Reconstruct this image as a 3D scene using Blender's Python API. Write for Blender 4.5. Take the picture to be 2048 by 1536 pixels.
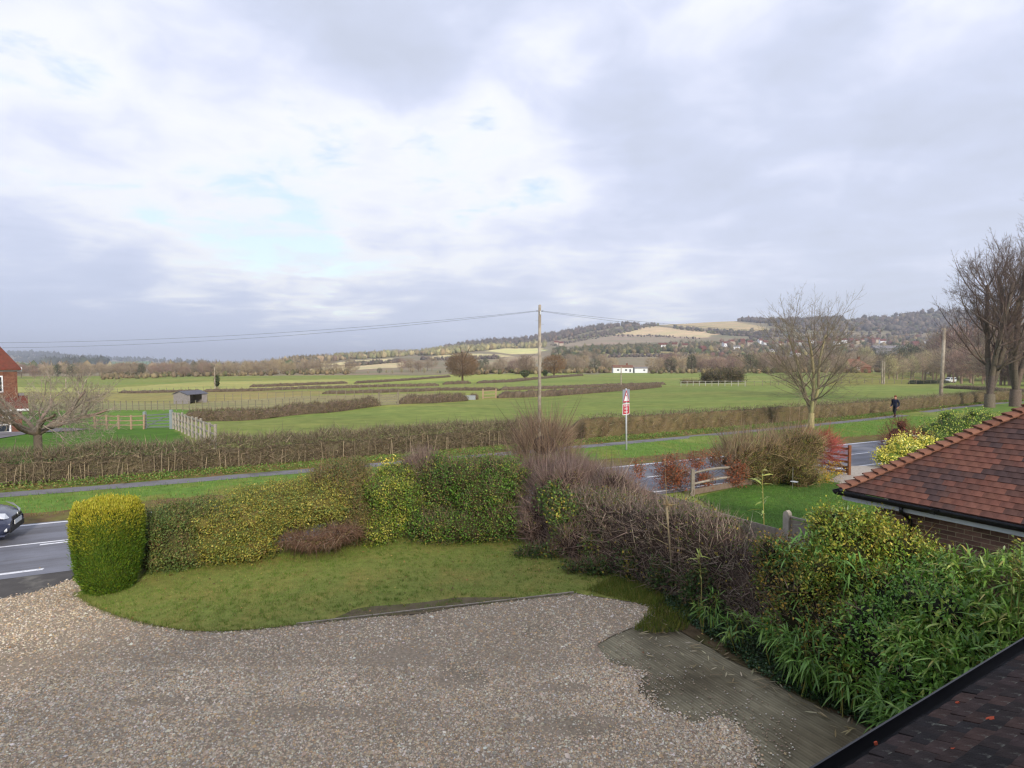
import bpy, math, random
import numpy as np
from mathutils import Vector

# ------------------------------------------------------------------ camera, sky, sun, exposure
SC = bpy.context.scene
for o in list(bpy.data.objects):
    bpy.data.objects.remove(o)
F, CX, CY, HOR, CAMZ = 1140.0, 1024.0, 768.0, 722.0, 4.7
PITCH = math.atan((CY - HOR) / F)
cam = bpy.data.cameras.new("camera")
cam.sensor_width = 36.0
cam.lens = F / 2048 * 36.0
cam.clip_start, cam.clip_end = 0.05, 30000
cam_o = bpy.data.objects.new("camera", cam)
cam_o.location = (0, 0, CAMZ)
cam_o.rotation_euler = (math.pi / 2 - PITCH, 0, 0)
SC.collection.objects.link(cam_o)
SC.camera = cam_o

SUN_EL, SUN_AZ = math.radians(24), math.radians(158)      # azimuth from +Y (view direction) clockwise: behind the camera, to the right
sun_dir = Vector((math.sin(SUN_AZ) * math.cos(SUN_EL), math.cos(SUN_AZ) * math.cos(SUN_EL), math.sin(SUN_EL)))
sl = bpy.data.lights.new("sun", 'SUN')
sl.energy, sl.angle, sl.color = 3.9, math.radians(5), (1.0, 0.90, 0.76)
so = bpy.data.objects.new("sun", sl)
so.rotation_euler = (-sun_dir).to_track_quat('-Z', 'Y').to_euler()
so.location = (20, -40, 40)
SC.collection.objects.link(so)

SC.view_settings.view_transform = 'Standard'
SC.view_settings.look = 'None'
SC.view_settings.exposure = 0.0
SC.view_settings.gamma = 1.0
SC.view_settings.use_curve_mapping = False
SC.render.engine = 'CYCLES'
SC.cycles.max_bounces = 6
SC.cycles.diffuse_bounces = 3
SC.cycles.glossy_bounces = 2
SC.cycles.transmission_bounces = 3
SC.cycles.volume_bounces = 0
SC.cycles.transparent_max_bounces = 6
SC.cycles.caustics_reflective = False
SC.cycles.caustics_refractive = False
SC.cycles.use_denoising = True
SC.cycles.denoiser = 'OPENIMAGEDENOISE'
SC.cycles.denoising_input_passes = 'RGB_ALBEDO_NORMAL'
SC.cycles.denoising_prefilter = 'ACCURATE'
SC.cycles.filter_width = 1.3

def ray(px, py):
    a, b = (px - CX) / F, (CY - py) / F
    cp, sp = math.cos(PITCH), math.sin(PITCH)
    return (a, cp + b * sp, -sp + b * cp)

def world_sky():
    w = bpy.data.worlds.new("World")
    SC.world = w
    w.use_nodes = True
    w.cycles.sampling_method = 'MANUAL'
    w.cycles.sample_map_resolution = 256
    nt = w.node_tree
    nt.nodes.clear()
    N, Lk = nt.nodes, nt.links
    def put(sock, v):
        if isinstance(v, (int, float)):
            sock.default_value = v
        elif isinstance(v, tuple):
            sock.default_value = v
        else:
            Lk.new(v, sock)
    def M(op, a, b=0.0, c=0.0, clamp=False):
        n = N.new("ShaderNodeMath"); n.operation = op; n.use_clamp = clamp
        put(n.inputs[0], a); put(n.inputs[1], b); put(n.inputs[2], c)
        return n.outputs[0]
    def VM(op, a, b=(0, 0, 0)):
        n = N.new("ShaderNodeVectorMath"); n.operation = op
        put(n.inputs[0], a); put(n.inputs[1], b)
        return n.outputs["Value"] if op in ('DOT_PRODUCT', 'LENGTH') else n.outputs[0]
    def MIX(f, a, b, mode='MIX'):
        n = N.new("ShaderNodeMix"); n.data_type = 'RGBA'; n.blend_type = mode
        put(n.inputs[0], f); put(n.inputs[6], a); put(n.inputs[7], b)
        return n.outputs[2]
    def SS(x, lo, hi):
        n = N.new("ShaderNodeMapRange"); n.interpolation_type = 'SMOOTHSTEP'
        put(n.inputs[0], x); n.inputs[1].default_value = lo; n.inputs[2].default_value = hi
        return n.outputs[0]
    tc = N.new("ShaderNodeTexCoord").outputs["Generated"]
    dirn = VM('NORMALIZE', tc)
    sep = N.new("ShaderNodeSeparateXYZ"); Lk.new(dirn, sep.inputs[0])
    zz = M('MAXIMUM', sep.outputs[2], 0.0)
    den = M('ADD', zz, 0.10)
    px = M('DIVIDE', sep.outputs[0], den); py = M('DIVIDE', sep.outputs[1], den)
    comb = N.new("ShaderNodeCombineXYZ")
    Lk.new(px, comb.inputs[0]); Lk.new(py, comb.inputs[1]); comb.inputs[2].default_value = 3.7
    def noise(vec, scale, detail, rough, off=(0, 0, 0), stretch=(1, 1, 1), dist=0.0):
        mp = N.new("ShaderNodeMapping"); Lk.new(vec, mp.inputs[0])
        mp.inputs["Location"].default_value = off; mp.inputs["Scale"].default_value = stretch
        n = N.new("ShaderNodeTexNoise"); Lk.new(mp.outputs[0], n.inputs["Vector"])
        n.inputs["Scale"].default_value = scale; n.inputs["Detail"].default_value = detail
        n.inputs["Roughness"].default_value = rough; n.inputs["Distortion"].default_value = dist
        return n.outputs["Fac"]
    n1 = noise(comb.outputs[0], 0.75, 5, 0.5, (1.3, 4.1, 0), (1, 1, 1), 0.5)
    n2 = noise(comb.outputs[0], 2.0, 4, 0.50, (7.3, 0.4, 0), (1, 1.1, 1), 0.4)
    n3 = noise(dirn, 2.6, 4, 0.48, (3.1, 0.9, 5.2), (1, 1, 1.8), 0.5)
    n4 = noise(dirn, 6.5, 4, 0.50, (0.4, 8.1, 1.2), (1, 1, 1.8), 0.4)
    t = M('MULTIPLY', M('SUBTRACT', n1, 0.5), 0.28)
    t = M('ADD', t, M('MULTIPLY', M('SUBTRACT', n2, 0.5), 0.55))
    t = M('ADD', t, M('MULTIPLY', M('SUBTRACT', n3, 0.5), 0.40))
    t = M('ADD', t, M('MULTIPLY', M('SUBTRACT', n4, 0.5), 0.60))
    t = M('ADD', t, 0.465)
    # the cloud deck of the photograph: thin bright gaps and thick grey banks, each a soft region of the sky
    banks = [  # pixel x, y, angular radius (deg), amount (+ thick grey, - thin bright)
        (230, 200, 12, -.08), (455, 330, 9, -.11), (680, 420, 9, -.26), (965, 370, 7, -.22), (1045, 245, 7, -.15),
        (1275, 95, 8, -.14), (60, 90, 14, -.13), (510, 530, 7, -.15), (690, 320, 5, -.10), (1240, 560, 9, -.10),
        (180, 520, 15, .13), (640, 240, 10, .13), (930, 120, 13, .10), (1320, 230, 7, .08), (330, 400, 6, .06),
        (1620, 330, 16, .10), (1830, 480, 13, .10), (1250, 430, 12, .08), (830, 580, 10, .08), (60, 640, 12, 0.0), (1480, 540, 9, -.08), (1560, 130, 9, -.07), (1900, 250, 9, -.06)]
    for (bx, by, rad, amt) in banks:
        d = Vector(ray(bx, by)).normalized()
        dt = VM('DOT_PRODUCT', dirn, (d.x, d.y, d.z))
        f2 = SS(dt, math.cos(math.radians(rad * 1.55)), 1.0)
        t = M('ADD', t, M('MULTIPLY', f2, amt))
    t = M('ADD', M('MULTIPLY', M('SUBTRACT', t, 0.45), 1.30), 0.474)
    # colour of the deck by thickness
    cr = N.new("ShaderNodeValToRGB"); Lk.new(t, cr.inputs[0])
    el = cr.color_ramp.elements
    stops = [(0.0, (.88, .98, 1.06)), (.24, (.985, 1.01, 1.06)), (.36, (.92, .955, 1.06)), (.50, (.79, .84, 1.02)), (.66, (.69, .75, .935)), (.92, (.63, .685, .835))]
    el[0].position, el[0].color = stops[0][0], (*stops[0][1], 1)
    el[1].position, el[1].color = stops[-1][0], (*stops[-1][1], 1)
    for p, c in stops[1:-1]:
        e = el.new(p); e.color = (*c, 1)
    cloud = cr.outputs[0]
    # lower sky: denser, bluer deck towards the horizon, more so in the west (left)
    low = M('SUBTRACT', 1.0, SS(sep.outputs[2], 0.0, 0.30))
    west = SS(sep.outputs[0], 0.40, -0.55)
    lowcol = MIX(west, (.73, .785, .89, 1), (.60, .675, .865, 1))
    lowamt = M('MULTIPLY', low, MIXF(N, Lk, west, 0.55, 0.95))
    lowamt = M('MULTIPLY', lowamt, SS(t, 0.12, 0.50))
    cloud = MIX(lowamt, cloud, lowcol)
    sky = N.new("ShaderNodeTexSky"); sky.sky_type = 'NISHITA'; sky.sun_disc = False
    sky.sun_elevation = SUN_EL; sky.sun_rotation = SUN_AZ
    sky.air_density = 1.0; sky.dust_density = 1.5
    blue = MIX(1.0, sky.outputs[0], (2.3, 2.2, 2.05, 1), 'MULTIPLY')
    n5 = noise(comb.outputs[0], 3.4, 6, 0.6, (2.3, 9.4, 0), (1, 1.1, 1), 0.5)
    cover = SS(M('ADD', t, M('MULTIPLY', M('SUBTRACT', n5, 0.5), 1.1)), -0.30, 0.22)
    cover = M('MAXIMUM', cover, 0.55)
    cl10 = MIX(1.0, cloud, (10, 10, 10, 1), 'MULTIPLY')
    out = MIX(cover, blue, cl10)
    bg = N.new("ShaderNodeBackground"); Lk.new(out, bg.inputs[0]); bg.inputs[1].default_value = 0.1
    wo = N.new("ShaderNodeOutputWorld"); Lk.new(bg.outputs[0], wo.inputs[0])

def MIXF(N, Lk, f, a, b):
    n = N.new("ShaderNodeMix"); n.data_type = 'FLOAT'
    Lk.new(f, n.inputs[0]); n.inputs[2].default_value = a; n.inputs[3].default_value = b
    return n.outputs[0]

world_sky()

# ------------------------------------------------------------------ helpers
RNG = np.random.default_rng(7)
random.seed(7)
COL = SC.collection

def lin(h):
    h = h.lstrip('#')
    c = [int(h[i:i + 2], 16) / 255 for i in (0, 2, 4)]
    return tuple(x / 12.92 if x <= .04045 else ((x + .055) / 1.055) ** 2.4 for x in c)

def G(px, py, z=0.0):
    d = ray(px, py)
    k = (z - CAMZ) / d[2]
    return np.array((d[0] * k, d[1] * k, z))

def AT(px, py, Y):
    d = ray(px, py)
    k = Y / d[1]
    return np.array((d[0] * k, Y, CAMZ + d[2] * k))

def project(P):
    cp, sp = math.cos(PITCH), math.sin(PITCH)
    z = P[:, 2] - CAMZ
    f = np.maximum(P[:, 1] * cp - z * sp, 1e-3)
    u = P[:, 1] * sp + z * cp
    return CX + F * P[:, 0] / f, CY - F * u / f

LOCS = {}
def thing(name, label, cat, loc=(0, 0, 0), group=None, rz=0.0):
    o = bpy.data.objects.new(name, None)
    o.empty_display_size = 0.2
    COL.objects.link(o)
    o.location = tuple(float(x) for x in loc); o.rotation_euler = (0, 0, rz)
    o["label"] = label; o["category"] = cat
    if group: o["group"] = group
    LOCS[o.name] = np.array(loc, float)
    return o

def tag(o, label, cat=None, group=None, kind=None):
    if label: o["label"] = label
    if cat: o["category"] = cat
    if group: o["group"] = group
    if kind: o["kind"] = kind
    return o

def link(name, me, parent=None, loc=None, rot=None, kind=None):
    o = bpy.data.objects.new(name, me)
    COL.objects.link(o)
    if parent is not None: o.parent = parent
    if loc is not None: o.location = tuple(float(x) for x in loc)
    if rot is not None: o.rotation_euler = rot
    if kind: o["kind"] = kind
    return o

def mesh_np(name, V, Fs, C=None, mat=None, smooth=False, mats=None, mi=None):
    """V (n,3); Fs list of int arrays (k,3)/(k,4); C per-vertex colour."""
    V = np.asarray(V, np.float32)
    if not isinstance(Fs, list): Fs = [Fs]
    Fs = [np.asarray(f, np.int32) for f in Fs if len(f)]
    me = bpy.data.meshes.new(name)
    me.vertices.add(len(V)); me.vertices.foreach_set("co", V.ravel())
    loops = np.concatenate([f.ravel() for f in Fs])
    tot = np.concatenate([np.full(len(f), f.shape[1], np.int32) for f in Fs])
    st = np.concatenate([[0], np.cumsum(tot)[:-1]]).astype(np.int32)
    me.loops.add(len(loops)); me.loops.foreach_set("vertex_index", loops)
    me.polygons.add(len(tot)); me.polygons.foreach_set("loop_start", st)
    try: me.polygons.foreach_set("loop_total", tot)
    except Exception: pass
    if C is not None:
        C = np.asarray(C, np.float32)
        if C.shape[1] == 3: C = np.concatenate([C, np.ones((len(C), 1), np.float32)], 1)
        at = me.color_attributes.new("Col", 'FLOAT_COLOR', 'POINT')
        at.data.foreach_set("color", C.ravel())
    me.update(calc_edges=True)
    if smooth: me.polygons.foreach_set("use_smooth", np.ones(len(tot), bool))
    for m in (mats or ([mat] if mat else [])): me.materials.append(m)
    if mi is not None: me.polygons.foreach_set("material_index", np.asarray(mi, np.int32))
    me.validate()
    return me

class MB:
    """Collects verts and faces; may hold boxes, prisms, tubes."""
    def __init__(s): s.v, s.f, s.c, s.m = [], [], [], []
    def add(s, V, Fc, col=None, m=0):
        b = len(s.v)
        s.v += [tuple(map(float, p)) for p in V]
        for f in Fc: s.f.append(tuple(i + b for i in f)); s.m.append(m)
        s.c += [col or (1, 1, 1)] * len(V)
        return s
    def box(s, c, h, ax=None, col=None, m=0):
        """centre, half sizes, axes (3 vectors)"""
        ax = ax or ((1, 0, 0), (0, 1, 0), (0, 0, 1))
        c = np.array(c, float); A = [np.array(a, float) * k for a, k in zip(ax, h)]
        V = [c + sx * A[0] + sy * A[1] + sz * A[2] for sx in (-1, 1) for sy in (-1, 1) for sz in (-1, 1)]
        return s.add(V, [(0, 1, 3, 2), (4, 6, 7, 5), (0, 4, 5, 1), (2, 3, 7, 6), (0, 2, 6, 4), (1, 5, 7, 3)], col, m)
    def beam(s, p, q, w, h, col=None, m=0, up=(0, 0, 1)):
        p, q = np.array(p, float), np.array(q, float)
        d = q - p; L = np.linalg.norm(d); d /= L
        u = np.array(up, float); sd = np.cross(d, u); sd /= np.linalg.norm(sd); u = np.cross(sd, d)
        return s.box((p + q) / 2, (L / 2, w / 2, h / 2), (d, sd, u), col, m)
    def tube(s, pts, rad, n=8, col=None, cap=True, m=0):
        pts = [np.array(p, float) for p in pts]
        if isinstance(rad, (int, float)): rad = [rad] * len(pts)
        V, prev = [], None
        for i, p in enumerate(pts):
            d = pts[min(i + 1, len(pts) - 1)] - pts[max(i - 1, 0)]; d /= (np.linalg.norm(d) + 1e-9)
            a = np.array((0, 0, 1.0)) if abs(d[2]) < .9 else np.array((1.0, 0, 0))
            if prev is not None: a = prev
            x = np.cross(a, d); x /= (np.linalg.norm(x) + 1e-9); y = np.cross(d, x); prev = y
            V += [p + rad[i] * (math.cos(t) * x + math.sin(t) * y) for t in np.linspace(0, 2 * math.pi, n, endpoint=False)]
        Fc = []
        for i in range(len(pts) - 1):
            for j in range(n):
                k = (j + 1) % n
                Fc.append((i * n + j, i * n + k, (i + 1) * n + k, (i + 1) * n + j))
        if cap: Fc += [tuple(range(n - 1, -1, -1)), tuple((len(pts) - 1) * n + j for j in range(n))]
        return s.add(V, Fc, col, m)
    def build(s, name, mat=None, parent=None, loc=None, smooth=False, kind=None, mats=None, label=None, bevel=0):
        V = np.array(s.v, float)
        if parent is not None and loc is None:
            r = parent
            while r.parent is not None: r = r.parent
            if r.name in LOCS: V = V - LOCS[r.name]
        me = bpy.data.meshes.new(name)
        me.from_pydata([tuple(p) for p in V], [], s.f)
        for m in (mats or ([mat] if mat else [])): me.materials.append(m)
        if mats: me.polygons.foreach_set("material_index", np.array(s.m, np.int32))
        at = me.color_attributes.new("Col", 'FLOAT_COLOR', 'POINT')
        at.data.foreach_set("color", np.array([(*c, 1) for c in s.c], np.float32).ravel())
        if smooth: me.polygons.foreach_set("use_smooth", np.ones(len(s.f), bool))
        me.update()
        o = link(name, me, parent, loc, kind=kind)
        if label: o["label"] = label
        if bevel:
            b = o.modifiers.new("bevel", 'BEVEL'); b.width = bevel; b.segments = 2; b.limit_method = 'ANGLE'
        return o

def copy_tree(o, parent=None):
    c = o.copy(); COL.objects.link(c); c.parent = parent
    if o.name in LOCS: LOCS[c.name] = LOCS[o.name]
    for ch in list(o.children): copy_tree(ch, c)
    return c

# ------------------------------------------------------------------ materials
MATS = {}
def mat(name, col=(.5, .5, .5), rough=.8, spec=.3, var=.25, scale=3.0, bump=0.0, bscale=None, attr=False, trans=0.0, metal=0.0,
        col2=None, patch=None, rnd=0.0, coords='Object', coat=0.0, detail=6):
    """procedural Principled: base colour (or vertex colour) times fractal noise, optional second colour in patches, bump"""
    if name in MATS: return MATS[name]
    m = bpy.data.materials.new(name); m.use_nodes = True
    nt = m.node_tree; N, Lk = nt.nodes, nt.links
    p = N["Principled BSDF"]; out = N["Material Output"]
    p.inputs["Roughness"].default_value = rough
    p.inputs["Specular IOR Level"].default_value = spec
    p.inputs["Metallic"].default_value = metal
    if coat: p.inputs["Coat Weight"].default_value = coat
    tc = N.new("ShaderNodeTexCoord").outputs[coords] if coords != 'World' else N.new("ShaderNodeNewGeometry").outputs["Position"]
    def mixc(f, a, b, mode='MIX'):
        n = N.new("ShaderNodeMix"); n.data_type = 'RGBA'; n.blend_type = mode
        for s, v in ((n.inputs[0], f), (n.inputs[6], a), (n.inputs[7], b)):
            if isinstance(v, (int, float)): s.default_value = v
            elif isinstance(v, tuple): s.default_value = (*v, 1) if len(v) == 3 else v
            else: Lk.new(v, s)
        return n.outputs[2]
    def noise(sc, det=detail, rg=.6):
        n = N.new("ShaderNodeTexNoise"); Lk.new(tc, n.inputs["Vector"])
        n.inputs["Scale"].default_value = sc; n.inputs["Detail"].default_value = det; n.inputs["Roughness"].default_value = rg
        return n.outputs["Fac"]
    def ramp(f, lo, hi, a=0.0, b=1.0):
        n = N.new("ShaderNodeMapRange"); Lk.new(f, n.inputs[0])
        n.inputs[1].default_value, n.inputs[2].default_value, n.inputs[3].default_value, n.inputs[4].default_value = lo, hi, a, b
        n.clamp = True
        return n.outputs[0]
    if attr:
        a = N.new("ShaderNodeVertexColor"); a.layer_name = "Col"; c = a.outputs[0]
        if attr == 'tint': c = mixc(1.0, c, tuple(col), 'MULTIPLY')
    else:
        r = N.new("ShaderNodeRGB"); r.outputs[0].default_value = (*col, 1); c = r.outputs[0]
    if col2 is not None:
        sc, lo, hi = patch or (1.0, .45, .6)
        c = mixc(ramp(noise(sc), lo, hi), c, tuple(col2))
    if rnd:
        oi = N.new("ShaderNodeObjectInfo")
        g = ramp(oi.outputs["Random"], 0, 1, 1 - rnd, 1 + rnd)
        cb = N.new("ShaderNodeCombineColor")
        for i in range(3): Lk.new(g, cb.inputs[i])
        c = mixc(1.0, c, cb.outputs[0], 'MULTIPLY')
    if var:
        g = ramp(noise(scale), .25, .75, 1 - var, 1 + var)
        cb = N.new("ShaderNodeCombineColor")
        for i in range(3): Lk.new(g, cb.inputs[i])
        c = mixc(1.0, c, cb.outputs[0], 'MULTIPLY')
    Lk.new(c, p.inputs["Base Color"])
    if bump:
        b = N.new("ShaderNodeBump"); b.inputs["Strength"].default_value = min(1, bump); b.inputs["Distance"].default_value = .02 * max(1, bump)
        Lk.new(noise(bscale or scale * 6), b.inputs["Height"]); Lk.new(b.outputs[0], p.inputs["Normal"])
    if trans:
        tr = N.new("ShaderNodeBsdfTranslucent"); Lk.new(c, tr.inputs[0])
        mx = N.new("ShaderNodeMixShader"); mx.inputs[0].default_value = trans
        Lk.new(p.outputs[0], mx.inputs[1]); Lk.new(tr.outputs[0], mx.inputs[2]); Lk.new(mx.outputs[0], out.inputs[0])
    MATS[name] = m
    return m

LEAF = mat("leaf", attr=True, rough=.5, spec=.35, var=0, trans=.22)
GLOSSY_LEAF = mat("glossy_leaf", attr=True, rough=.38, spec=.4, var=0, trans=.18)
TWIG = mat("twig", attr=True, rough=.85, spec=.15, var=0)
BARK = mat("bark", attr=True, rough=.9, spec=.15, var=.35, scale=7, bump=.6, bscale=30)
GRASSB = mat("grass_blade", attr=True, rough=.6, spec=.2, var=0, trans=.25)

# ------------------------------------------------------------------ plant geometry
def unit(v):
    return v / (np.linalg.norm(v, axis=-1, keepdims=True) + 1e-9)

def rvec(n):
    return unit(RNG.normal(size=(n, 3)))

def pick(n, cols, jit=.22):
    """n colours drawn from [(hex, weight), ...] with brightness jitter"""
    w = np.array([c[1] for c in cols], float); w /= w.sum()
    L = np.array([lin(c[0]) for c in cols])
    C = L[RNG.choice(len(cols), n, p=w)]
    return C * (1 + RNG.uniform(-jit, jit, (n, 1))) * (1 + RNG.uniform(-.06, .06, (n, 3)))

def spikes(P, D, Ln, R, C):
    """three-sided tapering twigs"""
    n = len(P); D = unit(D)
    a = np.where(np.abs(D[:, 2:3]) < .9, np.array([[0, 0, 1.]]), np.array([[1., 0, 0]]))
    x = unit(np.cross(a, D)); y = np.cross(D, x)
    R = np.broadcast_to(np.asarray(R, float), (n,))[:, None]; Ln = np.broadcast_to(np.asarray(Ln, float), (n,))[:, None]
    ring = [P + R * (math.cos(t) * x + math.sin(t) * y) for t in (0, 2.094, 4.189)]
    V = np.stack(ring + [P + D * Ln], 1).reshape(-1, 3)
    b = (np.arange(n) * 4)[:, None]
    Fc = np.concatenate([b + np.array([[0, 1, 3]]), b + np.array([[1, 2, 3]]), b + np.array([[2, 0, 3]])])
    return V, Fc, np.repeat(C, 4, 0)

def tubes(P0, P1, R0, R1, C, sides=3):
    n = len(P0); D = unit(P1 - P0)
    a = np.where(np.abs(D[:, 2:3]) < .9, np.array([[0, 0, 1.]]), np.array([[1., 0, 0]]))
    x = unit(np.cross(a, D)); y = np.cross(D, x)
    R0 = np.asarray(R0)[:, None]; R1 = np.asarray(R1)[:, None]
    ts = np.linspace(0, 2 * math.pi, sides, endpoint=False)
    A = [P0 + R0 * (math.cos(t) * x + math.sin(t) * y) for t in ts] + [P1 + R1 * (math.cos(t) * x + math.sin(t) * y) for t in ts]
    V = np.stack(A, 1).reshape(-1, 3)
    b = (np.arange(n) * 2 * sides)[:, None]
    Fc = np.concatenate([b + np.array([[j, (j + 1) % sides, sides + (j + 1) % sides, sides + j]]) for j in range(sides)])
    return V, Fc, np.repeat(C, 2 * sides, 0)

def leaves(P, D, Nn, Ln, W, C, fold=.25):
    """folded diamond leaves: base P, along D, facing Nn"""
    n = len(P); D = unit(D); S = unit(np.cross(D, Nn)); U = np.cross(S, D)
    Ln = np.broadcast_to(np.asarray(Ln, float), (n,))[:, None]; W = np.broadcast_to(np.asarray(W, float), (n,))[:, None]
    mid = P + D * Ln * .45
    V = np.stack([P, mid + S * W * .5 + U * W * fold, P + D * Ln - U * W * fold * .6, mid - S * W * .5 + U * W * fold], 1).reshape(-1, 3)
    b = (np.arange(n) * 4)[:, None]
    Fc = np.concatenate([b + np.array([[0, 1, 2]]), b + np.array([[0, 2, 3]])])
    return V, Fc, np.repeat(C, 4, 0)

def blades(P, D, Ln, W, C, droop=.5):
    """long lanceolate drooping leaves (bamboo): 3 segments"""
    n = len(P); D = unit(D)
    up = np.tile(np.array([[0, 0, 1.]]), (n, 1)) + RNG.normal(0, .25, (n, 3))
    S = unit(np.cross(D, up))
    Ln = np.broadcast_to(np.asarray(Ln, float), (n,))[:, None]; W = np.broadcast_to(np.asarray(W, float), (n,))[:, None]
    dr = np.array([[0, 0, -1.]]) * droop
    p1 = P + D * Ln * .3 + dr * Ln * .03; p2 = P + D * Ln * .65 + dr * Ln * .16; p3 = P + D * Ln * .95 + dr * Ln * .42
    V = np.stack([P, p1 + S * W * .5, p1 - S * W * .5, p2 + S * W * .42, p2 - S * W * .42, p3], 1).reshape(-1, 3)
    b = (np.arange(n) * 6)[:, None]
    T = np.concatenate([b + np.array([[0, 1, 2]]), b + np.array([[3, 5, 4]]), b + np.array([[1, 3, 2]]), b + np.array([[2, 3, 4]])])
    return V, T, np.repeat(C, 6, 0)

def join(parts):
    V, Fs, C, b = [], [], [], 0
    for v, f, c in parts:
        V.append(v); Fs.append(f + b); C.append(c); b += len(v)
    return np.concatenate(V), Fs, np.concatenate(C)

def geo(name, parts, m, parent=None, kind=None, label=None, smooth=False):
    V, Fs, C = join(parts)
    if parent is not None and parent.name in LOCS: V = V - LOCS[parent.name]
    o = link(name, mesh_np(name, V, Fs, C, m, smooth), parent, kind=kind)
    if label: o["label"] = label
    return o

def lump(P, s=1.0, seed=0.0):
    """smooth pseudo-noise, about -1..1"""
    x, y, z = P[:, 0] * s + seed, P[:, 1] * s + seed * 1.7, P[:, 2] * s - seed
    return (np.sin(x * 2.1 + 1.3 * np.sin(y * 1.7 + seed)) + np.sin(y * 2.6 + 1.1 * np.sin(z * 2.2)) + np.sin(z * 2.9 + 1.4 * np.sin(x * 1.9)) +
            .6 * np.sin(x * 5.3 + y * 4.1) + .6 * np.sin(y * 6.1 - z * 5.2)) / 3.4

def shell(E, n, lo=.82, hi=1.04, ls=1.6, la=.12, zmin=.02, seed=0.0):
    """points near the surface of a union of ellipsoids; returns points and outward normals"""
    E = np.asarray(E, float)
    area = np.array([(e[3] * e[4] + e[3] * e[5] + e[4] * e[5]) for e in E]); k = RNG.choice(len(E), int(n * 1.9), p=area / area.sum())
    d = rvec(len(k)); r = E[k, 3:6]
    P0 = E[k, :3] + d * r
    s = RNG.uniform(lo, hi, len(k)) * (1 + la * lump(P0, ls, seed))
    P = E[k, :3] + d * r * s[:, None]; Nn = unit(d / r)
    keep = P[:, 2] > zmin
    for j, e in enumerate(E):
        q = (((P - e[:3]) / e[3:6]) ** 2).sum(1)
        keep &= ~((q < .62) & (k != j))
    idx = np.flatnonzero(keep)[:n]
    return P[idx], Nn[idx]

def ico(sub=2):
    import bmesh
    bm = bmesh.new(); bmesh.ops.create_icosphere(bm, subdivisions=sub, radius=1)
    V = np.array([v.co[:] for v in bm.verts]); Fc = np.array([[v.index for v in f.verts] for f in bm.faces]); bm.free()
    return V, Fc
ICO1, ICO2, ICO3 = ico(1), ico(2), ico(3)

def core(E, k, col, seed=0.0, zmin=0.0, sub=ICO2):
    parts = []
    for e in np.asarray(E, float):
        V = e[:3] + sub[0] * e[3:6] * k * (1 + .12 * lump(sub[0] * 2 + e[:3], 1.5, seed))[:, None]
        V[:, 2] = np.maximum(V[:, 2], zmin)
        parts.append((V, sub[1], pick(len(V), [(col, 1)], .25)))
    return parts

def EL(px, py, Y, rx, rz, ry):
    """ellipsoid from its centre pixel, depth, half sizes in pixels (2048 wide photo) and half depth in metres"""
    c = AT(px, py, Y); k = Y / F
    return (*c, rx * k, ry, rz * k)

def pickc(P, cols, sc, seed, jit=.2):
    """colours that cluster in space: the palette is laid over a noise field"""
    w = np.array([c[1] for c in cols], float); w = np.cumsum(w / w.sum())
    order = np.random.default_rng(int(seed * 10) + 3).permutation(len(cols)); w0 = np.array([cols[i][1] for i in order], float); w0 = np.cumsum(w0 / w0.sum())
    f = lump(P, sc, seed) + .6 * lump(P, sc * 2.7, seed + 3) + RNG.normal(0, .75, len(P))
    r = np.argsort(np.argsort(f)) / len(P)
    L = np.array([lin(cols[i][0]) for i in order])
    return L[np.minimum(np.searchsorted(w0, r), len(cols) - 1)] * (1 + RNG.uniform(-jit, jit, (len(P), 1)))

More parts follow.
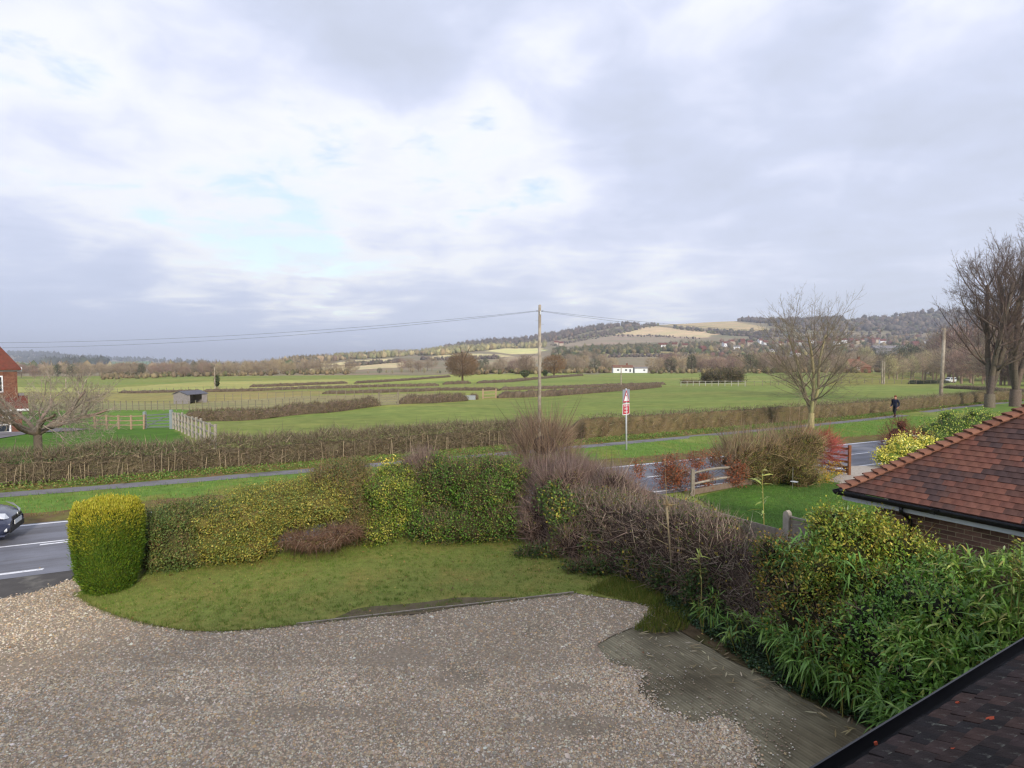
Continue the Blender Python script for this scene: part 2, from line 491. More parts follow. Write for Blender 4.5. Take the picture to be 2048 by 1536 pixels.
def shrub(name, label, cat, E, nl, ls, lw, cols, core_col='#3a3020', ntw=0, twcols=None, tw_len=.25, tw_r=.004, m=None, group=None,
          k=.80, seed=0.0, la=.22, lo=.80, hi=1.06, up=.3, lsc=1.6, jit=.22, twup=.6, nocore=False, lz=.03, clump=9, cr=None, stray=None, csc=2.2, sublobes=4):
    """leafy or twiggy bush: inner branches, twigs and leaves as parts; leaves sit in clumps, stray shoots break the outline"""
    E = np.asarray(E, float)
    base = np.array([E[:, 0].mean(), E[:, 1].mean(), 0.0])
    t = thing(name, label, cat, base, group)
    if sublobes:                                                   # smaller lobes growing out of the main ones
        rs = np.random.default_rng(int(seed * 7) + 11); X = []
        for e in E:
            for _ in range(sublobes):
                d = unit(rs.normal(size=3) + np.array([0, -.45, .55])); f = rs.uniform(.26, .46)
                X.append((*(e[:3] + d * e[3:6] * rs.uniform(.72, .92)), *(e[3:6] * f * np.array([1, 1, rs.uniform(.8, 1.3)]))))
        E = np.concatenate([E, np.array(X)])
    if not nocore: geo('inner_branches', core(E, k, core_col, seed, lz if lz < 0 else 0.0), TWIG, t, 'stuff')
    if ntw:
        P, Nn = shell(E, ntw, lo - .18, hi - .05, lsc, la, lz, seed)
        D = Nn + RNG.normal(0, .5, P.shape) + np.array([0, 0, twup])
        n = len(P); thick = RNG.random(n) < .05
        geo('twigs', [spikes(P, D, RNG.uniform(.45, 1.35, n) * tw_len * np.where(thick, 1.7, 1), tw_r * np.where(thick, 2.2, RNG.uniform(.7, 1.3, n)), pick(n, twcols or [('#6b5a48', 1)], .32))], TWIG, t, 'stuff')
    if nl:
        kk = max(1, min(clump, nl // 40)); P, Nn = shell(E, nl // kk, lo, hi, lsc, la, lz, seed)
        if kk > 1:
            c = cr if cr else ls * 1.9
            P = np.repeat(P, kk, 0); Nn = np.repeat(Nn, kk, 0); P = P + RNG.normal(0, c * .6, P.shape) + Nn * RNG.uniform(-.5, .5, (len(P), 1)) * c
            P[:, 2] = np.maximum(P[:, 2], lz)
        n = len(P); parts = []
        D = rvec(n) + Nn * .5 + np.array([0, 0, up])
        fac = Nn * .8 + rvec(n) * .6 + np.array([0, 0, .55])
        s = RNG.uniform(.6, 1.35, n)
        parts.append(leaves(P, D, fac, s * ls, s * lw, pickc(P, cols, csc, seed, jit)))
        ns = int(nl * .006) if stray is None else stray
        if ns:
            Q, Qn = shell(E, ns, .98, 1.05, lsc, la, .3, seed); Q = Q[Q[:, 2] > .35]; Qn = Qn[:len(Q)]; ns = len(Q)
        if ns:
            sd = unit(Qn * .45 + RNG.normal(0, .3, Q.shape) + np.array([0, 0, .9])); sl_ = RNG.uniform(2.5, 7, ns) * ls
            q = 9; f = np.tile(np.linspace(.15, 1, q), ns)[:, None]; LP = np.repeat(Q, q, 0) + np.repeat(sd * sl_[:, None], q, 0) * f; ld = rvec(len(LP)) + np.repeat(sd, q, 0) * .6
            parts.append(leaves(LP, ld, rvec(len(LP)) + np.array([0, 0, .8]), ls * RNG.uniform(.6, 1.1, len(LP)), lw * .9, pickc(LP, cols, csc, seed, jit)))
        geo('foliage', parts, m or LEAF, t, 'stuff')
        if ns: geo('shoots', [spikes(Q, sd, sl_, .0035, pick(ns, twcols or [('#6b5a48', 1)], .2))], TWIG, t, 'stuff')
    return t

# --- bare trees
def grow_tree(seed, height, spread, stems=1, trunk_r=.2, fork=.25, levels=4, kids=(5, 5, 4, 4), ang=(.6, .7, .7, .7), ratio=.62, ratio1=None, rfac=.58, trop=.12,
              wob=.12, lean=(0, 0), min_r=.006, taper=.55, low=.25, stem_ang=.35):
    """returns lists of segments (p0, p1, r0, r1, level)"""
    rd = random.Random(seed); segs = []
    def perp(d):
        a = Vector((rd.gauss(0, 1), rd.gauss(0, 1), rd.gauss(0, 1)))
        a = a - d * a.dot(d)
        return a.normalized() if a.length > 1e-4 else Vector((1, 0, 0))
    def grow(p, d, L, r, lv):
        n = (6, 5, 4, 3, 2)[min(lv, 4)]; skip = (n - 1) * 3 if lv >= levels else 0; n = n if lv < levels else 1
        d = d.copy(); r0 = r
        kn = kids[min(lv, len(kids) - 1)] if lv < levels else 0
        spawn = sorted(rd.uniform(low if lv == 0 else .18, 1.0) for _ in range(kn))
        si = 0
        for i in range(n):
            d = (d + Vector((rd.gauss(0, wob), rd.gauss(0, wob), rd.gauss(0, wob) + trop * (.4 if lv == 0 else 1)))).normalized()
            q = p + d * (L / n)
            r1 = max(min_r * .6, r0 * (1 - (1 - taper) * (i + 1) / n) if lv < levels else r0 * (1 - .75 * (i + 1) / n))
            segs.append((p.copy(), q.copy(), r, r1, lv))
            while si < len(spawn) and spawn[si] <= (i + 1) / n:
                f = spawn[si] * n - i
                b = p.lerp(q, max(0, min(1, f)))
                a = ang[min(lv, len(ang) - 1)] * rd.uniform(.7, 1.3)
                cd = (d * math.cos(a) + perp(d) * math.sin(a)).normalized()
                grow(b, cd, L * (ratio if lv == 0 else (ratio1 or ratio)) * rd.uniform(.7, 1.2) * (1.15 - .4 * spawn[si]) * (spread if lv == 0 else 1), max(min_r, r1 * rfac), lv + 1)
                si += 1
            p, r = q, r1
        for _ in range(skip): rd.gauss(0, 1)
        if lv < levels and lv > 0:
            grow(p, d, L * .5, r, lv + 1)
    if stems == 1:
        grow(Vector((0, 0, -.1)), Vector((lean[0], lean[1], 1)).normalized(), height * .72, trunk_r, 0)
    else:
        h0 = height * fork
        segs.append((Vector((0, 0, -.1)), Vector((lean[0] * h0, lean[1] * h0, h0)), trunk_r * 1.15, trunk_r, 0))
        for s in range(stems):
            a = 2 * math.pi * s / stems + rd.uniform(-.4, .4); k = stem_ang * rd.uniform(.5, 1.3)
            grow(Vector((lean[0] * h0, lean[1] * h0, h0)), Vector((math.cos(a) * k + lean[0], math.sin(a) * k + lean[1], 1)).normalized(),
                 (height - h0) * .62 * rd.uniform(.85, 1.1), trunk_r * .62, 0)
    return segs

def tree_meshes(segs, cols_trunk, cols_twig, split=1):
    """two part meshes: trunk (levels below split, round) and crown (the rest)"""
    out = []
    for sel, sides in ((lambda l: l < split, 8), (lambda l: l >= split, 4)):
        S = [s for s in segs if sel(s[4])]
        if not S: out.append(None); continue
        P0 = np.array([s[0][:] for s in S]); P1 = np.array([s[1][:] for s in S])
        R0 = np.array([s[2] for s in S]); R1 = np.array([s[3] for s in S])
        big = R0 > .03
        parts = []
        cc = cols_trunk if sides == 8 else cols_twig
        if big.any(): parts.append(tubes(P0[big], P1[big], R0[big], R1[big], pick(big.sum(), cc, .12), 7 if sides == 8 else 5))
        if (~big).any(): parts.append(tubes(P0[~big], P1[~big], R0[~big], R1[~big], pick((~big).sum(), cc, .2), 3))
        out.append(join(parts))
    return out

def tree(name, label, loc, segs, cols_trunk, cols_twig, cat='tree', group=None, split=1, rz=0.0):
    t = thing(name, label, cat, loc, group, rz)
    tr, cr = tree_meshes(segs, cols_trunk, cols_twig, split)
    if tr: link('trunk', mesh_np('trunk', tr[0], tr[1], tr[2], BARK, True), t)
    if cr: link('crown', mesh_np('crown', cr[0], cr[1], cr[2], TWIG), t)
    return t

# ------------------------------------------------------------------ the ground: one sheet out to the horizon
def zr(y, Y): return CAMZ - (y - HOR) * Y / F
PROFILES = {   # photo column: [(distance, height)]
    -500: [(18, 0), (40, -.5), (60, -1.3), (110, -3), (230, -4.2), (450, -5.6), (1000, -9), (2000, 5), (3000, 60), (4500, 60), (9000, 60)],
    100: [(22, 0), (31, -.3), (41, -.6), (52, -1.3), (72, zr(820, 72)), (110, zr(805, 110)), (170, zr(779, 170)), (230, zr(765, 230)), (350, zr(750, 350)),
          (500, -6), (900, -9.5), (1500, -9), (2300, zr(729, 2300)), (3000, zr(713, 3000)), (3400, zr(706, 3400)), (4500, 40), (9000, 20)],
    240: [(23.5, 0), (31, -.3), (41, -.6), (52, -1.4), (72, zr(820, 72)), (110, zr(805, 110)), (170, zr(779, 170)), (230, zr(765, 230)), (350, zr(750, 350)),
          (500, -6), (900, -9.5), (1500, -9), (2300, zr(731, 2300)), (3000, zr(722, 3000)), (3400, zr(719, 3400)), (4500, 20), (9000, 14)],
    450: [(26, 0), (44, -.24), (55, zr(841, 55)), (70, zr(820, 70)), (98, zr(800, 98)), (150, zr(780, 150)), (210, zr(765, 210)), (330, zr(750, 330)),
          (600, -5.8), (1500, -9), (3000, zr(726, 3000)), (6000, zr(722.3, 6000)), (9000, 4)],
    640: [(28, 0), (45, -.2), (62, zr(822, 62)), (90, zr(797, 90)), (140, zr(779, 140)), (200, zr(764, 200)), (320, zr(749, 320)), (450, zr(740, 450)),
          (700, zr(728, 700)), (1000, zr(719, 1000)), (1400, zr(716, 1400)), (3000, -2), (9000, 0)],
    800: [(29.5, 0), (45, -.2), (66, zr(810, 66)), (90, zr(794, 90)), (140, zr(776, 140)), (190, zr(764, 190)), (310, zr(747, 310)), (430, zr(738, 430)),
          (650, zr(726, 650)), (950, zr(714, 950)), (1300, zr(709, 1300)), (2000, zr(706, 2000)), (3000, 25), (9000, 20)],
    1000: [(31.5, 0), (47, -.17), (83, -1), (130, -1.35), (170, -1.7), (260, -1.7), (330, zr(742, 330)), (500, zr(733, 500)), (650, zr(724, 650)), (850, zr(711, 850)),
           (1050, zr(700, 1050)), (1300, zr(695, 1300)), (1800, zr(681, 1800)), (2400, 60), (9000, 60)],
    1250: [(35.5, 0), (52, -.1), (83, -.8), (130, -1.3), (200, -1.5), (300, -1.4), (420, zr(736, 420)), (600, zr(721, 600)), (800, zr(707, 800)), (1000, zr(694, 1000)),
           (1250, zr(676, 1250)), (1500, zr(660, 1500)), (1800, zr(650, 1800)), (2400, 115), (9000, 100)],
    1500: [(41.5, 0), (60, -.05), (100, -.5), (160, -.9), (260, -.7), (400, zr(738, 400)), (600, zr(722, 600)), (850, zr(703, 850)), (1100, zr(682, 1100)),
           (1400, zr(656, 1400)), (1700, zr(641, 1700)), (2400, 130), (9000, 120)],
    1700: [(47.5, 0), (64.5, 0), (115, -.2), (160, -.4), (230, -.2), (400, zr(736, 400)), (650, zr(716, 650)), (900, zr(698, 900)), (1250, zr(668, 1250)),
           (1600, zr(638, 1600)), (2400, 120), (9000, 110)],
    1900: [(57, 0), (85, 0), (120, -.35), (220, -3.6), (300, -4), (420, -3.5), (600, zr(720, 600)), (900, zr(697, 900)), (1250, zr(662, 1250)), (1600, zr(622, 1600)), (2400, 140), (9000, 120)],
    2300: [(75, 0), (120, -.2), (220, -3), (400, -3), (600, 6), (900, 26), (1250, 75), (1600, 150), (2400, 150), (9000, 120)]}
PC = sorted(PROFILES)
LOGY = np.linspace(math.log(8), math.log(9000), 420)
TAB = np.array([np.interp(np.exp(LOGY), [p[0] for p in PROFILES[c]], [p[1] for p in PROFILES[c]], left=0.0) for c in PC])
for _ in range(2): TAB[:, 1:-1] = (TAB[:, :-2] + 2 * TAB[:, 1:-1] + TAB[:, 2:]) / 4
TAB[:, np.exp(LOGY) < 17.5] = 0

def hgt(X, Y):
    X, Y = np.asarray(X, float), np.asarray(Y, float)
    Ys = np.maximum(Y, 8.0)
    u = np.clip(CX + F * X / Ys, PC[0], PC[-1] - 1e-3)
    i = np.clip(np.searchsorted(PC, u, side='right') - 1, 0, len(PC) - 2)
    pc = np.array(PC, float); t = (u - pc[i]) / (pc[i + 1] - pc[i]); t = t * t * (3 - 2 * t)
    k = np.clip((np.log(Ys) - LOGY[0]) / (LOGY[1] - LOGY[0]), 0, len(LOGY) - 1.001); j = k.astype(int); s = k - j
    a = TAB[i, j] * (1 - s) + TAB[i, j + 1] * s; b = TAB[i + 1, j] * (1 - s) + TAB[i + 1, j + 1] * s
    return np.where(Y < 10, 0.0, a * (1 - t) + b * t)

def T(px, py, dz=0.0):
    """where the line of sight through a photo pixel meets the ground"""
    d = np.array(ray(px, py)); d = d / d[1]
    Y = np.exp(np.linspace(math.log(5), math.log(7000), 6000))
    z = CAMZ + d[2] * Y; g = hgt(d[0] * Y, Y)
    hit = np.flatnonzero(z <= g)
    y = Y[hit[0]] if len(hit) else 6000.0
    return np.array((d[0] * y, y, float(hgt(d[0] * y, y)) + dz))

def inside(px, py, poly):
    r = np.zeros(len(px), bool); n = len(poly); j = n - 1
    for i in range(n):
        (xi, yi), (xj, yj) = poly[i], poly[j]
        c = ((yi > py) != (yj > py)) & (px < (xj - xi) * (py - yi) / ((yj - yi) or 1e-9) + xi)
        r ^= c; j = i
    return r

FIELDS = [  # field colours, hedge to hedge; some pale ones have sunlight painted in
    ('#7f8a4a', [(-900, 2000), (-900, 730), (3000, 730), (3000, 2000)]),
    ('#86806c', [(-900, 752), (-900, 600), (3000, 560), (3000, 737), (1500, 747), (900, 750), (400, 752)]),       # valley wood floor and hills: rough ground
    ('#788649', [(350, 900), (352, 846), (620, 828), (940, 803), (1330, 772), (1600, 770), (1900, 772), (2300, 760), (2600, 780), (2600, 860), (1500, 900), (430, 900)]),   # big field
    ('#4f752a', [(-900, 935), (-900, 862), (0, 872), (180, 858), (345, 857), (385, 890), (420, 940)]),              # mown lawn by the brick house
    ('#5f7f36', [(-900, 862), (-900, 822), (150, 819), (560, 816), (620, 826), (352, 846), (345, 857), (180, 858), (0, 872)]),
    ('#8a8a63', [(-200, 822), (200, 800), (560, 793), (880, 787), (930, 800), (750, 812), (560, 818), (200, 820)]),
    ('#8c8856', [(-200, 806), (-200, 786), (240, 783), (640, 782), (650, 788), (600, 792), (380, 806)]),
    ('#a0a264', [(-200, 784), (-200, 772), (240, 776), (410, 763), (700, 758), (900, 757), (900, 768), (560, 780), (240, 783)]),
    ('#7f8c4e', [(640, 787), (900, 770), (1180, 750), (1220, 745), (1330, 746), (1750, 742), (1800, 768), (1500, 770), (1330, 771), (990, 783), (650, 788)]),
    ('#8f9c54', [(690, 757), (900, 749), (1160, 747), (1160, 751), (900, 768), (700, 768)]),
    ('#c4ba96', [(560, 742), (700, 730), (800, 722), (830, 724), (800, 735), (700, 741), (620, 746)]),
    ('#cfc89c', [(640, 729), (700, 722), (780, 717), (800, 719), (790, 725), (680, 731)]),
    ('#c4bf92', [(845, 717), (880, 711), (935, 707), (1000, 709), (1030, 713), (980, 716), (900, 719)]),
    ('#d2d096', [(970, 702), (1010, 697), (1080, 697), (1090, 701), (1070, 707), (1030, 709)]),
    ('#a0967c', [(930, 732), (1020, 714), (1085, 712), (1085, 720), (1060, 735), (960, 737)]),
    ('#9c9a68', [(1180, 711), (1260, 705), (1400, 701), (1450, 703), (1400, 708), (1200, 713)]),
    ('#9a8f80', [(1120, 692), (1170, 680), (1240, 669), (1330, 671), (1395, 676), (1340, 683), (1250, 688)]),
    ('#8a8e62', [(1130, 680), (1180, 669), (1260, 657), (1300, 655), (1230, 668), (1160, 680)]),
    ('#cbbb98', [(1222, 669), (1260, 659), (1305, 652), (1345, 655), (1440, 667), (1400, 676), (1330, 671)]),
    ('#b8aa86', [(1320, 650), (1400, 641), (1450, 640), (1510, 650), (1545, 660), (1500, 666), (1420, 657)]),
    ('#74844e', [(1410, 641), (1440, 636), (1460, 638), (1440, 643)]),
    ('#5f7a4a', [(30, 737), (40, 717), (110, 722), (200, 728), (160, 738), (60, 739)]),
    ('#587f3c', [(215, 724), (300, 722), (310, 729), (230, 731)]),
    ('#7c7f45', [(1640, 772), (1700, 744), (1900, 748), (1900, 768)]),
]
def ground():
    rows = np.concatenate([np.linspace(-40, 10, 26)[:-1], np.exp(np.arange(math.log(10), math.log(8800), .021))])
    cols = np.sinh(np.linspace(-1, 1, 391) * 1.0) / math.sinh(1.0)
    W = np.maximum(1.62 * rows, 50)
    X = cols[None, :] * W[:, None]; Y = np.repeat(rows[:, None], len(cols), 1)
    Z = hgt(X, Y)
    P = np.stack([X, Y, Z], -1).reshape(-1, 3)
    near = (P[:, 1] < 60)
    P[:, 2] += np.where(P[:, 1] < 21, -.03, -.03 + .05 * lump(P * np.array([.13, .13, 0]), 1.0, 2.0) * np.clip((P[:, 1] - 21) / 20, 0, 1))
    px, py = project(P)
    jx = 6 * lump(P * .02, 1, 1.0) ; jy = .8 * lump(P * .03, 1, 4.0)
    C = np.tile(np.array(lin('#7d8a44')), (len(P), 1))
    front = P[:, 1] > 20
    for h, poly in FIELDS:
        k = front & inside(px + jx, py + jy, poly)
        C[k] = lin(h)
    C *= (1 + .10 * lump(P * np.array([.05, .05, .05]), 1, 3.0))[:, None]
    ny, nx = X.shape
    idx = np.arange(ny * nx).reshape(ny, nx)
    Q = np.stack([idx[:-1, :-1], idx[:-1, 1:], idx[1:, 1:], idx[1:, :-1]], -1).reshape(-1, 4)
    m = ground_mat()
    o = link('ground', mesh_np('ground', P, Q, C, m, True))
    tag(o, 'gently sloping meadows falling to the valley and rising to wooded chalk hills', kind='structure')

def ground_mat():
    m = mat("meadow", attr=True, rough=.95, spec=.1, var=.20, scale=.55, coords='World', bump=.5, bscale=2.5, detail=9)
    nt = m.node_tree; N, Lk = nt.nodes, nt.links      # mowing and grazing streaks, tussocks
    p = N["Principled BSDF"]; src = p.inputs["Base Color"].links[0].from_socket
    g = N.new("ShaderNodeNewGeometry")
    def streak(rot, sc, lo, hi, a, b, prev):
        mp = N.new("ShaderNodeMapping"); Lk.new(g.outputs["Position"], mp.inputs[0]); mp.inputs["Rotation"].default_value = (0, 0, rot); mp.inputs["Scale"].default_value = sc
        n = N.new("ShaderNodeTexNoise"); Lk.new(mp.outputs[0], n.inputs["Vector"]); n.inputs["Scale"].default_value = 1.0; n.inputs["Detail"].default_value = 7; n.inputs["Roughness"].default_value = .68
        r = N.new("ShaderNodeMapRange"); Lk.new(n.outputs["Fac"], r.inputs[0]); r.inputs[1].default_value = lo; r.inputs[2].default_value = hi
        x = N.new("ShaderNodeMix"); x.data_type = 'RGBA'; x.blend_type = 'MULTIPLY'; x.inputs[0].default_value = 1
        y = N.new("ShaderNodeMix"); y.data_type = 'RGBA'; Lk.new(r.outputs[0], y.inputs[0]); y.inputs[6].default_value = (*a, 1); y.inputs[7].default_value = (*b, 1)
        Lk.new(prev, x.inputs[6]); Lk.new(y.outputs[2], x.inputs[7])
        return x.outputs[2]
    c = streak(-.15, (.06, .30, .3), .35, .65, (.84, .88, .80), (1.20, 1.08, 1.10), src)
    c = streak(.35, (.012, .03, .03), .38, .62, (.86, .96, .84), (1.16, 1.02, 1.05), c)
    c = streak(.5, (.9, 1.4, 1.3), .3, .7, (.74, .80, .78), (1.26, 1.18, 1.16), c)
    Lk.new(c, p.inputs["Base Color"])
    return m
ground()

# ------------------------------------------------------------------ sheets: road, verges, path, drive, lawns
def poly_sheet(name, pts, z, m, label=None, fine=None, kind='structure', parent=None, wob=0.0, thick=0.0):
    """flat sheet from a ground outline (metres); edges resampled and slightly wobbled, top face fan by triangulation"""
    import bmesh
    P = [np.array(p[:2], float) for p in pts]
    out = []
    for i in range(len(P)):
        a, b = P[i], P[(i + 1) % len(P)]
        n = max(1, int(np.linalg.norm(b - a) / (fine or 1e9)))
        for k in range(n):
            q = a + (b - a) * k / n
            if wob and (k or fine): q = q + RNG.normal(0, wob, 2)
            out.append(q)
    bm = bmesh.new()
    vs = [bm.verts.new((q[0], q[1], z)) for q in out]
    f = bm.faces.new(vs)
    if f.normal.z < 0: f.normal_flip()
    bmesh.ops.triangulate(bm, faces=bm.faces[:])
    if thick:
        r = bmesh.ops.extrude_face_region(bm, geom=bm.faces[:])
        for v in [x for x in r['geom'] if isinstance(x, bmesh.types.BMVert)]: v.co.z -= thick
    bmesh.ops.recalc_face_normals(bm, faces=bm.faces[:])
    me = bpy.data.meshes.new(name); bm.to_mesh(me); bm.free(); me.materials.append(m)
    o = link(name, me, parent, kind=kind)
    if label: o["label"] = label
    return o

# road frame: far edge line through the photo's white line
RD = unit(G(1740, 884)[:2] - G(60, 1050)[:2]); RN = np.array((-RD[1], RD[0]))   # along the road (to the right), away from the camera
R0 = G(60, 1050)[:2]                                                           # a point of the far edge line
def RP(s, t, z=0.0): p = R0 + RD * s + RN * t; return np.array((p[0], p[1], z))
ROADW = 4.55
TARMAC = mat("tarmac", lin('#73757e'), .62, .35, .16, 1.2, .35, 160, coords='World', col2=lin('#5c5c62'), patch=(.35, .5, .7))
def road_wear(m):
    nt = m.node_tree; N, Lk = nt.nodes, nt.links; p = N["Principled BSDF"]; src = p.inputs["Base Color"].links[0].from_socket
    g = N.new("ShaderNodeNewGeometry"); mp = N.new("ShaderNodeMapping"); Lk.new(g.outputs["Position"], mp.inputs[0])
    mp.vector_type = 'TEXTURE'; mp.inputs["Rotation"].default_value = (0, 0, math.atan2(RD[1], RD[0])); mp.inputs["Scale"].default_value = (14, .55, 1)
    for sc, lo, hi, a, b in ((1.0, .36, .64, (.78, .76, .74), (1.14, 1.14, 1.15)), (5.0, .55, .70, (1, 1, 1), (.80, .76, .70))):
        n = N.new("ShaderNodeTexNoise"); Lk.new(mp.outputs[0], n.inputs["Vector"]); n.inputs["Scale"].default_value = sc; n.inputs["Detail"].default_value = 5
        r = N.new("ShaderNodeMapRange"); Lk.new(n.outputs["Fac"], r.inputs[0]); r.inputs[1].default_value, r.inputs[2].default_value = lo, hi
        c = N.new("ShaderNodeMix"); c.data_type = 'RGBA'; Lk.new(r.outputs[0], c.inputs[0]); c.inputs[6].default_value = (*a, 1); c.inputs[7].default_value = (*b, 1)
        x = N.new("ShaderNodeMix"); x.data_type = 'RGBA'; x.blend_type = 'MULTIPLY'; x.inputs[0].default_value = 1; Lk.new(src, x.inputs[6]); Lk.new(c.outputs[2], x.inputs[7]); src = x.outputs[2]
    Lk.new(src, p.inputs["Base Color"])
road_wear(TARMAC)
PATHM = mat("path_tarmac", lin('#77757a'), .85, .2, .15, 2.0, .3, 90, coords='World', col2=lin('#5e5c58'), patch=(.6, .5, .68))
WHITE = mat("road_paint", lin('#dfe0e4'), .6, .3, .12, 9, coords='World', col2=lin('#8d8f96'), patch=(14, .56, .72))
def strip(name, s0, s1, t0, t1, z, m, n=60, curve=True, wob=0.0, parent=None, kind='structure', label=None, zf=None):
    S = np.linspace(s0, s1, n)
    a = np.array([RP(s, t0 + (RNG.normal(0, wob) if wob else 0), z) for s in S]); b = np.array([RP(s, t1 + (RNG.normal(0, wob) if wob else 0), z) for s in S])
    V = np.concatenate([a, b]); i = np.arange(n - 1)
    o = link(name, mesh_np(name, V, np.stack([i, i + 1, i + 1 + n, i + n], -1), None, m), parent, kind=kind)
    if label: o["label"] = label
    return o
road = strip('road', -60, 78, -ROADW - .35, .18, 0.0, TARMAC, label='grey tarmac country road with white edge lines')
def line(name, s0, s1, t, w):
    mb = MB(); a, b, c, d = RP(s0, t - w / 2, .004), RP(s1, t - w / 2, .004), RP(s1, t + w / 2, .004), RP(s0, t + w / 2, .004)
    return mb.add([a, b, c, d], [(0, 1, 2, 3)]).build(name, WHITE, road)
line('edge_line', -60, 78, 0, .11)
line('edge_line', 28.6, 78, -ROADW, .11)
line('edge_line', 5.5, 23.5, -ROADW, .11)
for k in range(-9, 9): line('edge_line_dash', -2.9 + k * 2.05 - 1.0, -2.9 + k * 2.05 + .2, -ROADW + .02, .13) if -2.9 + k * 2.05 < 5 else None
for k in range(-14, 20): line('centre_line_dash', k * 3.9 + .8, k * 3.9 + 3.5, -ROADW / 2 - .08, .10)
line('centre_line', -30, 2.2, -ROADW / 2 + .12, .09)

# verge grass strip, worn strip along the kerbless edge, footpath, weedy bank below the hedge
PATHP = [G(-500, 1029), G(-250, 1009), G(0, 990), G(300, 967), G(600, 942), G(1000, 908), G(1420, 870), G(1620, 851), G(1790, 833), G(1900, 816.5), G(2000, 806), G(2200, 797)]
PATHP = np.array([p[:2] for p in PATHP])
def resample(P, step):
    P = np.asarray(P, float); L = np.concatenate([[0], np.cumsum(np.linalg.norm(np.diff(P, axis=0), axis=1))])
    s = np.arange(0, L[-1], step); return np.stack([np.interp(s, L, P[:, i]) for i in range(P.shape[1])], -1)
PATHL = resample(PATHP, .6)
for _ in range(6): PATHL[1:-1] = (PATHL[:-2] + 2 * PATHL[1:-1] + PATHL[2:]) / 4
def normals2(L):
    t = unit(np.gradient(L, axis=0)); return np.stack([-t[:, 1], t[:, 0]], -1)
def ribbon(name, L, o0, o1, z, m, kind='structure', wob=0.0, label=None):
    Nn = normals2(L); n = len(L)
    a = L + Nn * (o0 + RNG.normal(0, wob, (n, 1))); b = L + Nn * (o1 + RNG.normal(0, wob, (n, 1)))
    za = hgt(a[:, 0], a[:, 1]) if z is None else np.full(n, z)
    V = np.concatenate([np.c_[a, np.full(n, z)], np.c_[b, np.full(n, z)]]); i = np.arange(n - 1)
    o = link(name, mesh_np(name, V, np.stack([i, i + 1, i + 1 + n, i + n], -1), None, m), kind=kind)
    if label: o["label"] = label
    return o
VERGE = mat("verge_grass", lin('#64803a'), .95, .1, .3, 2.2, .6, 25, coords='World', col2=lin('#7c7a3e'), patch=(.5, .5, .68))
WORN = mat("worn_verge", lin('#6f6a3e'), .95, .1, .35, 3.0, .6, 30, coords='World', col2=lin('#6a5640'), patch=(1.3, .42, .6))
BANK = mat("weedy_bank", lin('#66752f'), .95, .1, .35, 3, .6, 30, coords='World', col2=lin('#7d6a48'), patch=(1.0, .4, .6))
ribbon('footpath', PATHL, -.45, .45, -.004, PATHM, wob=.03, label='narrow tarmac footpath between verge and hedge')
vp = [RP(s, .10) for s in np.linspace(-45, 75, 60)] + [np.array((*p, 0)) for p in (PATHL - normals2(PATHL) * .3)[::-1]]
poly_sheet('verge', vp, -.012, VERGE, 'mown grass verge between road and footpath')
strip('worn_verge_edge', -45, 75, .10, 1.9, -.0075, WORN, n=220, wob=.2, label='worn brown edge of the verge along the road')
ribbon('hedge_bank', PATHL, .35, 2.6, -.0085, BANK, wob=.05, label='weedy bank under the roadside hedge')

# ------------------------------------------------------------------ front garden: gravel drive, lawn, concrete
D1 = np.array((-.509, .861)); D1 = D1 / np.linalg.norm(D1)      # garage and boundary direction, away from the camera
D2 = np.array((D1[1], -D1[0]))                                   # to the right, parallel to the road
def V3(p, z): return np.array((p[0], p[1], z))
SOILM = mat("soil", lin('#5b4e3b'), .95, .1, .35, 5, .8, 40, coords='World', col2=lin('#4a4a2c'), patch=(2.0, .45, .6))
GRAVB = mat("gravel_bed", lin('#9a8c7a'), .95, .1, .35, 18, .8, 70, coords='World', col2=lin('#7d7463'), patch=(.8, .55, .75))
LAWNM = mat("old_lawn", lin('#7c8444'), .95, .1, .3, 5, .7, 45, coords='World', col2=lin('#8a8448'), patch=(1.1, .45, .65))
NLAWN = mat("bright_lawn", lin('#4a682c'), .95, .1, .25, 4, .6, 40, coords='World', col2=lin('#52762c'), patch=(.9, .45, .6))
APRON = mat("old_tarmac", lin('#4f4c4a'), .8, .3, .25, 3, .6, 60, coords='World', col2=lin('#6d6a64'), patch=(1.4, .5, .62))
CONC = mat("ribbed_concrete", lin('#857e68'), .85, .25, .28, 2.5, .35, 60, coords='World', attr=True)
def damp(m):
    nt = m.node_tree; N, Lk = nt.nodes, nt.links; p = N["Principled BSDF"]; src = p.inputs["Base Color"].links[0].from_socket
    g = N.new("ShaderNodeNewGeometry"); n = N.new("ShaderNodeTexNoise"); Lk.new(g.outputs["Position"], n.inputs["Vector"]); n.inputs["Scale"].default_value = .6; n.inputs["Detail"].default_value = 7
    r = N.new("ShaderNodeMapRange"); Lk.new(n.outputs["Fac"], r.inputs[0]); r.inputs[1].default_value, r.inputs[2].default_value = .40, .60
    c = N.new("ShaderNodeMix"); c.data_type = 'RGBA'; Lk.new(r.outputs[0], c.inputs[0]); c.inputs[6].default_value = (.50, .47, .44, 1); c.inputs[7].default_value = (1, 1, 1, 1)
    x = N.new("ShaderNodeMix"); x.data_type = 'RGBA'; x.blend_type = 'MULTIPLY'; x.inputs[0].default_value = 1; Lk.new(src, x.inputs[6]); Lk.new(c.outputs[2], x.inputs[7]); Lk.new(x.outputs[2], p.inputs["Base Color"])
damp(CONC)
lawn_px = [(150, 1188), (185, 1213), (235, 1233), (300, 1250), (370, 1261), (440, 1264), (520, 1258), (592, 1250), (1148, 1187), (1172, 1190), (1310, 1212), (1340, 1180)]
LAWN = [G(*p)[:2] for p in lawn_px]
lawn_back = [RP(18.5, -ROADW - .3)[:2], RP(4.2, -ROADW - .3)[:2]]
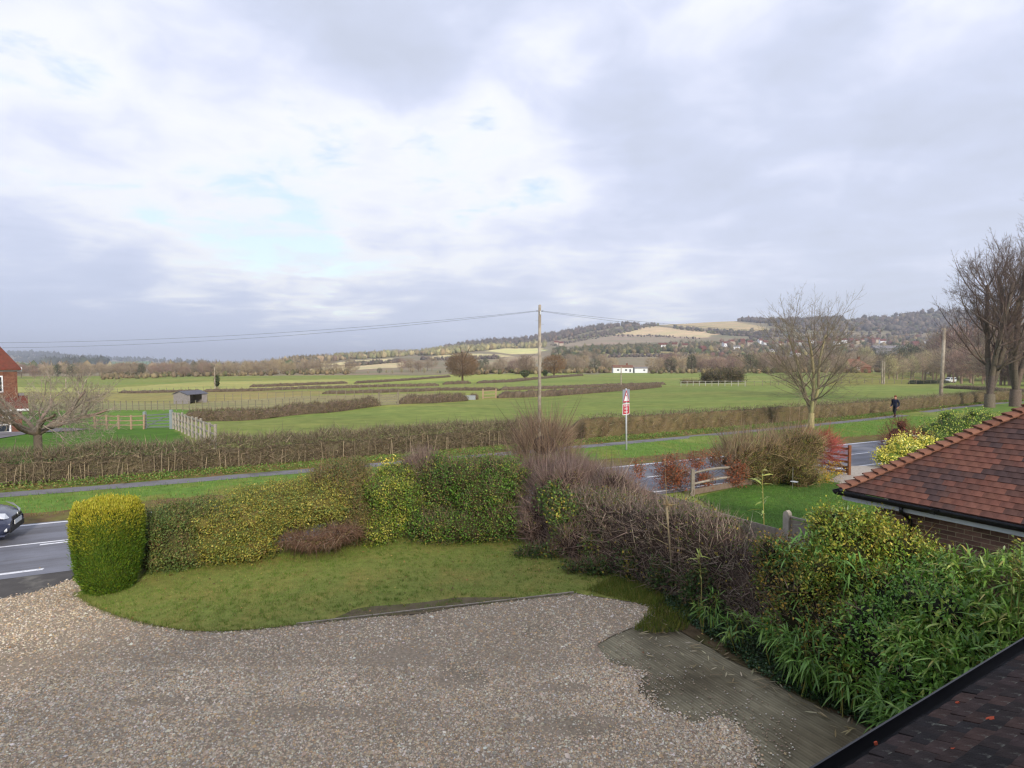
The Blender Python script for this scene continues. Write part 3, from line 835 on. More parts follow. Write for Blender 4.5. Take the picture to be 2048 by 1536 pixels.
poly_sheet('garden_lawn', LAWN + lawn_back, .012, LAWNM, 'mossy front lawn with a curved gravel edge', fine=.3, wob=.015)
grav_px = [(-900, 1650), (-500, 1330), (-60, 1212), (60, 1186), (140, 1160), (175, 1170), (330, 1200), (700, 1150), (1180, 1165), (1300, 1196), (1318, 1225), (1270, 1252), (1225, 1268), (1190, 1287), (1215, 1322),
           (1262, 1338), (1290, 1350), (1268, 1378), (1300, 1405), (1330, 1425), (1392, 1447), (1438, 1432), (1480, 1455), (1508, 1490), (1515, 1545), (1480, 1640), (1540, 1900)]
GRAV = [G(*p)[:2] for p in grav_px] + [np.array((1.0, .6)), np.array((-9, -1.5))]
poly_sheet('gravel_drive', GRAV, 0.0, GRAVB, 'gravel bed of the driveway', fine=.35, wob=.02)
ap = [RP(-45, -ROADW - .3), RP(5.2, -ROADW - .3), G(150, 1150), G(140, 1172), G(60, 1196), G(-60, 1222), G(-500, 1350), G(-900, 1500)]
poly_sheet('tarmac_apron', ap, -.006, APRON, 'cracked dark tarmac apron between road and gravel', fine=.4, wob=.03)

def concrete():
    t0, t1, s0, s1 = G(1185, 1290)[:2] @ D2 - 1.2, 9.4, 1.0, 11.4
    per = .055; n = int((t1 - t0) / per * 2); S = np.linspace(s0, s1, 40)
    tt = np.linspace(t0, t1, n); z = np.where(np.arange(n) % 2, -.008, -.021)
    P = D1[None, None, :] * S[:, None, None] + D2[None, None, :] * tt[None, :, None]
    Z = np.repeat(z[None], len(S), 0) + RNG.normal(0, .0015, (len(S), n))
    Cc = np.where((np.arange(n) % 2)[None, :, None] > 0, np.array(lin('#8c8570'))[None, None], np.array(lin('#787159'))[None, None]) * RNG.uniform(.8, 1.2, (len(S), n, 1)); V = np.concatenate([P, Z[..., None]], -1).reshape(-1, 3); idx = np.arange(len(V)).reshape(len(S), n)  # rib shade put into the vertex colour: grooves darker than ridges
    Q = np.stack([idx[:-1, :-1], idx[1:, :-1], idx[1:, 1:], idx[:-1, 1:]], -1).reshape(-1, 4)
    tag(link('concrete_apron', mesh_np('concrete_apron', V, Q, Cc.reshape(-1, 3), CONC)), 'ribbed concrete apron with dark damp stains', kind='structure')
concrete()
soil_px = [(1300, 1190), (1325, 1225), (1290, 1246), (1360, 1262), (1420, 1295), (1480, 1330), (1540, 1362), (1620, 1405), (1700, 1440), (1760, 1462), (1900, 1560), (2300, 1700), (2600, 1300), (1800, 1080), (1400, 1080)]
poly_sheet('border_soil', [G(*p)[:2] for p in soil_px], .006, SOILM, 'leaf-strewn soil bed along the boundary', fine=.25, wob=.03)

def in_poly(P, poly):
    return inside(P[:, 0], P[:, 1], [tuple(p[:2]) for p in poly])

def gravel():
    w = np.concatenate([RNG.uniform((-14.5, 4.8), (6, 12.8), (350000, 2)), RNG.uniform((-7.5, 4.8), (5, 8.6), (95000, 2))])
    ed = .10 * lump(np.c_[w, w[:, 0]], 1.4, 3.0)
    q = w + np.c_[ed, ed] + RNG.normal(0, 1, w.shape) * np.where(RNG.random((len(w), 1)) < .12, .22, .05)
    k = in_poly(q, GRAV) & ~in_poly(w + RNG.normal(0, .035, w.shape), LAWN + lawn_back); w = w[k]
    w = w[np.abs(w[:, 0] / w[:, 1]) < 1.32]
    w = w[RNG.random(len(w)) < np.where(np.abs(w[:, 0] / w[:, 1]) > 1.0, .35, np.where(w[:, 1] > 9.2, .48, .74))]
    P = np.c_[w, np.zeros(len(w))]; px, py = project(P)
    thin = .30 * np.clip(lump(P * .45, 1, 7.0), 0, 1)
    for (sx, sy, rx, ry) in MUD:
        thin = np.maximum(thin, np.clip(1.3 - np.hypot((px - sx) / rx, (py - sy) / ry) + .5 * lump(P * 2.2, 1, 2) + .35 * lump(P * 6.5, 1, 4), 0, .78))
    P = P[RNG.random(len(P)) > thin]; n = len(P)
    B = np.array([(1, .1, 0), (-.1, 1, 0), (-1, -.1, 0), (.1, -1, 0), (.1, .1, 1)], float)
    Fo = np.array([(0, 1, 4), (1, 2, 4), (2, 3, 4), (3, 0, 4)])
    s = (RNG.lognormal(math.log(.0104), .34, n) * np.where(P[:, 1] > 9.2, 1.15, 1.0))[:, None, None]
    a = RNG.uniform(0, 6.28, n); c, sn = np.cos(a)[:, None], np.sin(a)[:, None]
    V = B[None] * RNG.uniform(.65, 1.35, (n, 5, 3)) * s * np.array([1.25, .95, .85])
    x = V[..., 0] * c - V[..., 1] * sn; y = V[..., 0] * sn + V[..., 1] * c
    V = np.stack([x, y, V[..., 2] + .003], -1) + P[:, None, :] + RNG.normal(0, .004, (n, 5, 1)) * np.array([0, 0, .5])
    C = pick(n, [('#d0bea4', 3), ('#beab92', 3.4), ('#dacfb9', 2), ('#e8e0d2', .9), ('#aba396', 2.2), ('#c4a784', 1.7), ('#9a8874', 1.3), ('#d0b086', 1)], .16)
    C *= .93 * (1 + .12 * lump(P * .5, 1, 5.0) + .08 * lump(P * 1.7, 1, 2.0))[:, None]
    Fc = (Fo[None] + (np.arange(n) * 5)[:, None, None]).reshape(-1, 3)
    o = link('gravel', mesh_np('gravel', V.reshape(-1, 3), Fc, np.repeat(C, 5, 0), mat("pebble", attr=True, rough=.75, spec=.3, var=0)), kind='stuff')
    o["label"] = 'loose tan, grey and white pebbles on the driveway'
MUD = ((905, 1360, 80, 15), (820, 1315, 85, 20), (1150, 1455, 115, 20), (20, 1335, 100, 38), (1120, 1378, 60, 10), (640, 1425, 130, 12), (1230, 1300, 40, 20), (330, 1400, 90, 10))
gravel()
def grass_patch(name, label, P, hmin, hmax, w, cols, lean=.5, jit=.25):
    n = len(P)
    D = np.c_[RNG.normal(0, lean, (n, 2)), np.ones(n)]
    o = geo(name, [spikes_flat(P, D, RNG.uniform(hmin, hmax, n), w, pick(n, cols, jit))], GRASSB, None, 'stuff')
    o["label"] = label
    return o
def spikes_flat(P, D, Ln, W, C):
    n = len(P); D = unit(D); a = RNG.uniform(0, 6.28, n); S = np.c_[np.cos(a), np.sin(a), np.zeros(n)]
    Ln = np.asarray(Ln)[:, None]
    V = np.stack([P - S * W * .5, P + S * W * .5, P + D * Ln], 1).reshape(-1, 3)
    return V, (np.arange(n) * 3)[:, None] + np.array([[0, 1, 2]]), np.repeat(C, 3, 0)

def lawn_grass():
    w = RNG.uniform((-11.5, 9.0), (4.5, 16.8), (190000, 2))
    w = w[in_poly(w, LAWN + lawn_back)]; P = np.c_[w, np.full(len(w), .010)]
    px, py = project(P)
    mud = np.clip(1.3 - np.hypot((px - 830) / 170, (py - 1213 + (px - 830) * .11) / 15), 0, 1) + np.clip(1.2 - np.hypot((px - 660) / 120, (py - 1236) / 8), 0, 1)
    patch = .5 + .5 * lump(P * .8, 1, 3.3)
    P = P[(RNG.random(len(P)) > mud * .9)]
    patch = .5 + .5 * lump(P * .9, 1, 3.3) + .35 * lump(P * 3.1, 1, 1.0)
    g = RNG.random(len(P)) < np.clip(patch, .15, .85)
    grass_patch('lawn_grass', 'short mossy grass of the front lawn', P[g], .018, .045, .011, [('#7a923e', 3), ('#8a9e4c', 3), ('#668834', 2), ('#a4a262', 1.2)], .6)
    grass_patch('lawn_moss', 'yellowish moss and thatch in the front lawn', P[~g], .012, .032, .013, [('#968f52', 2.6), ('#a49c5e', 1.8), ('#888644', 2), ('#889c4e', 2.4)], .9)
lawn_grass()
def tufts():
    w = RNG.uniform((-11.0, 9.0), (4.0, 16.0), (5200, 2)); w = w[in_poly(w, LAWN + lawn_back)]
    w = w[lump(np.c_[w, w[:, 0]], .9, 6) > RNG.normal(.1, .5, len(w))]
    P = np.repeat(np.c_[w, np.full(len(w), .008)], 14, 0); P[:, :2] += RNG.normal(0, .028, (len(P), 2))
    grass_patch('lawn_tufts', 'coarser grass tufts scattered over the front lawn', P, .04, .09, .009, [('#6d8a34', 3), ('#84944a', 2), ('#5a7a2c', 2), ('#a09c60', 1)], .55)
    # ragged fringe along the edge of the lawn
    E = resample(np.array(LAWN[:9]), .02); E = np.repeat(E, 5, 0) + RNG.normal(0, .035, (len(E) * 5, 2))
    grass_patch('lawn_fringe', 'ragged grass fringe along the gravel edge', np.c_[E, np.full(len(E), .004)], .03, .085, .009, [('#6d7f34', 3), ('#848444', 2), ('#5a6e2c', 2), ('#93875a', 1)], .7)
tufts()
def fallen():
    w = RNG.uniform((-11.0, 8.0), (3.6, 16.0), (420, 2)); k = in_poly(w, LAWN + lawn_back); w = w[k | (RNG.random(len(w)) < .12)]; n = len(w)
    o = geo('fallen_leaves', [leaves(np.c_[w, np.full(n, .03)], np.c_[RNG.normal(0, 1, (n, 2)), RNG.normal(0, .2, n)], np.tile([0, 0, 1.], (n, 1)) + rvec(n) * .35, RNG.uniform(.035, .07, n), RNG.uniform(.025, .05, n), pick(n, [('#a5804c', 3), ('#8a6238', 2), ('#c0a45c', 1.4), ('#6d4c34', 2)]))], LEAF, None, 'stuff')
    o["label"] = 'brown and yellow fallen leaves scattered on the lawn and gravel'
fallen()

def lawn_mud():
    pts = []
    for a in np.linspace(0, 2 * math.pi, 40, endpoint=False):
        x = 835 + 175 * math.cos(a) * (1 + .15 * math.sin(3 * a + 1)); pts.append(G(x, 1216 - (x - 835) * .105 + 11 * math.sin(a) * (1 + .2 * math.sin(5 * a)))[:2])
    poly_sheet('bare_earth', pts, .016, mat("bare_earth", lin('#6a5f4c'), .95, .1, .3, 6, .6, 50, coords='World', col2=lin('#5a5a35'), patch=(3, .5, .62)), 'worn muddy patch in the lawn beside the edging')
lawn_mud()
# timber edging along the straight side of the lawn
def edging():
    t = thing('lawn_edging', 'weathered timber edging board between lawn and gravel', 'edging', V3(LAWN[7], 0))
    EM = mat("edging_wood", lin('#a0968a'), .9, .1, .3, 9, .4, 60)
    a, b = LAWN[7], LAWN[8]; n = 4
    for i in range(n):
        p, q = a + (b - a) * (i + .004) / n, a + (b - a) * (i + .996) / n
        MB().beam(V3(p, .006), V3(q, .008 + .006 * (i % 2)), .03, .06).build('edging_board', EM, t, bevel=.004)
edging()

# ------------------------------------------------------------------ clipped yew at the drive entrance
def yew():
    c = G(219, 1178); base = c
    t = thing('clipped_yew', 'golden clipped yew shaped like a barrel beside the drive entrance', 'bush', base)
    Yc = c[1]; k = Yc / F; R = 61 * k; H = 174 * k
    n = 26000
    a = RNG.uniform(0, 6.283, n); hh = RNG.uniform(0, 1, n); top = RNG.random(n) < .24
    def prof(h):  # radius by height fraction
        return np.interp(h, [0, .06, .25, .5, .8, .92, 1.0], [.62, .72, .9, .98, 1.02, 1.0, .90])
    r = np.where(top, np.sqrt(RNG.random(n)) * .92, prof(hh))
    h = np.where(top, 1.0 + .02 * RNG.normal(size=n), hh)
    P = np.c_[c[0] + R * r * np.cos(a), c[1] + R * r * np.sin(a), H * h]
    out = np.c_[np.cos(a), np.sin(a), np.zeros(n)]; out[top] = (0, 0, 1); out[:, 2] += np.where(h > .85, .7, 0)
    P = P + unit(out) * (R * .06 * lump(P, 3.2, 1.1) + R * .035 * lump(P, 8.5, 2.1) - .045 * RNG.random(n) + .05 * (RNG.random(n) < .03))[:, None] 
    yel = np.clip((h - .60) / .35 + .35 * lump(P, 2.5, 4) + RNG.normal(0, .25, n), 0, 1)[:, None]
    C = pick(n, [('#5a7a24', 3), ('#4c6e22', 2), ('#728628', 2.4)], .25) * (1 - yel) + pick(n, [('#b2ac38', 3), ('#9fa032', 2), ('#c4b848', 1)], .2) * yel
    D = unit(out) * .8 + RNG.normal(0, .35, (n, 3)) + np.array([0, 0, .75])
    Vc = ICO3[0].copy(); hz = (Vc[:, 2] + 1) / 2; rad = np.hypot(Vc[:, 0], Vc[:, 1]) + 1e-6
    rr = np.minimum(prof(hz), 9) * .93 * np.minimum(1, rad * 1.9)
    Vc = np.c_[c[0] + R * rr * Vc[:, 0] / rad, c[1] + R * rr * Vc[:, 1] / rad, .02 + hz * H * .965]
    geo('inner_branches', [(Vc, ICO3[1], pick(len(Vc), [('#4a5a1c', 2), ('#3b4a18', 1)], .2))], TWIG, t)
    geo('foliage', [leaves(P, D, unit(out) + rvec(n) * .6, RNG.uniform(.035, .075, n), RNG.uniform(.012, .022, n), C)], LEAF, t)
yew()

# ------------------------------------------------------------------ the mixed hedge behind the lawn, shrub by shrub
OLIVE = [('#97923e', 3), ('#aaa24a', 3), ('#828638', 3), ('#bcb058', 1.4), ('#8a7546', 1)]
DKGRN = [('#60763c', 3), ('#748444', 3), ('#526834', 2), ('#858048', 1.5), ('#7d6045', .8)]
BRIGHT = [('#587f2c', 3), ('#6a9234', 2.4), ('#476a28', 3), ('#8a9a3c', 1.2), ('#968e42', .7)]
BRTWIG = [('#7a6558', 3), ('#8a7262', 3), ('#6a564c', 2), ('#988474', 1)]
PURTWIG = [('#7a675e', 3), ('#89766c', 3), ('#66544e', 2), ('#9c8a7c', 1.2)]
shrub('cotoneaster_bush', 'dark green cotoneaster beside the clipped yew', 'bush',
      [EL(345, 1085, 12.9, 68, 62, .7), EL(330, 1050, 13.2, 46, 34, .6), EL(395, 1035, 13.4, 48, 36, .6), EL(312, 1112, 12.7, 36, 34, .5), EL(380, 1105, 12.8, 42, 30, .4)], 21000, .045, .025, DKGRN + [('#7f7f40', 1.5)], '#4c4a2c', 1400,
      [('#6f6048', 1), ('#7d7a4c', 1)], .26, .0035, seed=1.0)
shrub('honeysuckle_hedge_bush', 'low spreading olive-yellow bush, widest in the hedge behind the lawn', 'bush',
      [EL(465, 1055, 13.4, 88, 50, .8), EL(540, 1030, 13.9, 92, 46, .9), EL(630, 1012, 14.3, 84, 46, .85), EL(430, 1085, 13.0, 58, 36, .55), EL(500, 1090, 13.2, 52, 28, .45), EL(560, 995, 14.8, 100, 22, .7), EL(640, 975, 15.2, 66, 22, .6)], 42000, .046, .027, OLIVE + DKGRN[:2], '#5c562c', 1800,
      [('#74643f', 1), ('#807a44', 1)], .24, .0035, seed=2.0)
shrub('dead_cotoneaster', 'dead red-brown twiggy patch at the foot of the olive bush', 'bush',
      [EL(615, 1082, 13.35, 66, 15, .25), EL(680, 1068, 13.6, 38, 18, .25)], 2600, .026, .015, [('#6b4f3a', 3), ('#7d6244', 2), ('#747040', 2.5)], '#4a382c', 3400,
      [('#7d6252', 3), ('#968270', 1.6), ('#644c40', 3)], .26, .0035, seed=3.0, twup=-.2, stray=0, nocore=True, lo=.4)
shrub('bronze_green_bush', 'tall bronze-green rounded bush in the middle of the hedge', 'bush',
      [EL(680, 985, 15.0, 66, 50, .85), EL(685, 948, 15.6, 56, 26, .75), EL(625, 1000, 14.8, 50, 38, .6), EL(712, 1045, 14.4, 42, 40, .5), EL(720, 975, 15.2, 36, 36, .5)], 27000, .042, .023,
      [('#66703c', 3), ('#7a7844', 3), ('#87704a', 2), ('#56663a', 2), ('#8f6c4a', .8), ('#8c8840', 1.5)], '#4c4628', 2400, [('#84705a', 2), ('#7a5e4c', 1)], .28, .0035, seed=4.0)
shrub('variegated_bush', 'green and yellow variegated bush beside the bronze-green one', 'bush',
      [EL(770, 1000, 15.0, 50, 50, .7), EL(788, 958, 15.6, 44, 22, .6), EL(758, 1055, 14.6, 46, 34, .5), EL(815, 1010, 15.0, 30, 44, .5)], 15000, .055, .03,
      [('#66842e', 4), ('#8f9a38', 3), ('#54742a', 2), ('#b9b250', 1.0), ('#767442', 1)], '#454c26', 1200, [('#7a6a4c', 1)], .24, .004, seed=5.0)
shrub('yellow_spotted_laurel', 'bright yellow leaves poking over the hedge top in front of the road', 'bush',
      [EL(790, 933, 16.2, 36, 8, .3)], 260, .085, .04, [('#d6c552', 3), ('#b9b042', 2), ('#e0d070', 2)], '#555a28', 0, seed=6.0, m=GLOSSY_LEAF, k=.6, stray=0)
shrub('privet_bush', 'broad green privet bush, tallest in the hedge behind the lawn', 'bush',
      [EL(965, 990, 15.4, 82, 68, .95), EL(885, 985, 15.6, 56, 60, .8), EL(955, 942, 16.2, 70, 28, .85), EL(875, 945, 16.4, 42, 30, .6), EL(995, 1045, 14.9, 52, 38, .6), EL(865, 1055, 14.7, 50, 32, .5), EL(930, 1058, 14.7, 50, 30, .5), EL(1020, 975, 15.6, 36, 50, .6)],
      40000, .052, .028, BRIGHT + [('#7a6e44', 2), ('#3c5428', 3)], '#3a3c20', 5200, [('#7a6556', 2), ('#85725e', 1)], .3, .0035, seed=7.0)
shrub('bare_purple_shrub', 'bare purple-brown twigs between the variegated and privet bushes', 'bush',
      [EL(845, 938, 16.0, 34, 30, .4)], 200, .03, .018, [('#7a6a40', 1)], '#54453c', 2600, PURTWIG, .36, .0035, seed=8.0, nocore=True, stray=0)
shrub('bare_hawthorn', 'bare brown hawthorn mass to the right of the privet bush', 'bush',
      [EL(1130, 1000, 15.2, 86, 58, .95), EL(1210, 1010, 14.6, 74, 58, .85), EL(1110, 948, 16.2, 74, 26, .8), EL(1265, 1040, 13.7, 52, 56, .7), EL(1085, 1055, 14.6, 48, 42, .5), EL(1180, 1085, 13.6, 80, 48, .5), EL(1180, 955, 15.8, 50, 20, .5)],
      9000, .038, .024, [('#6e6a38', 2), ('#7d5f42', 2), ('#8a7a40', 1), ('#566a30', 2)], '#3c302a', 19000, PURTWIG, .40, .0045, seed=9.0, la=.26)
shrub('bramble_patch', 'green and yellow bramble leaves on the face of the bare hawthorn', 'bush',
      [EL(1150, 1045, 13.6, 60, 55, .22), EL(1215, 1090, 13.0, 52, 38, .22), EL(1110, 1000, 14.2, 32, 32, .2), EL(1230, 1030, 13.3, 36, 38, .18)],
      8500, .062, .045, [('#587434', 4), ('#67863c', 3), ('#97943a', 1.4), ('#b0a044', .5), ('#6f5f3a', 1), ('#40582a', 3)], '#40381f', 1500, BRTWIG, .3, .003, seed=10.0, nocore=True, lo=.5)
shrub('bramble_patch', 'dark leafy brambles with a few yellow leaves at the corner of the lawn', 'bush',
      [EL(1290, 1125, 12.2, 56, 42, .3), EL(1200, 1140, 12.5, 66, 20, .28), EL(1350, 1150, 11.4, 50, 40, .3), EL(1420, 1180, 10.6, 50, 38, .3), EL(1090, 1105, 13.6, 60, 14, .25)],
      10500, .055, .04, [('#46602c', 4), ('#38502a', 4), ('#5d7434', 2), ('#a09236', .7), ('#6a5a38', 1.4)], '#2f2a18', 2600, BRTWIG, .32, .0033, seed=10.5, nocore=True, lo=.4)
# clipped twiggy hedge in front of the boundary fence
def hedge(name, label, L, h, w, ntw, nl, twcols, leafcols, core_col, tw_len=.22, tw_r=.004, lsz=.035, group=None, seed=0.0, zf=None, cat='hedge', twup=.35, cores=True, hvar=.08, wild=0, m=None, corek=.8):
    """hedge along a ground polyline (n,2): inner twigs, twigs and leaves"""
    L_step = max(.25, h * .25); L = resample(np.asarray(L, float), L_step); n = len(L); Nn = normals2(L)
    zg = hgt(L[:, 0], L[:, 1]) if zf is None else np.full(n, zf)
    hh = h * (1 + hvar * lump(np.c_[L, zg * 0] * (1.2 / h), 1, seed))
    ep = np.arange(n) * L_step; end = np.minimum(ep, ep[-1] - ep); hh = hh * np.clip(.35 + .65 * end / (h * 1.1), .35, 1)
    mid = n // 2
    t = thing(name, label, cat, (L[mid, 0], L[mid, 1], zg[mid]), group)
    prof = [(-.5, 0.0), (-.52, .35), (-.5, .75), (-.34, .98), (0, 1.02), (.34, .98), (.5, .75), (.52, .35), (.5, 0.0)]
    if cores:
        V = []
        for (a, b) in prof: V.append(np.c_[L + Nn * (a * w * corek), zg - .05 + b * hh * (corek + .08)])
        V = np.stack(V, 1)
        V = V + (RNG.normal(0, .035, V.shape) * h)
        m_ = len(prof); idx = np.arange(n * m_).reshape(n, m_)
        Q = np.stack([idx[:-1, :-1], idx[1:, :-1], idx[1:, 1:], idx[:-1, 1:]], -1).reshape(-1, 4)
        caps = np.array([[idx[e, j], idx[e, j + 1], idx[e, -1]] for e in (0, n - 1) for j in range(m_ - 2)])
        Vf = V.reshape(-1, 3); t_o = LOCS[t.name]
        link('inner_branches', mesh_np('inner_branches', Vf - t_o, [Q, caps], pick(len(Vf), [(core_col, 1)], .35), TWIG), t)
    def pts(k, lo, hi):
        s = RNG.uniform(0, n - 1.001, k); i = s.astype(int); f = (s - i)[:, None]
        c = L[i] * (1 - f) + L[i + 1] * f; nn = Nn[i]; z0 = zg[i] * (1 - f[:, 0]) + zg[i + 1] * f[:, 0]; hk = hh[i]
        q = RNG.uniform(0, len(prof) - 1.001, k); j = q.astype(int); g = q - j
        pr = np.array(prof); ab = pr[j] * (1 - g)[:, None] + pr[j + 1] * g[:, None]
        sc = RNG.uniform(lo, hi, k)
        P = np.c_[c + nn * (ab[:, 0] * w * sc)[:, None], z0 + ab[:, 1] * hk * sc]
        out = unit(np.c_[nn * np.sign(ab[:, :1]) * np.where(np.abs(ab[:, :1]) > .4, 1, .2), np.where(ab[:, 1] > .9, 1, .1)])
        P = P + out * (.06 * h * lump(P, 2.2 / h, seed))[:, None]
        return P, out
    if ntw:
        P, o = pts(ntw, .66, 1.0); D = o * .6 + RNG.normal(0, .5, P.shape) + np.array([0, 0, twup])
        th = RNG.random(ntw) < .06; geo('twigs', [spikes(P, D, RNG.uniform(.45, 1.4, ntw) * tw_len * np.where(th, 1.6, 1), tw_r * np.where(th, 2.2, RNG.uniform(.7, 1.3, ntw)), pick(ntw, twcols, .32))], TWIG, t, 'stuff')
    if nl:
        P, o = pts(nl, .85, 1.06); pt = lump(P * .5, 1, seed + 2) > RNG.normal(-.1, .5, nl)
        P, o = P[pt], o[pt]; s = RNG.uniform(.6, 1.3, len(P))
        geo('foliage', [leaves(P, rvec(len(P)) + o * .4, o + rvec(len(P)) * .7, s * lsz, s * lsz * .6, pick(len(P), leafcols, .25))], m or LEAF, t, 'stuff')
    return t
FENCE0 = AT(1575, 1022, 10.6)                                    # top of the concrete post
FP = FENCE0[:2]
GL = np.array([FP + D1 * s - D2 * (.75 + .1 * s) for s in (-1.2, 0, 1.5, 3.0, 4.6, 6.0)])
hedge('clipped_twig_hedge', 'grey-brown leafless clipped hedge in front of the boundary fence', GL, 1.70, 1.2, 15000, 12000,
      [('#88776a', 3), ('#998878', 2.5), ('#716055', 3), ('#b3a491', 1.1)], [('#5a6a30', 3), ('#46582a', 3), ('#8a8038', 1.2), ('#b09a3c', .4)], '#40352e', .30, .0046, .05, seed=3, zf=0.0, hvar=.13)
# dome of bare upright twigs beside the road
shrub('bare_willow_bush', 'dome-shaped bush of bare upright brown twigs in front of the telegraph pole', 'bush',
      [EL(1090, 890, 18.0, 62, 44, .9), EL(1085, 932, 17.2, 72, 34, .8)], 260, .03, .018, [('#8a7040', 1)], '#4f4238', 1900, [('#7d6a58', 3), ('#8d7862', 2), ('#645244', 2)], .95, .0055, seed=11.0, twup=1.0, k=.45, sublobes=0)
# cut pollard sapling and cane in the border
def sapling():
    b = G(1345, 1196); b = np.array((b[0], b[1], 0)); Y = b[1]
    t = thing('cut_sapling', 'pale sapling with a knobbly cut head in the border', 'tree', b)
    pts = [b + (0, 0, -.05), AT(1342, 1120, Y), AT(1336, 1050, Y), AT(1333, 1012, Y)]
    m = MB(); m.tube(pts, [.024, .02, .018, .032], 8, lin('#8c8068')); m.build('trunk', BARK, t, smooth=True)
    P0 = np.repeat(np.array([AT(1333, 1010, Y)]), 26, 0) + RNG.normal(0, .03, (26, 3))
    D = RNG.normal(0, .8, (26, 3)) + np.array([0, 0, .5])
    parts = [spikes(P0, D, RNG.uniform(.1, .45, 26), .007, pick(26, [('#a08f6c', 1), ('#8a7a5c', 1)]))]
    q = np.array([AT(1334, 1012, Y), AT(1330, 930, Y + .1), AT(1336, 1090, Y), AT(1338, 1060, Y)]); dd = np.array([(-.06, 0, 1.), (0, 0, 1), (-.7, .1, .35), (-.6, 0, .5)])
    parts.append(spikes(q, dd, np.array([.9, .3, .5, .45]), .012, pick(4, [('#a08f6c', 1)])))
    geo('crown', parts, TWIG, t)
sapling()
def bamboo_cane(name, label, px, y0, y1, Y, n=26, s=1.0):
    b = AT(px, y0, Y); b[2] = 0; top = AT(px - 4, y1, Y)
    t = thing(name, label, 'bamboo', b)
    MB().tube([b, (b + top) / 2 + (.03, 0, 0), top], [.011 * s, .009 * s, .004 * s], 6, lin('#a59b5c')).build('cane', TWIG, t)
    zz = RNG.uniform(.55, 1.0, n); P = b + (top - b) * zz[:, None]
    D = np.c_[RNG.normal(0, 1, (n, 2)), RNG.uniform(-.1, .8, n)]
    geo('foliage', [blades(P, D, RNG.uniform(.2, .34, n) * s, .032 * s, pick(n, [('#a2ae55', 2), ('#8a9c44', 2), ('#b3b466', 1)]), .6)], GLOSSY_LEAF, t)
bamboo_cane('bamboo_cane', 'single pale bamboo cane standing above the clipped hedge', 1528, 1130, 938, 11.3)
bamboo_cane('bamboo_cane', 'short leafy bamboo shoot low in the border beside the sapling', 1402, 1215, 1100, 10.2, 22, .8)

# mixed evergreen bushes and bamboo along the boundary
YG = [('#94a238', 3), ('#7c9434', 3), ('#b0aa40', 2.4), ('#c8b650', 1.2), ('#5f7a2c', 2.4)]
MIDG = [('#608c36', 3), ('#739e3e', 3), ('#50762f', 3), ('#96a646', 1.4)]
shrub('golden_privet', 'yellow-green privet with upright shoots beside the garage corner', 'bush',
      [EL(1690, 1110, 9.2, 66, 66, .7), EL(1790, 1115, 8.9, 66, 60, .7), EL(1640, 1165, 8.9, 60, 60, .6), EL(1740, 1190, 8.5, 80, 64, .7), EL(1665, 1058, 9.5, 40, 34, .45), EL(1730, 1060, 9.3, 40, 30, .4), EL(1850, 1140, 8.5, 50, 46, .5)],
      21000, .056, .026, YG, '#2c2e16', 1800, [('#6a6030', 1)], .25, .004, seed=12.0, m=GLOSSY_LEAF)
shrub('orange_berried_bush', 'bush with yellow-orange autumn leaves below the privet', 'bush',
      [EL(1575, 1170, 9.2, 55, 60, .6), EL(1620, 1240, 8.6, 80, 70, .6), EL(1700, 1290, 8.0, 80, 70, .6), EL(1560, 1120, 9.6, 50, 45, .5)],
      10500, .054, .028, [('#9a8a38', 2), ('#b8943c', 1.4), ('#5a702c', 4), ('#465c26', 3), ('#7d6834', 1.2)], '#262412', 1500, BRTWIG, .25, .004, seed=13.0)
shrub('laurel_bush', 'dark green laurel bush between the privet and the near roof', 'bush',
      [EL(1820, 1220, 8.0, 95, 90, .8), EL(1780, 1310, 7.5, 90, 85, .7), EL(1900, 1280, 7.3, 90, 100, .8), EL(1850, 1370, 6.9, 85, 75, .6)],
      14000, .066, .03, MIDG, '#1c2014', 800, BRTWIG, .2, .004, seed=14.0, m=GLOSSY_LEAF)
def shoots(name, label, pts):
    c = AT(*pts[0]); c[2] = 0
    t = thing(name, label, 'bush', c); P, D, C, S = [], [], [], MB()
    for (px, py, Y) in pts:
        top = AT(px, py, Y); L = .55
        S.tube([top - (0, 0, L + .35), top], [.006, .002], 5, lin('#6a6a34'))
        k = 34
        f = RNG.uniform(0, 1, k); P.append(top - np.array([0, 0, L]) * f[:, None]); a = RNG.uniform(0, 6.28, k)
        D.append(np.c_[np.cos(a), np.sin(a), np.full(k, .55)])
    S.build('stem', TWIG, t)
    P, D = np.concatenate(P), np.concatenate(D); n = len(P)
    geo('foliage', [leaves(P, D, np.tile([0, 0, 1.], (n, 1)) + rvec(n) * .4, RNG.uniform(.045, .075, n), .026, pick(n, [('#8c9a3a', 3), ('#6d8530', 2), ('#b09a4a', 1)]))], GLOSSY_LEAF, t)
shoots('privet_shoot', 'pale upright privet shoot in front of the garage downpipe', [(1743, 1003, 8.9)])
shoots('privet_shoot', 'pale upright privet shoot against the brick wall of the garage', [(1783, 1017, 8.8)])
shoots('privet_shoot', 'short privet shoot lowest against the garage bricks', [(1842, 1066, 8.3)])
shoots('privet_shoot', 'blue-green shoots against the garage fascia at the picture edge', [(2028, 1072, 6.6), (2042, 1082, 6.5)])

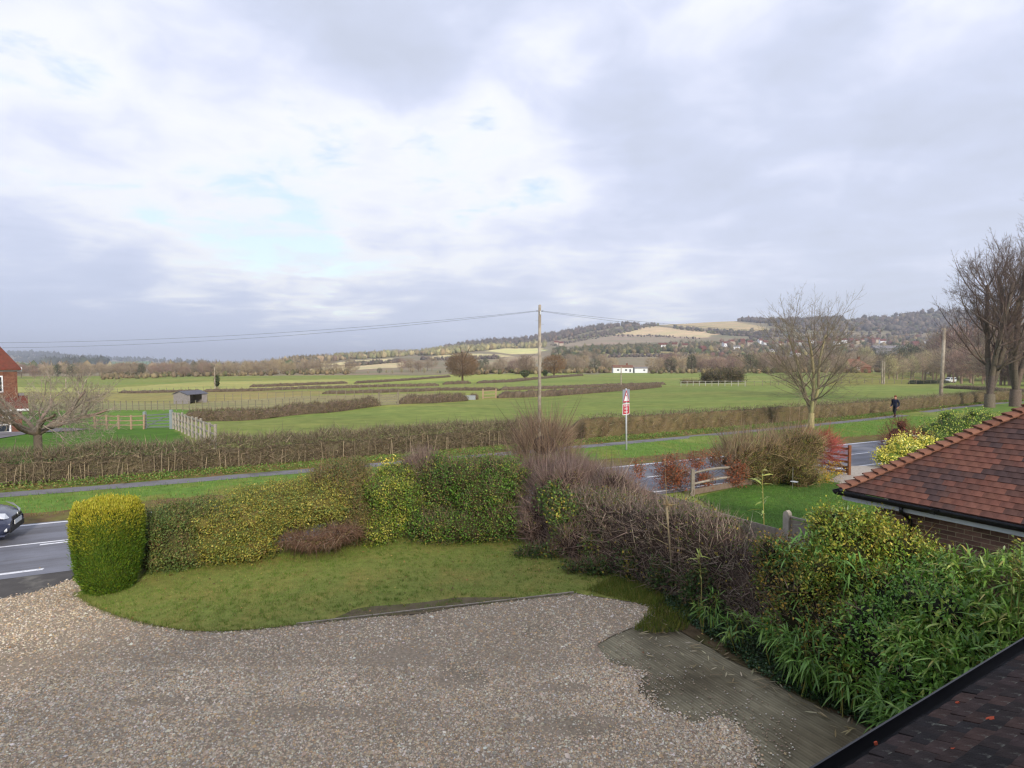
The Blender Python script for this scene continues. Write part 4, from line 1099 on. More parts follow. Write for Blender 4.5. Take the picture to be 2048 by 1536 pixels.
def bamboo(name, label, blobs, n, size=1.0, cols=None, canes=20):
    """bamboo clump: canes carrying sprays of long drooping leaves"""
    E = np.asarray(blobs, float); base = np.array([E[:, 0].mean(), E[:, 1].mean(), 0.0])
    t = thing(name, label, 'bamboo', base)
    mb = MB()
    for i in range(canes):
        e = E[i % len(E)]; x, y = e[0] + RNG.uniform(-.5, .5) * e[3], e[1] + RNG.uniform(-.4, .4) * e[4]
        top = np.array((x + RNG.normal(0, .12), y + RNG.normal(0, .12), e[2] + e[5] * RNG.uniform(.2, .8)))
        mb.tube([(x, y, 0), (np.array((x, y, 0)) + top) / 2 + RNG.normal(0, .03, 3), top], [.009, .008, .003], 5, lin('#7d7a3e'))
    mb.build('canes', TWIG, t, kind='stuff')
    P, Nn = shell(E, n // 5, .45, 1.0, 1.3, .18, .08, 1.0)
    k = 5; P = np.repeat(P, k, 0); Nn = np.repeat(Nn, k, 0); m = len(P)
    D = unit(Nn) * .6 + RNG.normal(0, .65, (m, 3)) + np.array([0, 0, .12])
    geo('foliage', [blades(P, D, RNG.uniform(.13, .33, m) * size, RNG.uniform(.016, .034, m) * size, pick(m, cols or [('#4a7a2c', 3), ('#5c8a36', 3), ('#3a6426', 2.5), ('#77994a', 1.2), ('#8d8f4c', .5)], .25), .75)], GLOSSY_LEAF, t)
bamboo('bamboo_clump', 'big arching bamboo clump along the garage wall at the picture edge', [EL(1950, 1165, 7.6, 70, 55, .6), EL(2040, 1180, 7.2, 76, 70, .7), EL(1990, 1260, 6.9, 80, 66, .6), EL(2110, 1180, 7.0, 80, 90, .7), EL(1890, 1150, 8.1, 50, 40, .5), EL(1890, 1240, 7.1, 70, 60, .45), EL(2040, 1300, 6.5, 60, 50, .4), EL(1830, 1290, 7.1, 60, 50, .4), EL(1900, 1320, 6.7, 60, 45, .4)], 7600, .98, [('#78983e', 3), ('#8cac4e', 3), ('#5c8034', 2.5), ('#aaba66', 1.5), ('#b4ac62', .6)], canes=40)
bamboo('bamboo_clump', 'small bamboo tuft in front of the concrete fence post', [EL(1590, 1120, 9.2, 55, 40, .35), EL(1640, 1105, 9.1, 45, 45, .35), EL(1640, 1180, 8.6, 55, 40, .3), EL(1700, 1150, 8.5, 50, 40, .25)], 900, 1.0, [('#6a9440', 3), ('#7fa64e', 2), ('#548034', 2)], canes=10)
bamboo('bamboo_clump', 'hanging bamboo leaves below the privet, over the ivy', [EL(1620, 1305, 7.9, 70, 55, .4), EL(1700, 1340, 7.5, 60, 55, .4), EL(1560, 1265, 8.6, 45, 40, .35)], 1300, .95, [('#628638', 3), ('#4e7230', 3), ('#769846', 2)], 14)
bamboo('bamboo_clump', 'low bamboo leaves beside the gutter of the near roof', [EL(1800, 1420, 6.6, 60, 50, .35), EL(1900, 1390, 6.4, 60, 55, .35), EL(1980, 1340, 6.3, 70, 50, .4)], 1200, .95, [('#5f8436', 3), ('#4a6e2e', 3), ('#749446', 2)], 12)
bamboo('bamboo_clump', 'sparse bamboo shoots at the edge of the ivy nearest the gravel', [EL(1420, 1215, 9.7, 35, 30, .25), EL(1480, 1250, 9.1, 45, 28, .3)], 240, .85, [('#5a7f32', 2), ('#7a9440', 1)], 8)
bamboo('bamboo_clump', 'bamboo spray arching above the privet in front of the green lawn', [EL(1690, 1035, 9.4, 40, 22, .3), EL(1640, 1050, 9.6, 30, 22, .25)], 300, .95, [('#7d9a4c', 2), ('#5f8438', 2)], 8)

# ivy carpet and border weeds, dead bamboo leaves
def ground_cover():
    iv = [G(*p)[:2] for p in [(1330, 1215), (1400, 1262), (1450, 1300), (1500, 1340), (1560, 1375), (1640, 1412), (1720, 1450), (1800, 1490), (1950, 1450), (1800, 1300), (1600, 1210), (1450, 1150), (1330, 1150)]]
    w = RNG.uniform((1.8, 6.2), (6.2, 12.2), (60000, 2)); w = w[in_poly(w, iv)]
    P = np.c_[w, RNG.uniform(.01, .12, len(w)) * (1 + .6 * lump(np.c_[w, w[:, 0]], 1.3, 2))]; n = len(P)
    o = geo('ivy', [leaves(P, np.c_[RNG.normal(0, 1, (n, 2)), RNG.normal(0, .3, n)], np.tile([0, 0, 1.], (n, 1)) + rvec(n) * .6, RNG.uniform(.03, .055, n), RNG.uniform(.028, .045, n),
        pick(n, [('#2f4a2c', 4), ('#3a5634', 3), ('#25391f', 3), ('#52683c', 1), ('#6f6a30', .35)], .25))], GLOSSY_LEAF, None, 'stuff')
    o["label"] = 'dark ivy carpet between the concrete and the bushes'
    # tufts of grass where lawn, gravel and border meet
    w = RNG.uniform((1.2, 8.2), (3.6, 12.5), (26000, 2)); ed = [G(*p)[:2] for p in [(1170, 1183), (1300, 1215), (1268, 1262), (1310, 1268), (1370, 1262), (1400, 1235), (1390, 1170), (1300, 1120)]]
    w = w[in_poly(w, ed)]; P = np.c_[w, np.zeros(len(w))]
    grass_patch('border_grass', 'rough grass tufts at the corner of gravel and concrete', P, .05, .16, .012, [('#6d7a30', 3), ('#85843a', 2), ('#566a28', 3), ('#8d7f45', 1)], .45)
    n = 130
    px = RNG.uniform(1290, 1800, n); py = 1255 + (px - 1290) * .42 + RNG.normal(0, 22, n); P = np.array([G(a, b, .03) for a, b in zip(px, py)])
    o = geo('dead_bamboo_leaves', [blades(P, np.c_[RNG.normal(0, 1, (n, 2)), np.zeros(n)], RNG.uniform(.12, .26, n), .02, pick(n, [('#a89a78', 2), ('#8a7a5a', 2), ('#c0b698', 1)]), .03)], LEAF, None, 'stuff')
    o["label"] = 'dry fallen bamboo leaves on the ivy and concrete'
    n = 1500
    w = RNG.uniform((1.2, 5.8), (4.8, 9.8), (n * 6, 2)); gd = np.array([np.min(np.hypot(*(np.array(GRAV[13:27]) - q).T)) for q in w]); w = w[RNG.random(len(w)) < np.exp(-gd * 2.4)]; P = np.c_[w, np.full(len(w), .004)]; B = ICO1[0]
    px, py = project(P); k = (px > 1230) & (px < 1600) & (py > 1270 + (px - 1230) * .1); P = P[k][:n]
    V = (P[:, None, :] + B[None] * RNG.uniform(.005, .012, (len(P), 1, 1)) * np.array([1.2, 1, .6])).reshape(-1, 3)
    Fc = (ICO1[1][None] + (np.arange(len(P)) * len(B))[:, None, None]).reshape(-1, 3)
    o = link('stray_pebbles', mesh_np('stray_pebbles', V, Fc, np.repeat(pick(len(P), [('#a6927c', 2), ('#cfc6ba', 1), ('#8d7a68', 1)]), len(B), 0), MATS["pebble"]), kind='stuff'); o["label"] = 'stray pebbles scattered on the concrete'
ground_cover()

# ------------------------------------------------------------------ the neighbour's garage: hipped tiled roof, brick walls
BLACKP = mat("black_plastic", lin('#14151a'), .35, .5, .1, 4)
WHITEP = mat("white_fascia", lin('#c9cfd6'), .5, .4, .1, 3)
BRICKM = mat("dark_brick", lin('#86695e'), .9, .2, .3, 14, .5, 60, rnd=.35)
MORTAR = mat("mortar", lin('#c4b79a'), .95, .1, .2, 20, .4, 90)
TILEM = mat("clay_tile", attr=True, rough=.8, spec=.2, var=.28, scale=16, bump=.35, bscale=70, rnd=.12)
OLDTILE = mat("old_tile", attr=True, rough=.9, spec=.15, var=.4, scale=9, bump=.5, bscale=60, rnd=.2, col2=lin('#6d6f66'), patch=(6.5, .60, .68))
CLAY = ['#6b473c', '#634239', '#6f4b40', '#5a4039', '#523d38', '#4b3a38', '#68443a', '#604139', '#483938', '#6c493d']

def tile_mesh(name, w, l, th, m, col):
    """one slightly cambered plain tile; origin at the head, x across, -y down the slope, z out"""
    xs = np.linspace(-.5, .5, 4) * w; V, Fc = [], []
    for y in (0.0, -l / 2, -l):
        for x in xs: V.append((x, y, th + .004 * (1 - (2 * x / w) ** 2) + .003 * (y / l + .5) ** 2))
    for x in xs: V.append((x, -l, 0))
    for r in range(2):
        for i in range(3): Fc.append((r * 4 + i, (r + 1) * 4 + i, (r + 1) * 4 + i + 1, r * 4 + i + 1))
    for i in range(3): Fc.append((8 + i, 12 + i, 13 + i, 9 + i))
    Fc += [(0, 4, 8, 12), (3, 15, 11, 7)]
    V.append((-w / 2, 0, 0)); V.append((w / 2, 0, 0))
    Fc[-2] = (16, 0, 4, 8, 12); Fc[-1] = (17, 15, 11, 7, 3)
    return MBmesh(name, V, Fc, m, col)
def MBmesh(name, V, Fc, m, col):
    me = bpy.data.meshes.new(name); me.from_pydata(V, [], Fc)
    at = me.color_attributes.new("Col", 'FLOAT_COLOR', 'POINT'); at.data.foreach_set("color", np.array([(*col, 1)] * len(V), np.float32).ravel())
    me.materials.append(m); me.update(); return me

from mathutils import Matrix
def frame(o, x, y, z, p):
    """place object with axes"""
    M = Matrix(((x[0], y[0], z[0], p[0]), (x[1], y[1], z[1], p[1]), (x[2], y[2], z[2], p[2]), (0, 0, 0, 1)))
    o.matrix_local = M

def garage():
    Cn = AT(1684, 990, 10.35); Cn[2] = 2.32
    C0 = Cn[:2]
    t = thing('garage', 'brick garage with a hipped red-brown tiled roof and black gutter', 'building', (Cn[0], Cn[1], 0))
    o0 = LOCS[t.name]
    W, Ln, pitch = 5.6, 7.5, math.radians(37.4)
    tp = math.tan(pitch); ze = 2.34; hw = W / 2; zr_ = ze + hw * tp
    def Q(s, w, z): p = C0 - D1 * s + D2 * w; return np.array((p[0], p[1], z))       # s toward the camera along the gutter, w into the roof
    # roof underlay
    mb = MB(); e = .0
    A, B, Cc, Dd = Q(0, 0, ze), Q(Ln, 0, ze), Q(Ln, W, ze), Q(0, W, ze); R1, R2 = Q(hw, hw, zr_), Q(Ln - hw, hw, zr_)
    mb.add([A, B, Cc, Dd, R1, R2], [(0, 1, 5, 4), (2, 3, 4, 5), (3, 0, 4), (1, 2, 5), (0, 3, 2, 1)], lin('#7a4f44'))
    roof = mb.build('roof', TILEM, t)
    # tiles on the slope that shows, each one a piece
    x = np.array((-D1[0], -D1[1], 0)); up = np.array((D2[0] * math.cos(pitch), D2[1] * math.cos(pitch), math.sin(pitch))); nz = np.cross(x, up)
    if nz[2] < 0: x = -x; nz = np.cross(x, up)
    gauge, tw = .125, .165
    ms = [tile_mesh('tile', tw - .0015, .2, .021, TILEM, lin(c)) for c in CLAY]
    rest = MB(); cnt = 0
    def blend(s, w): return (math.sin(s * 5.2 + w * 3.1) + math.sin(s * 2.1 - w * 7.3 + 2) + random.gauss(0, .9))
    for r in range(int(hw / math.cos(pitch) / gauge)):
        d = r * gauge; w = d * math.cos(pitch); z = ze + w * tp
        for i in range(int(Ln / tw) + 1):
            s = (i + (.5 if r % 2 else 0)) * tw + .02
            if s < w + .05 or s > Ln - w: continue
            head = Q(s, 0, ze) + up * (d + .2 - .03) + nz * .014
            hx, hy = project(head[None]); b = blend(s, w); ci = 5 if b > 1.5 else (8 if b > 1.15 else (3 if b > .6 else (4 if b > .3 else random.choice((0, 1, 2, 6, 7, 9)))))
            tilt = nz * .055 + 0 * up
            yax = unit(up + nz * -.085); zax = np.cross(x, yax)
            if hx[0] < 2085 and cnt < 300:
                o = bpy.data.objects.new('tile', ms[ci]); COL.objects.link(o); o.parent = roof
                frame(o, x, yax, zax, head - o0); cnt += 1
            else:
                me = ms[ci]; V = [head + x * v.co[0] + yax * v.co[1] + zax * v.co[2] for v in me.vertices]
                rest.add(V, [tuple(p.vertices) for p in me.polygons], lin(CLAY[ci]))
    if rest.v: rest.build('roof_tiles', TILEM, t, kind='stuff')
    # bonnet hip tiles, one per course
    hd = unit(Q(hw, hw, zr_) - Q(0, 0, ze)); L = np.linalg.norm(Q(hw, hw, zr_) - Q(0, 0, ze)); nb = int(hw / math.cos(pitch) / gauge)
    sx = unit(np.cross(hd, (0, 0, 1))); nu = np.cross(sx, hd)
    bv, bf = [], []
    K = 9
    for j, (yy, rr, zz) in enumerate(((.18, .11, .0), (-.11, .175, .030), (-.11, .155, .012))):
        for a in np.linspace(-1.15, 1.15, K): bv.append((rr * math.sin(a), yy - .035 * (abs(a) < .7) * (j > 0), rr * (math.cos(a) - .55) * .75 + zz))
    for j in range(2):
        for i in range(K - 1): bf.append((j * K + i, j * K + i + 1, (j + 1) * K + i + 1, (j + 1) * K + i))
    bms = [MBmesh('hip_tile', bv, bf, TILEM, lin(c)) for c in ('#7c5646', '#755142', '#815b4a')]
    mor = MBmesh('mortar_bed', [((q[0] * .8), q[1] * .0 - .072, q[2] * .85 - .015) for q in bv[2 * K:]] + [(q[0] * .8, -.07, -.05) for q in bv[2 * K:]],
                 [(i, i + 1, K + i + 1, K + i) for i in range(K - 1)], MORTAR, (1, 1, 1))
    for r in range(nb):
        p = Q(0, 0, ze) + hd * ((r + .55) * L / nb) + np.array((0, 0, .03))
        o = bpy.data.objects.new('hip_tile', bms[r % 3]); COL.objects.link(o); o.parent = roof
        yax = unit(hd - nu * .10); frame(o, sx, yax, np.cross(sx, yax), p - o0)
        b = bpy.data.objects.new('mortar_bed', mor); COL.objects.link(b); b.parent = roof; frame(b, sx, yax, np.cross(sx, yax), p - o0)
    # gutter (half round), fascia, downpipe
    def gutter(p, q, out, name='gutter', par=None):
        d = unit(q - p); m = MB(); n = 9; rg = .078
        V = []
        for pt in (p, q):
            for rr in (rg, rg - .006):
                for a in np.linspace(math.pi, 2 * math.pi, n): V.append(pt + out * (rr * math.cos(a)) + np.array((0, 0, rr * math.sin(a))))
        Fc = []
        for base, fl in ((0, 0), (n, 1)):
            for i in range(n - 1):
                f = (base + i, base + i + 1, 2 * n + base + i + 1, 2 * n + base + i); Fc.append(f if not fl else f[::-1])
        for i in (0, n - 1): Fc.append((i, 2 * n + i, 3 * n + i, n + i))
        Fc += [tuple(range(n)), tuple(range(2 * n, 3 * n))]
        m.add(V, Fc); return m.build(name, BLACKP, par or t, smooth=False)
    g3 = np.array((D2[0], D2[1], 0)); d3 = np.array((D1[0], D1[1], 0))
    gt = gutter(Q(-.06, -.07, ze - .01), Q(Ln + .06, -.07, ze - .01), g3)
    gutter(Q(-.07, -.06, ze - .01), Q(-.07, W + .06, ze - .01), d3)
    m = MB()
    for s in (1.3, 3.0, 4.6): m.box(Q(s, -.075, ze - .045), (.02, .07, .05), (d3, g3, (0, 0, 1)))
    for s in np.arange(1.5, 6, 2.0): MB().box(Q(s, -.07, ze - .05), (.035, .067, .03), (d3, g3, (0, 0, 1))).build('gutter_bracket', BLACKP, gt)
    MB().box(Q(Ln / 2, .02, ze - .10), (Ln / 2, .012, .075), (d3, g3, (0, 0, 1))).build('fascia_board', WHITEP, t)
    MB().box(Q(.02, W / 2, ze - .10), (.012, W / 2 - .03, .075), (d3, g3, (0, 0, 1))).build('fascia_board', WHITEP, t)
    MB().box(Q(Ln / 2, .16, ze - .165), (Ln / 2 - .04, .13, .006), (d3, g3, (0, 0, 1))).build('soffit_board', WHITEP, t)
    wx, ws = .30, .42                                            # wall set back from the eaves
    MB().tube([Q(1.02 - .0, -.07, ze - .07), Q(1.02, -.07, ze - .16), Q(1.02, wx - .05, ze - .34), Q(1.02, wx - .05, .1)], .034, 10).build('downpipe', BLACKP, t, smooth=True)
    # walls: mortar body with bricks proud of it
    zt = ze - .17
    mb = MB()
    for (c, h) in ((Q(Ln / 2, wx + .06, zt / 2), (Ln / 2 - ws, .05, zt / 2)), (Q(ws + .06, W / 2, zt / 2), (.05, W / 2 - wx - .02, zt / 2)), (Q(Ln / 2, W - wx - .06, zt / 2), (Ln / 2 - ws, .05, zt / 2)), (Q(Ln - ws - .06, W / 2, zt / 2), (.05, W / 2 - wx - .02, zt / 2))):
        mb.box(c, h, (d3, g3, (0, 0, 1)))
    wall = mb.build('wall', MORTAR, t)
    bm = MB().box((0, 0, 0), (.1075, .012, .0325)).build('brick', BRICKM, None); bme = bm.data; bpy.data.objects.remove(bm)
    rot = math.atan2(D1[1], D1[0]); rest = MB(); cnt = 0
    nco = int(zt / .075)
    for r in range(nco):
        z = zt - .04 - r * .075
        for i in range(int((Ln - 2 * ws) / .225)):
            s = ws + .11 + (i + (.5 if r % 2 else 0)) * .225
            if s > Ln - ws - .1: continue
            p = Q(s, wx + .017, z)
            if r < 11 and s < 4.2:
                o = bpy.data.objects.new('brick', bme); COL.objects.link(o); o.parent = wall; o.location = tuple(p - o0); o.rotation_euler = (0, 0, rot); cnt += 1
            else: rest.box(p, (.1075, .012, .0325), (d3, g3, (0, 0, 1)))
    rest.build('brickwork', BRICKM, t, kind='stuff')
    rest = MB()
    for r in range(nco):
        for i in range(int((W - 2 * wx) / .225)):
            p = Q(ws + .017, wx + .11 + (i + (.5 if r % 2 else 0)) * .225, zt - .04 - r * .075)
            rest.box(p, (.1075, .012, .0325), (g3, d3, (0, 0, 1)))
    rest.build('brickwork', BRICKM, t, kind='stuff')
garage()

# ------------------------------------------------------------------ the house the picture is taken from: lean-to roof below the window, wall behind
def own_house():
    gp = G(1640, 1536, 2.42); gp2 = gp[:2]; off = gp2 @ D1 - .15                     # gutter line distance from the camera wall
    t = thing('lean_to', 'dark weathered tiled lean-to roof with a black gutter in the near corner', 'building', (gp[0], gp[1], 0))
    o0 = LOCS[t.name]; pitch = math.radians(22); wallo = -2.5; depth = off - wallo
    t0, t1 = gp2 @ D2 - .55, gp2 @ D2 + 6.0
    def Q(a, b, z): p = D2 * a + D1 * b; return np.array((p[0], p[1], z))     # a along the gutter, b outwards from the house
    ze = 2.44; d3 = np.array((D1[0], D1[1], 0)); g3 = np.array((D2[0], D2[1], 0))
    zt = ze + depth * math.tan(pitch)
    under = MB().add([Q(t0, off - .02, ze - .02), Q(t1, off - .02, ze - .02), Q(t1, wallo, zt - .02), Q(t0, wallo, zt - .02), Q(t0, off - .02, ze - .12), Q(t1, off - .02, ze - .12), Q(t1, wallo, zt - .12), Q(t0, wallo, zt - .12)],
        [(0, 1, 2, 3), (4, 7, 6, 5), (0, 4, 5, 1), (0, 3, 7, 4), (1, 5, 6, 2)], lin('#3a3230')).build('roof', OLDTILE, t)
    cols = ['#332c2b', '#3b302e', '#2d2828', '#382e2d', '#292627', '#41332f']
    ms = [tile_mesh('tile', .163, .2, .013, OLDTILE, lin(c)) for c in cols]
    x = g3; up = np.array((-D1[0] * math.cos(pitch), -D1[1] * math.cos(pitch), math.sin(pitch))); nz = np.cross(x, up)
    if nz[2] < 0: x = -x; nz = np.cross(x, up)
    rest = MB(); cnt = 0; gauge = .105
    for r in range(int(depth / math.cos(pitch) / gauge)):
        for i in range(int((t1 - t0) / .167)):
            a = t0 + (i + (.5 if r % 2 else 0) + .5) * .167
            head = Q(a, off, ze) + up * (r * gauge + .17) + nz * (.012 + random.uniform(0, .004))
            hx, hy = project(head[None]); yax = unit(up - nz * (.075 + random.uniform(-.02, .03)) + x * random.uniform(-.02, .02)); zax = unit(np.cross(x, yax)); xx = np.cross(yax, zax)
            if 1560 < hx[0] < 2160 and hy[0] < 1640 and cnt < 300:
                o = bpy.data.objects.new('tile', random.choice(ms)); COL.objects.link(o); o.parent = under; frame(o, xx, yax, zax, head - o0); cnt += 1
            else:
                me = random.choice(ms); rest.add([head + xx * v.co[0] + yax * v.co[1] + zax * v.co[2] for v in me.vertices], [tuple(p.vertices) for p in me.polygons], lin(random.choice(cols)))
    if rest.v: rest.build('roof_tiles', OLDTILE, t, kind='stuff')
    # spalled orange tile chips
    CH = mat("tile_chip", lin('#a04a34'), .9, .1, .25, 30)
    for (px, py, s) in ((1982, 1440, .034), (1908, 1500, .016), (1916, 1408, .02), (1752, 1488, .014)):
        d = np.array(ray(px, py)); best = None
        for k in np.linspace(1, 9, 1600):
            p = np.array((0, 0, CAMZ)) + d * k; zz = ze + (off - p[:2] @ D1) * math.tan(pitch) + .035
            if p[2] <= zz: best = p; break
        if best is None: continue
        m = MB(); n = 9; V = [best + x * s * math.cos(a) * random.uniform(.7, 1.2) + up * s * .6 * math.sin(a) * random.uniform(.7, 1.2) + nz * .012 for a in np.linspace(0, 6.283, n, endpoint=False)]
        V += [v - nz * .015 for v in V]; m.add(V, [tuple(range(n)), *[(i, n + i, n + (i + 1) % n, (i + 1) % n) for i in range(n)]]); m.build('tile_chip', CH, under)
    # box gutter
    m = MB(); m.box(Q((t0 + t1) / 2, off + .145, ze - .03), ((t1 - t0) / 2 + .05, .006, .05), (g3, d3, (0, 0, 1))); m.box(Q((t0 + t1) / 2, off + .07, ze - .078), ((t1 - t0) / 2 + .05, .08, .006), (g3, d3, (0, 0, 1)))
    m.box(Q(t0 - .045, off + .07, ze - .03), (.006, .07, .045), (g3, d3, (0, 0, 1)))
    m.build('gutter', BLACKP, t)
    MB().box(Q((t0 + t1) / 2, off - .06, ze - .12), ((t1 - t0) / 2, .012, .09), (g3, d3, (0, 0, 1))).build('fascia_board', BLACKP, t)
    W2 = MB(); W2.box(Q((t0 + t1) / 2, off - .42, (ze - .1) / 2), ((t1 - t0) / 2 - .15, .11, (ze - .1) / 2), (g3, d3, (0, 0, 1))); W2.box(Q(t0 + .3, (off - .3 + wallo) / 2, (ze - .1) / 2), (.11, (off - .3 - wallo) / 2, (ze - .1) / 2), (g3, d3, (0, 0, 1)))
    W2.build('wall', mat("house_brick", lin('#6d4a3e'), .9, .2, .3, 6, .4, 40), t)
    h = thing('house', 'brick house with the upstairs window the picture is taken from', 'house', Q(0, wallo - 4, 0))
    HB = MATS["house_brick"]
    m = MB(); m.box(Q(0.8, wallo - .15, 2.75), (6.2, .15, 2.75), (g3, d3, (0, 0, 1))); m.box(Q(0.8, wallo - 7.9, 2.75), (6.2, .15, 2.75), (g3, d3, (0, 0, 1)))
    for s in (-1, 1): m.box(Q(.8 + s * 6.05, wallo - 4.02, 2.75), (.15, 3.72, 2.75), (g3, d3, (0, 0, 1)))
    m.build('wall', HB, h)
    m = MB(); a, b = -5.8, 7.4; y0, y1, ym = wallo + .35, wallo - 8.4, wallo - 4
    m.add([Q(a, y0, 5.4), Q(b, y0, 5.4), Q(b, y1, 5.4), Q(a, y1, 5.4), Q(a + 3, ym, 8.6), Q(b - 3, ym, 8.6)], [(0, 1, 5, 4), (2, 3, 4, 5), (3, 0, 4), (1, 2, 5), (3, 2, 1, 0)], lin('#5a3a34')); m.build('roof', TILEM, h)
own_house()

# ------------------------------------------------------------------ simple houses seen far off
REDBRICK = mat("red_brick_wall", lin('#7a5646'), .9, .2, .25, 3, .4, 30, col2=lin('#684438'), patch=(8, .45, .6))
REDROOF = mat("red_tile_roof", lin('#663e34'), .85, .2, .3, 5, .5, 25, col2=lin('#6d3a30'), patch=(2.5, .45, .62))
RENDER = mat("white_render", lin('#dfe2e6'), .8, .2, .06, 2)
SLATE = mat("grey_roof", lin('#7d7a7c'), .8, .2, .2, 2)
GLASS = mat("window_glass", lin('#2a313a'), .12, .6, .2, 2)
WFRAME = mat("window_frame", lin('#e4e6ea'), .5, .4, .05, 2)
def far_house(name, label, loc, w, d, h, rh, rz, wm, rm, hip=False, wins=(), group=None, chim=True, cat='house', proto=None):
    t = thing(name, label, cat, loc, group, rz); LOCS[t.name] = np.zeros(3)
    b = MB()
    b.add([(-w/2, -d/2, -1), (w/2, -d/2, -1), (w/2, d/2, -1), (-w/2, d/2, -1), (-w/2, -d/2, h), (w/2, -d/2, h), (w/2, d/2, h), (-w/2, d/2, h)], [(0, 1, 5, 4), (1, 2, 6, 5), (2, 3, 7, 6), (3, 0, 4, 7), (4, 5, 6, 7)])
    if not hip: b.add([(-w/2, -d/2, h), (-w/2, d/2, h), (-w/2, 0, h + rh), (w/2, -d/2, h), (w/2, d/2, h), (w/2, 0, h + rh)], [(0, 2, 1), (3, 4, 5)])
    b.build('wall', wm, t)
    e = .25; r = MB(); q = (w / 2 - min(w / 2, d / 2)) if hip else w / 2 + .15
    V = [(-w/2 - e, -d/2 - e, h - .08), (w/2 + e, -d/2 - e, h - .08), (w/2 + e, d/2 + e, h - .08), (-w/2 - e, d/2 + e, h - .08), (-q, 0, h + rh), (q, 0, h + rh)]
    th = [(x, y, z - .14) for x, y, z in V]
    r.add(V + th, [(0, 1, 5, 4), (2, 3, 4, 5), (6, 10, 11, 7), (8, 11, 10, 9), (0, 6, 7, 1), (2, 8, 9, 3)] + ([(3, 0, 4), (1, 2, 5), (9, 10, 6), (7, 11, 8)] if hip else []) + [(1, 7, 8, 2), (3, 9, 6, 0)])
    ro = r.build('roof', rm, t)
    if chim: MB().box((w * .22, 0, h + rh + .25), (.4, .3, .75)).build('chimney', REDBRICK, ro)
    for (fx, side, z, ww, wh) in wins:
        y = -d / 2 if side == 0 else None
        f = MB()
        if side == 0: f.box((fx, -d/2 - .02, z), (ww / 2, .04, wh / 2))
        else: f.box((side * (w/2 + .02), fx, z), (.04, ww / 2, wh / 2))
        fo = f.build('window', WFRAME, t)
        for k in (-1, 1):
            g = MB()
            if side == 0: g.box((fx + k * ww * .235, -d/2 - .06, z), (ww * .2, .015, wh * .42))
            else: g.box((side * (w/2 + .06), fx + k * ww * .235, z), (.015, ww * .2, wh * .42))
            g.build('pane', GLASS, fo)
    return t

# ------------------------------------------------------------------ boundary fence, rail fence, gate and bushes next door
GREYW = mat("grey_wood", lin('#8d857a'), .9, .15, .3, 8, .4, 50, rnd=.15)
BROWNW = mat("brown_wood", lin('#7a5238'), .85, .2, .3, 8, .4, 50, rnd=.12)
CONPOST = mat("concrete_post", lin('#9c958a'), .9, .15, .2, 10, .4, 60)
def boundary_fence():
    t = thing('boundary_fence', 'grey close-board fence running behind the clipped hedge to the road', 'fence', V3(FP, 0)); o0 = LOCS[t.name]
    me = MB().box((0, 0, .84), (.068, .010, .84)).build('board', GREYW, None); bme = me.data; bpy.data.objects.remove(me)
    a = math.atan2(D1[1], D1[0])
    for i in range(58):
        p = FP + D1 * (.18 + i * .128)
        z = 1.50 + (.05 if (i // 15) % 2 else 0)
        o = bpy.data.objects.new('board', bme); COL.objects.link(o); o.parent = t; o.location = (p[0] - o0[0], p[1] - o0[1], 0); o.scale.z = z / 1.68; o.rotation_euler = (0, .01 * random.gauss(0, 1), a + .12)
    for z in (.35, 1.25): MB().beam(V3(FP + D2 * .06, z), V3(FP + D2 * .06 + D1 * 7.5, z), .05, .08).build('rail', GREYW, t)
    for s in (2.5, 5.0, 7.5): p = FP + D1 * s + D2 * .06; MB().box(V3(p, .74), (.05, .05, .74), (V3(D1, 0), V3(D2, 0), (0, 0, 1))).build('post', GREYW, t)
    f = thing('fence_panel', 'weathered panel fence with a rounded concrete post beside the garage', 'fence', V3(FP, 0))
    m = MB(); pr = [(-.06, 0), (-.06, 1.82), (-.045, 1.87), (0, 1.90), (.045, 1.87), (.06, 1.82), (.06, 0)]
    V = [V3(FP + D1 * x + D2 * s * .05, z) for s in (-1, 1) for x, z in pr]; n = 7
    m.add(V, [tuple(range(n)), tuple(range(2 * n - 1, n - 1, -1))] + [(i, n + i, n + (i + 1) % n, (i + 1) % n) for i in range(n)]); m.build('post', CONPOST, f)
    for k in range(11): MB().beam(V3(FP - D1 * .08 + D2 * .01, .12 + k * .155), V3(FP - D1 * 2.0 + D2 * .01, .12 + k * .155), .016, .15).build('slat', GREYW, f)
    MB().beam(V3(FP - D1 * .08, 1.79), V3(FP - D1 * 2.0, 1.79), .05, .03).build('rail', GREYW, f)
boundary_fence()

nl_px = [(1395, 995), (1420, 988), (1500, 970), (1580, 958), (1665, 958), (1700, 972), (1790, 1000), (1900, 1030), (1700, 1130), (1560, 1075), (1440, 1030)]
poly_sheet('next_door_lawn', [G(*p)[:2] for p in nl_px], .012, NLAWN, 'bright green lawn next door', fine=.4, wob=.02)
w = RNG.uniform((5, 11), (16, 23), (90000, 2)); w = w[in_poly(w, [G(*p)[:2] for p in nl_px])]
grass_patch('lawn_blades', 'bright short grass of the lawn next door', np.c_[w, np.full(len(w), .01)], .03, .06, .012, [('#566f36', 3), ('#637c3e', 3), ('#4b642f', 2), ('#788848', 1.4)], .5)
poly_sheet('next_door_drive', [G(*p)[:2] for p in [(1655, 962), (1690, 944), (1700, 933), (1780, 931), (1860, 935), (1900, 1000), (1780, 1002), (1700, 973)]], .016, mat("pale_gravel", lin('#a8a096'), .95, .1, .3, 10, .6, 50, coords='World'), 'pale gravel drive behind the gate', fine=.4, wob=.03)

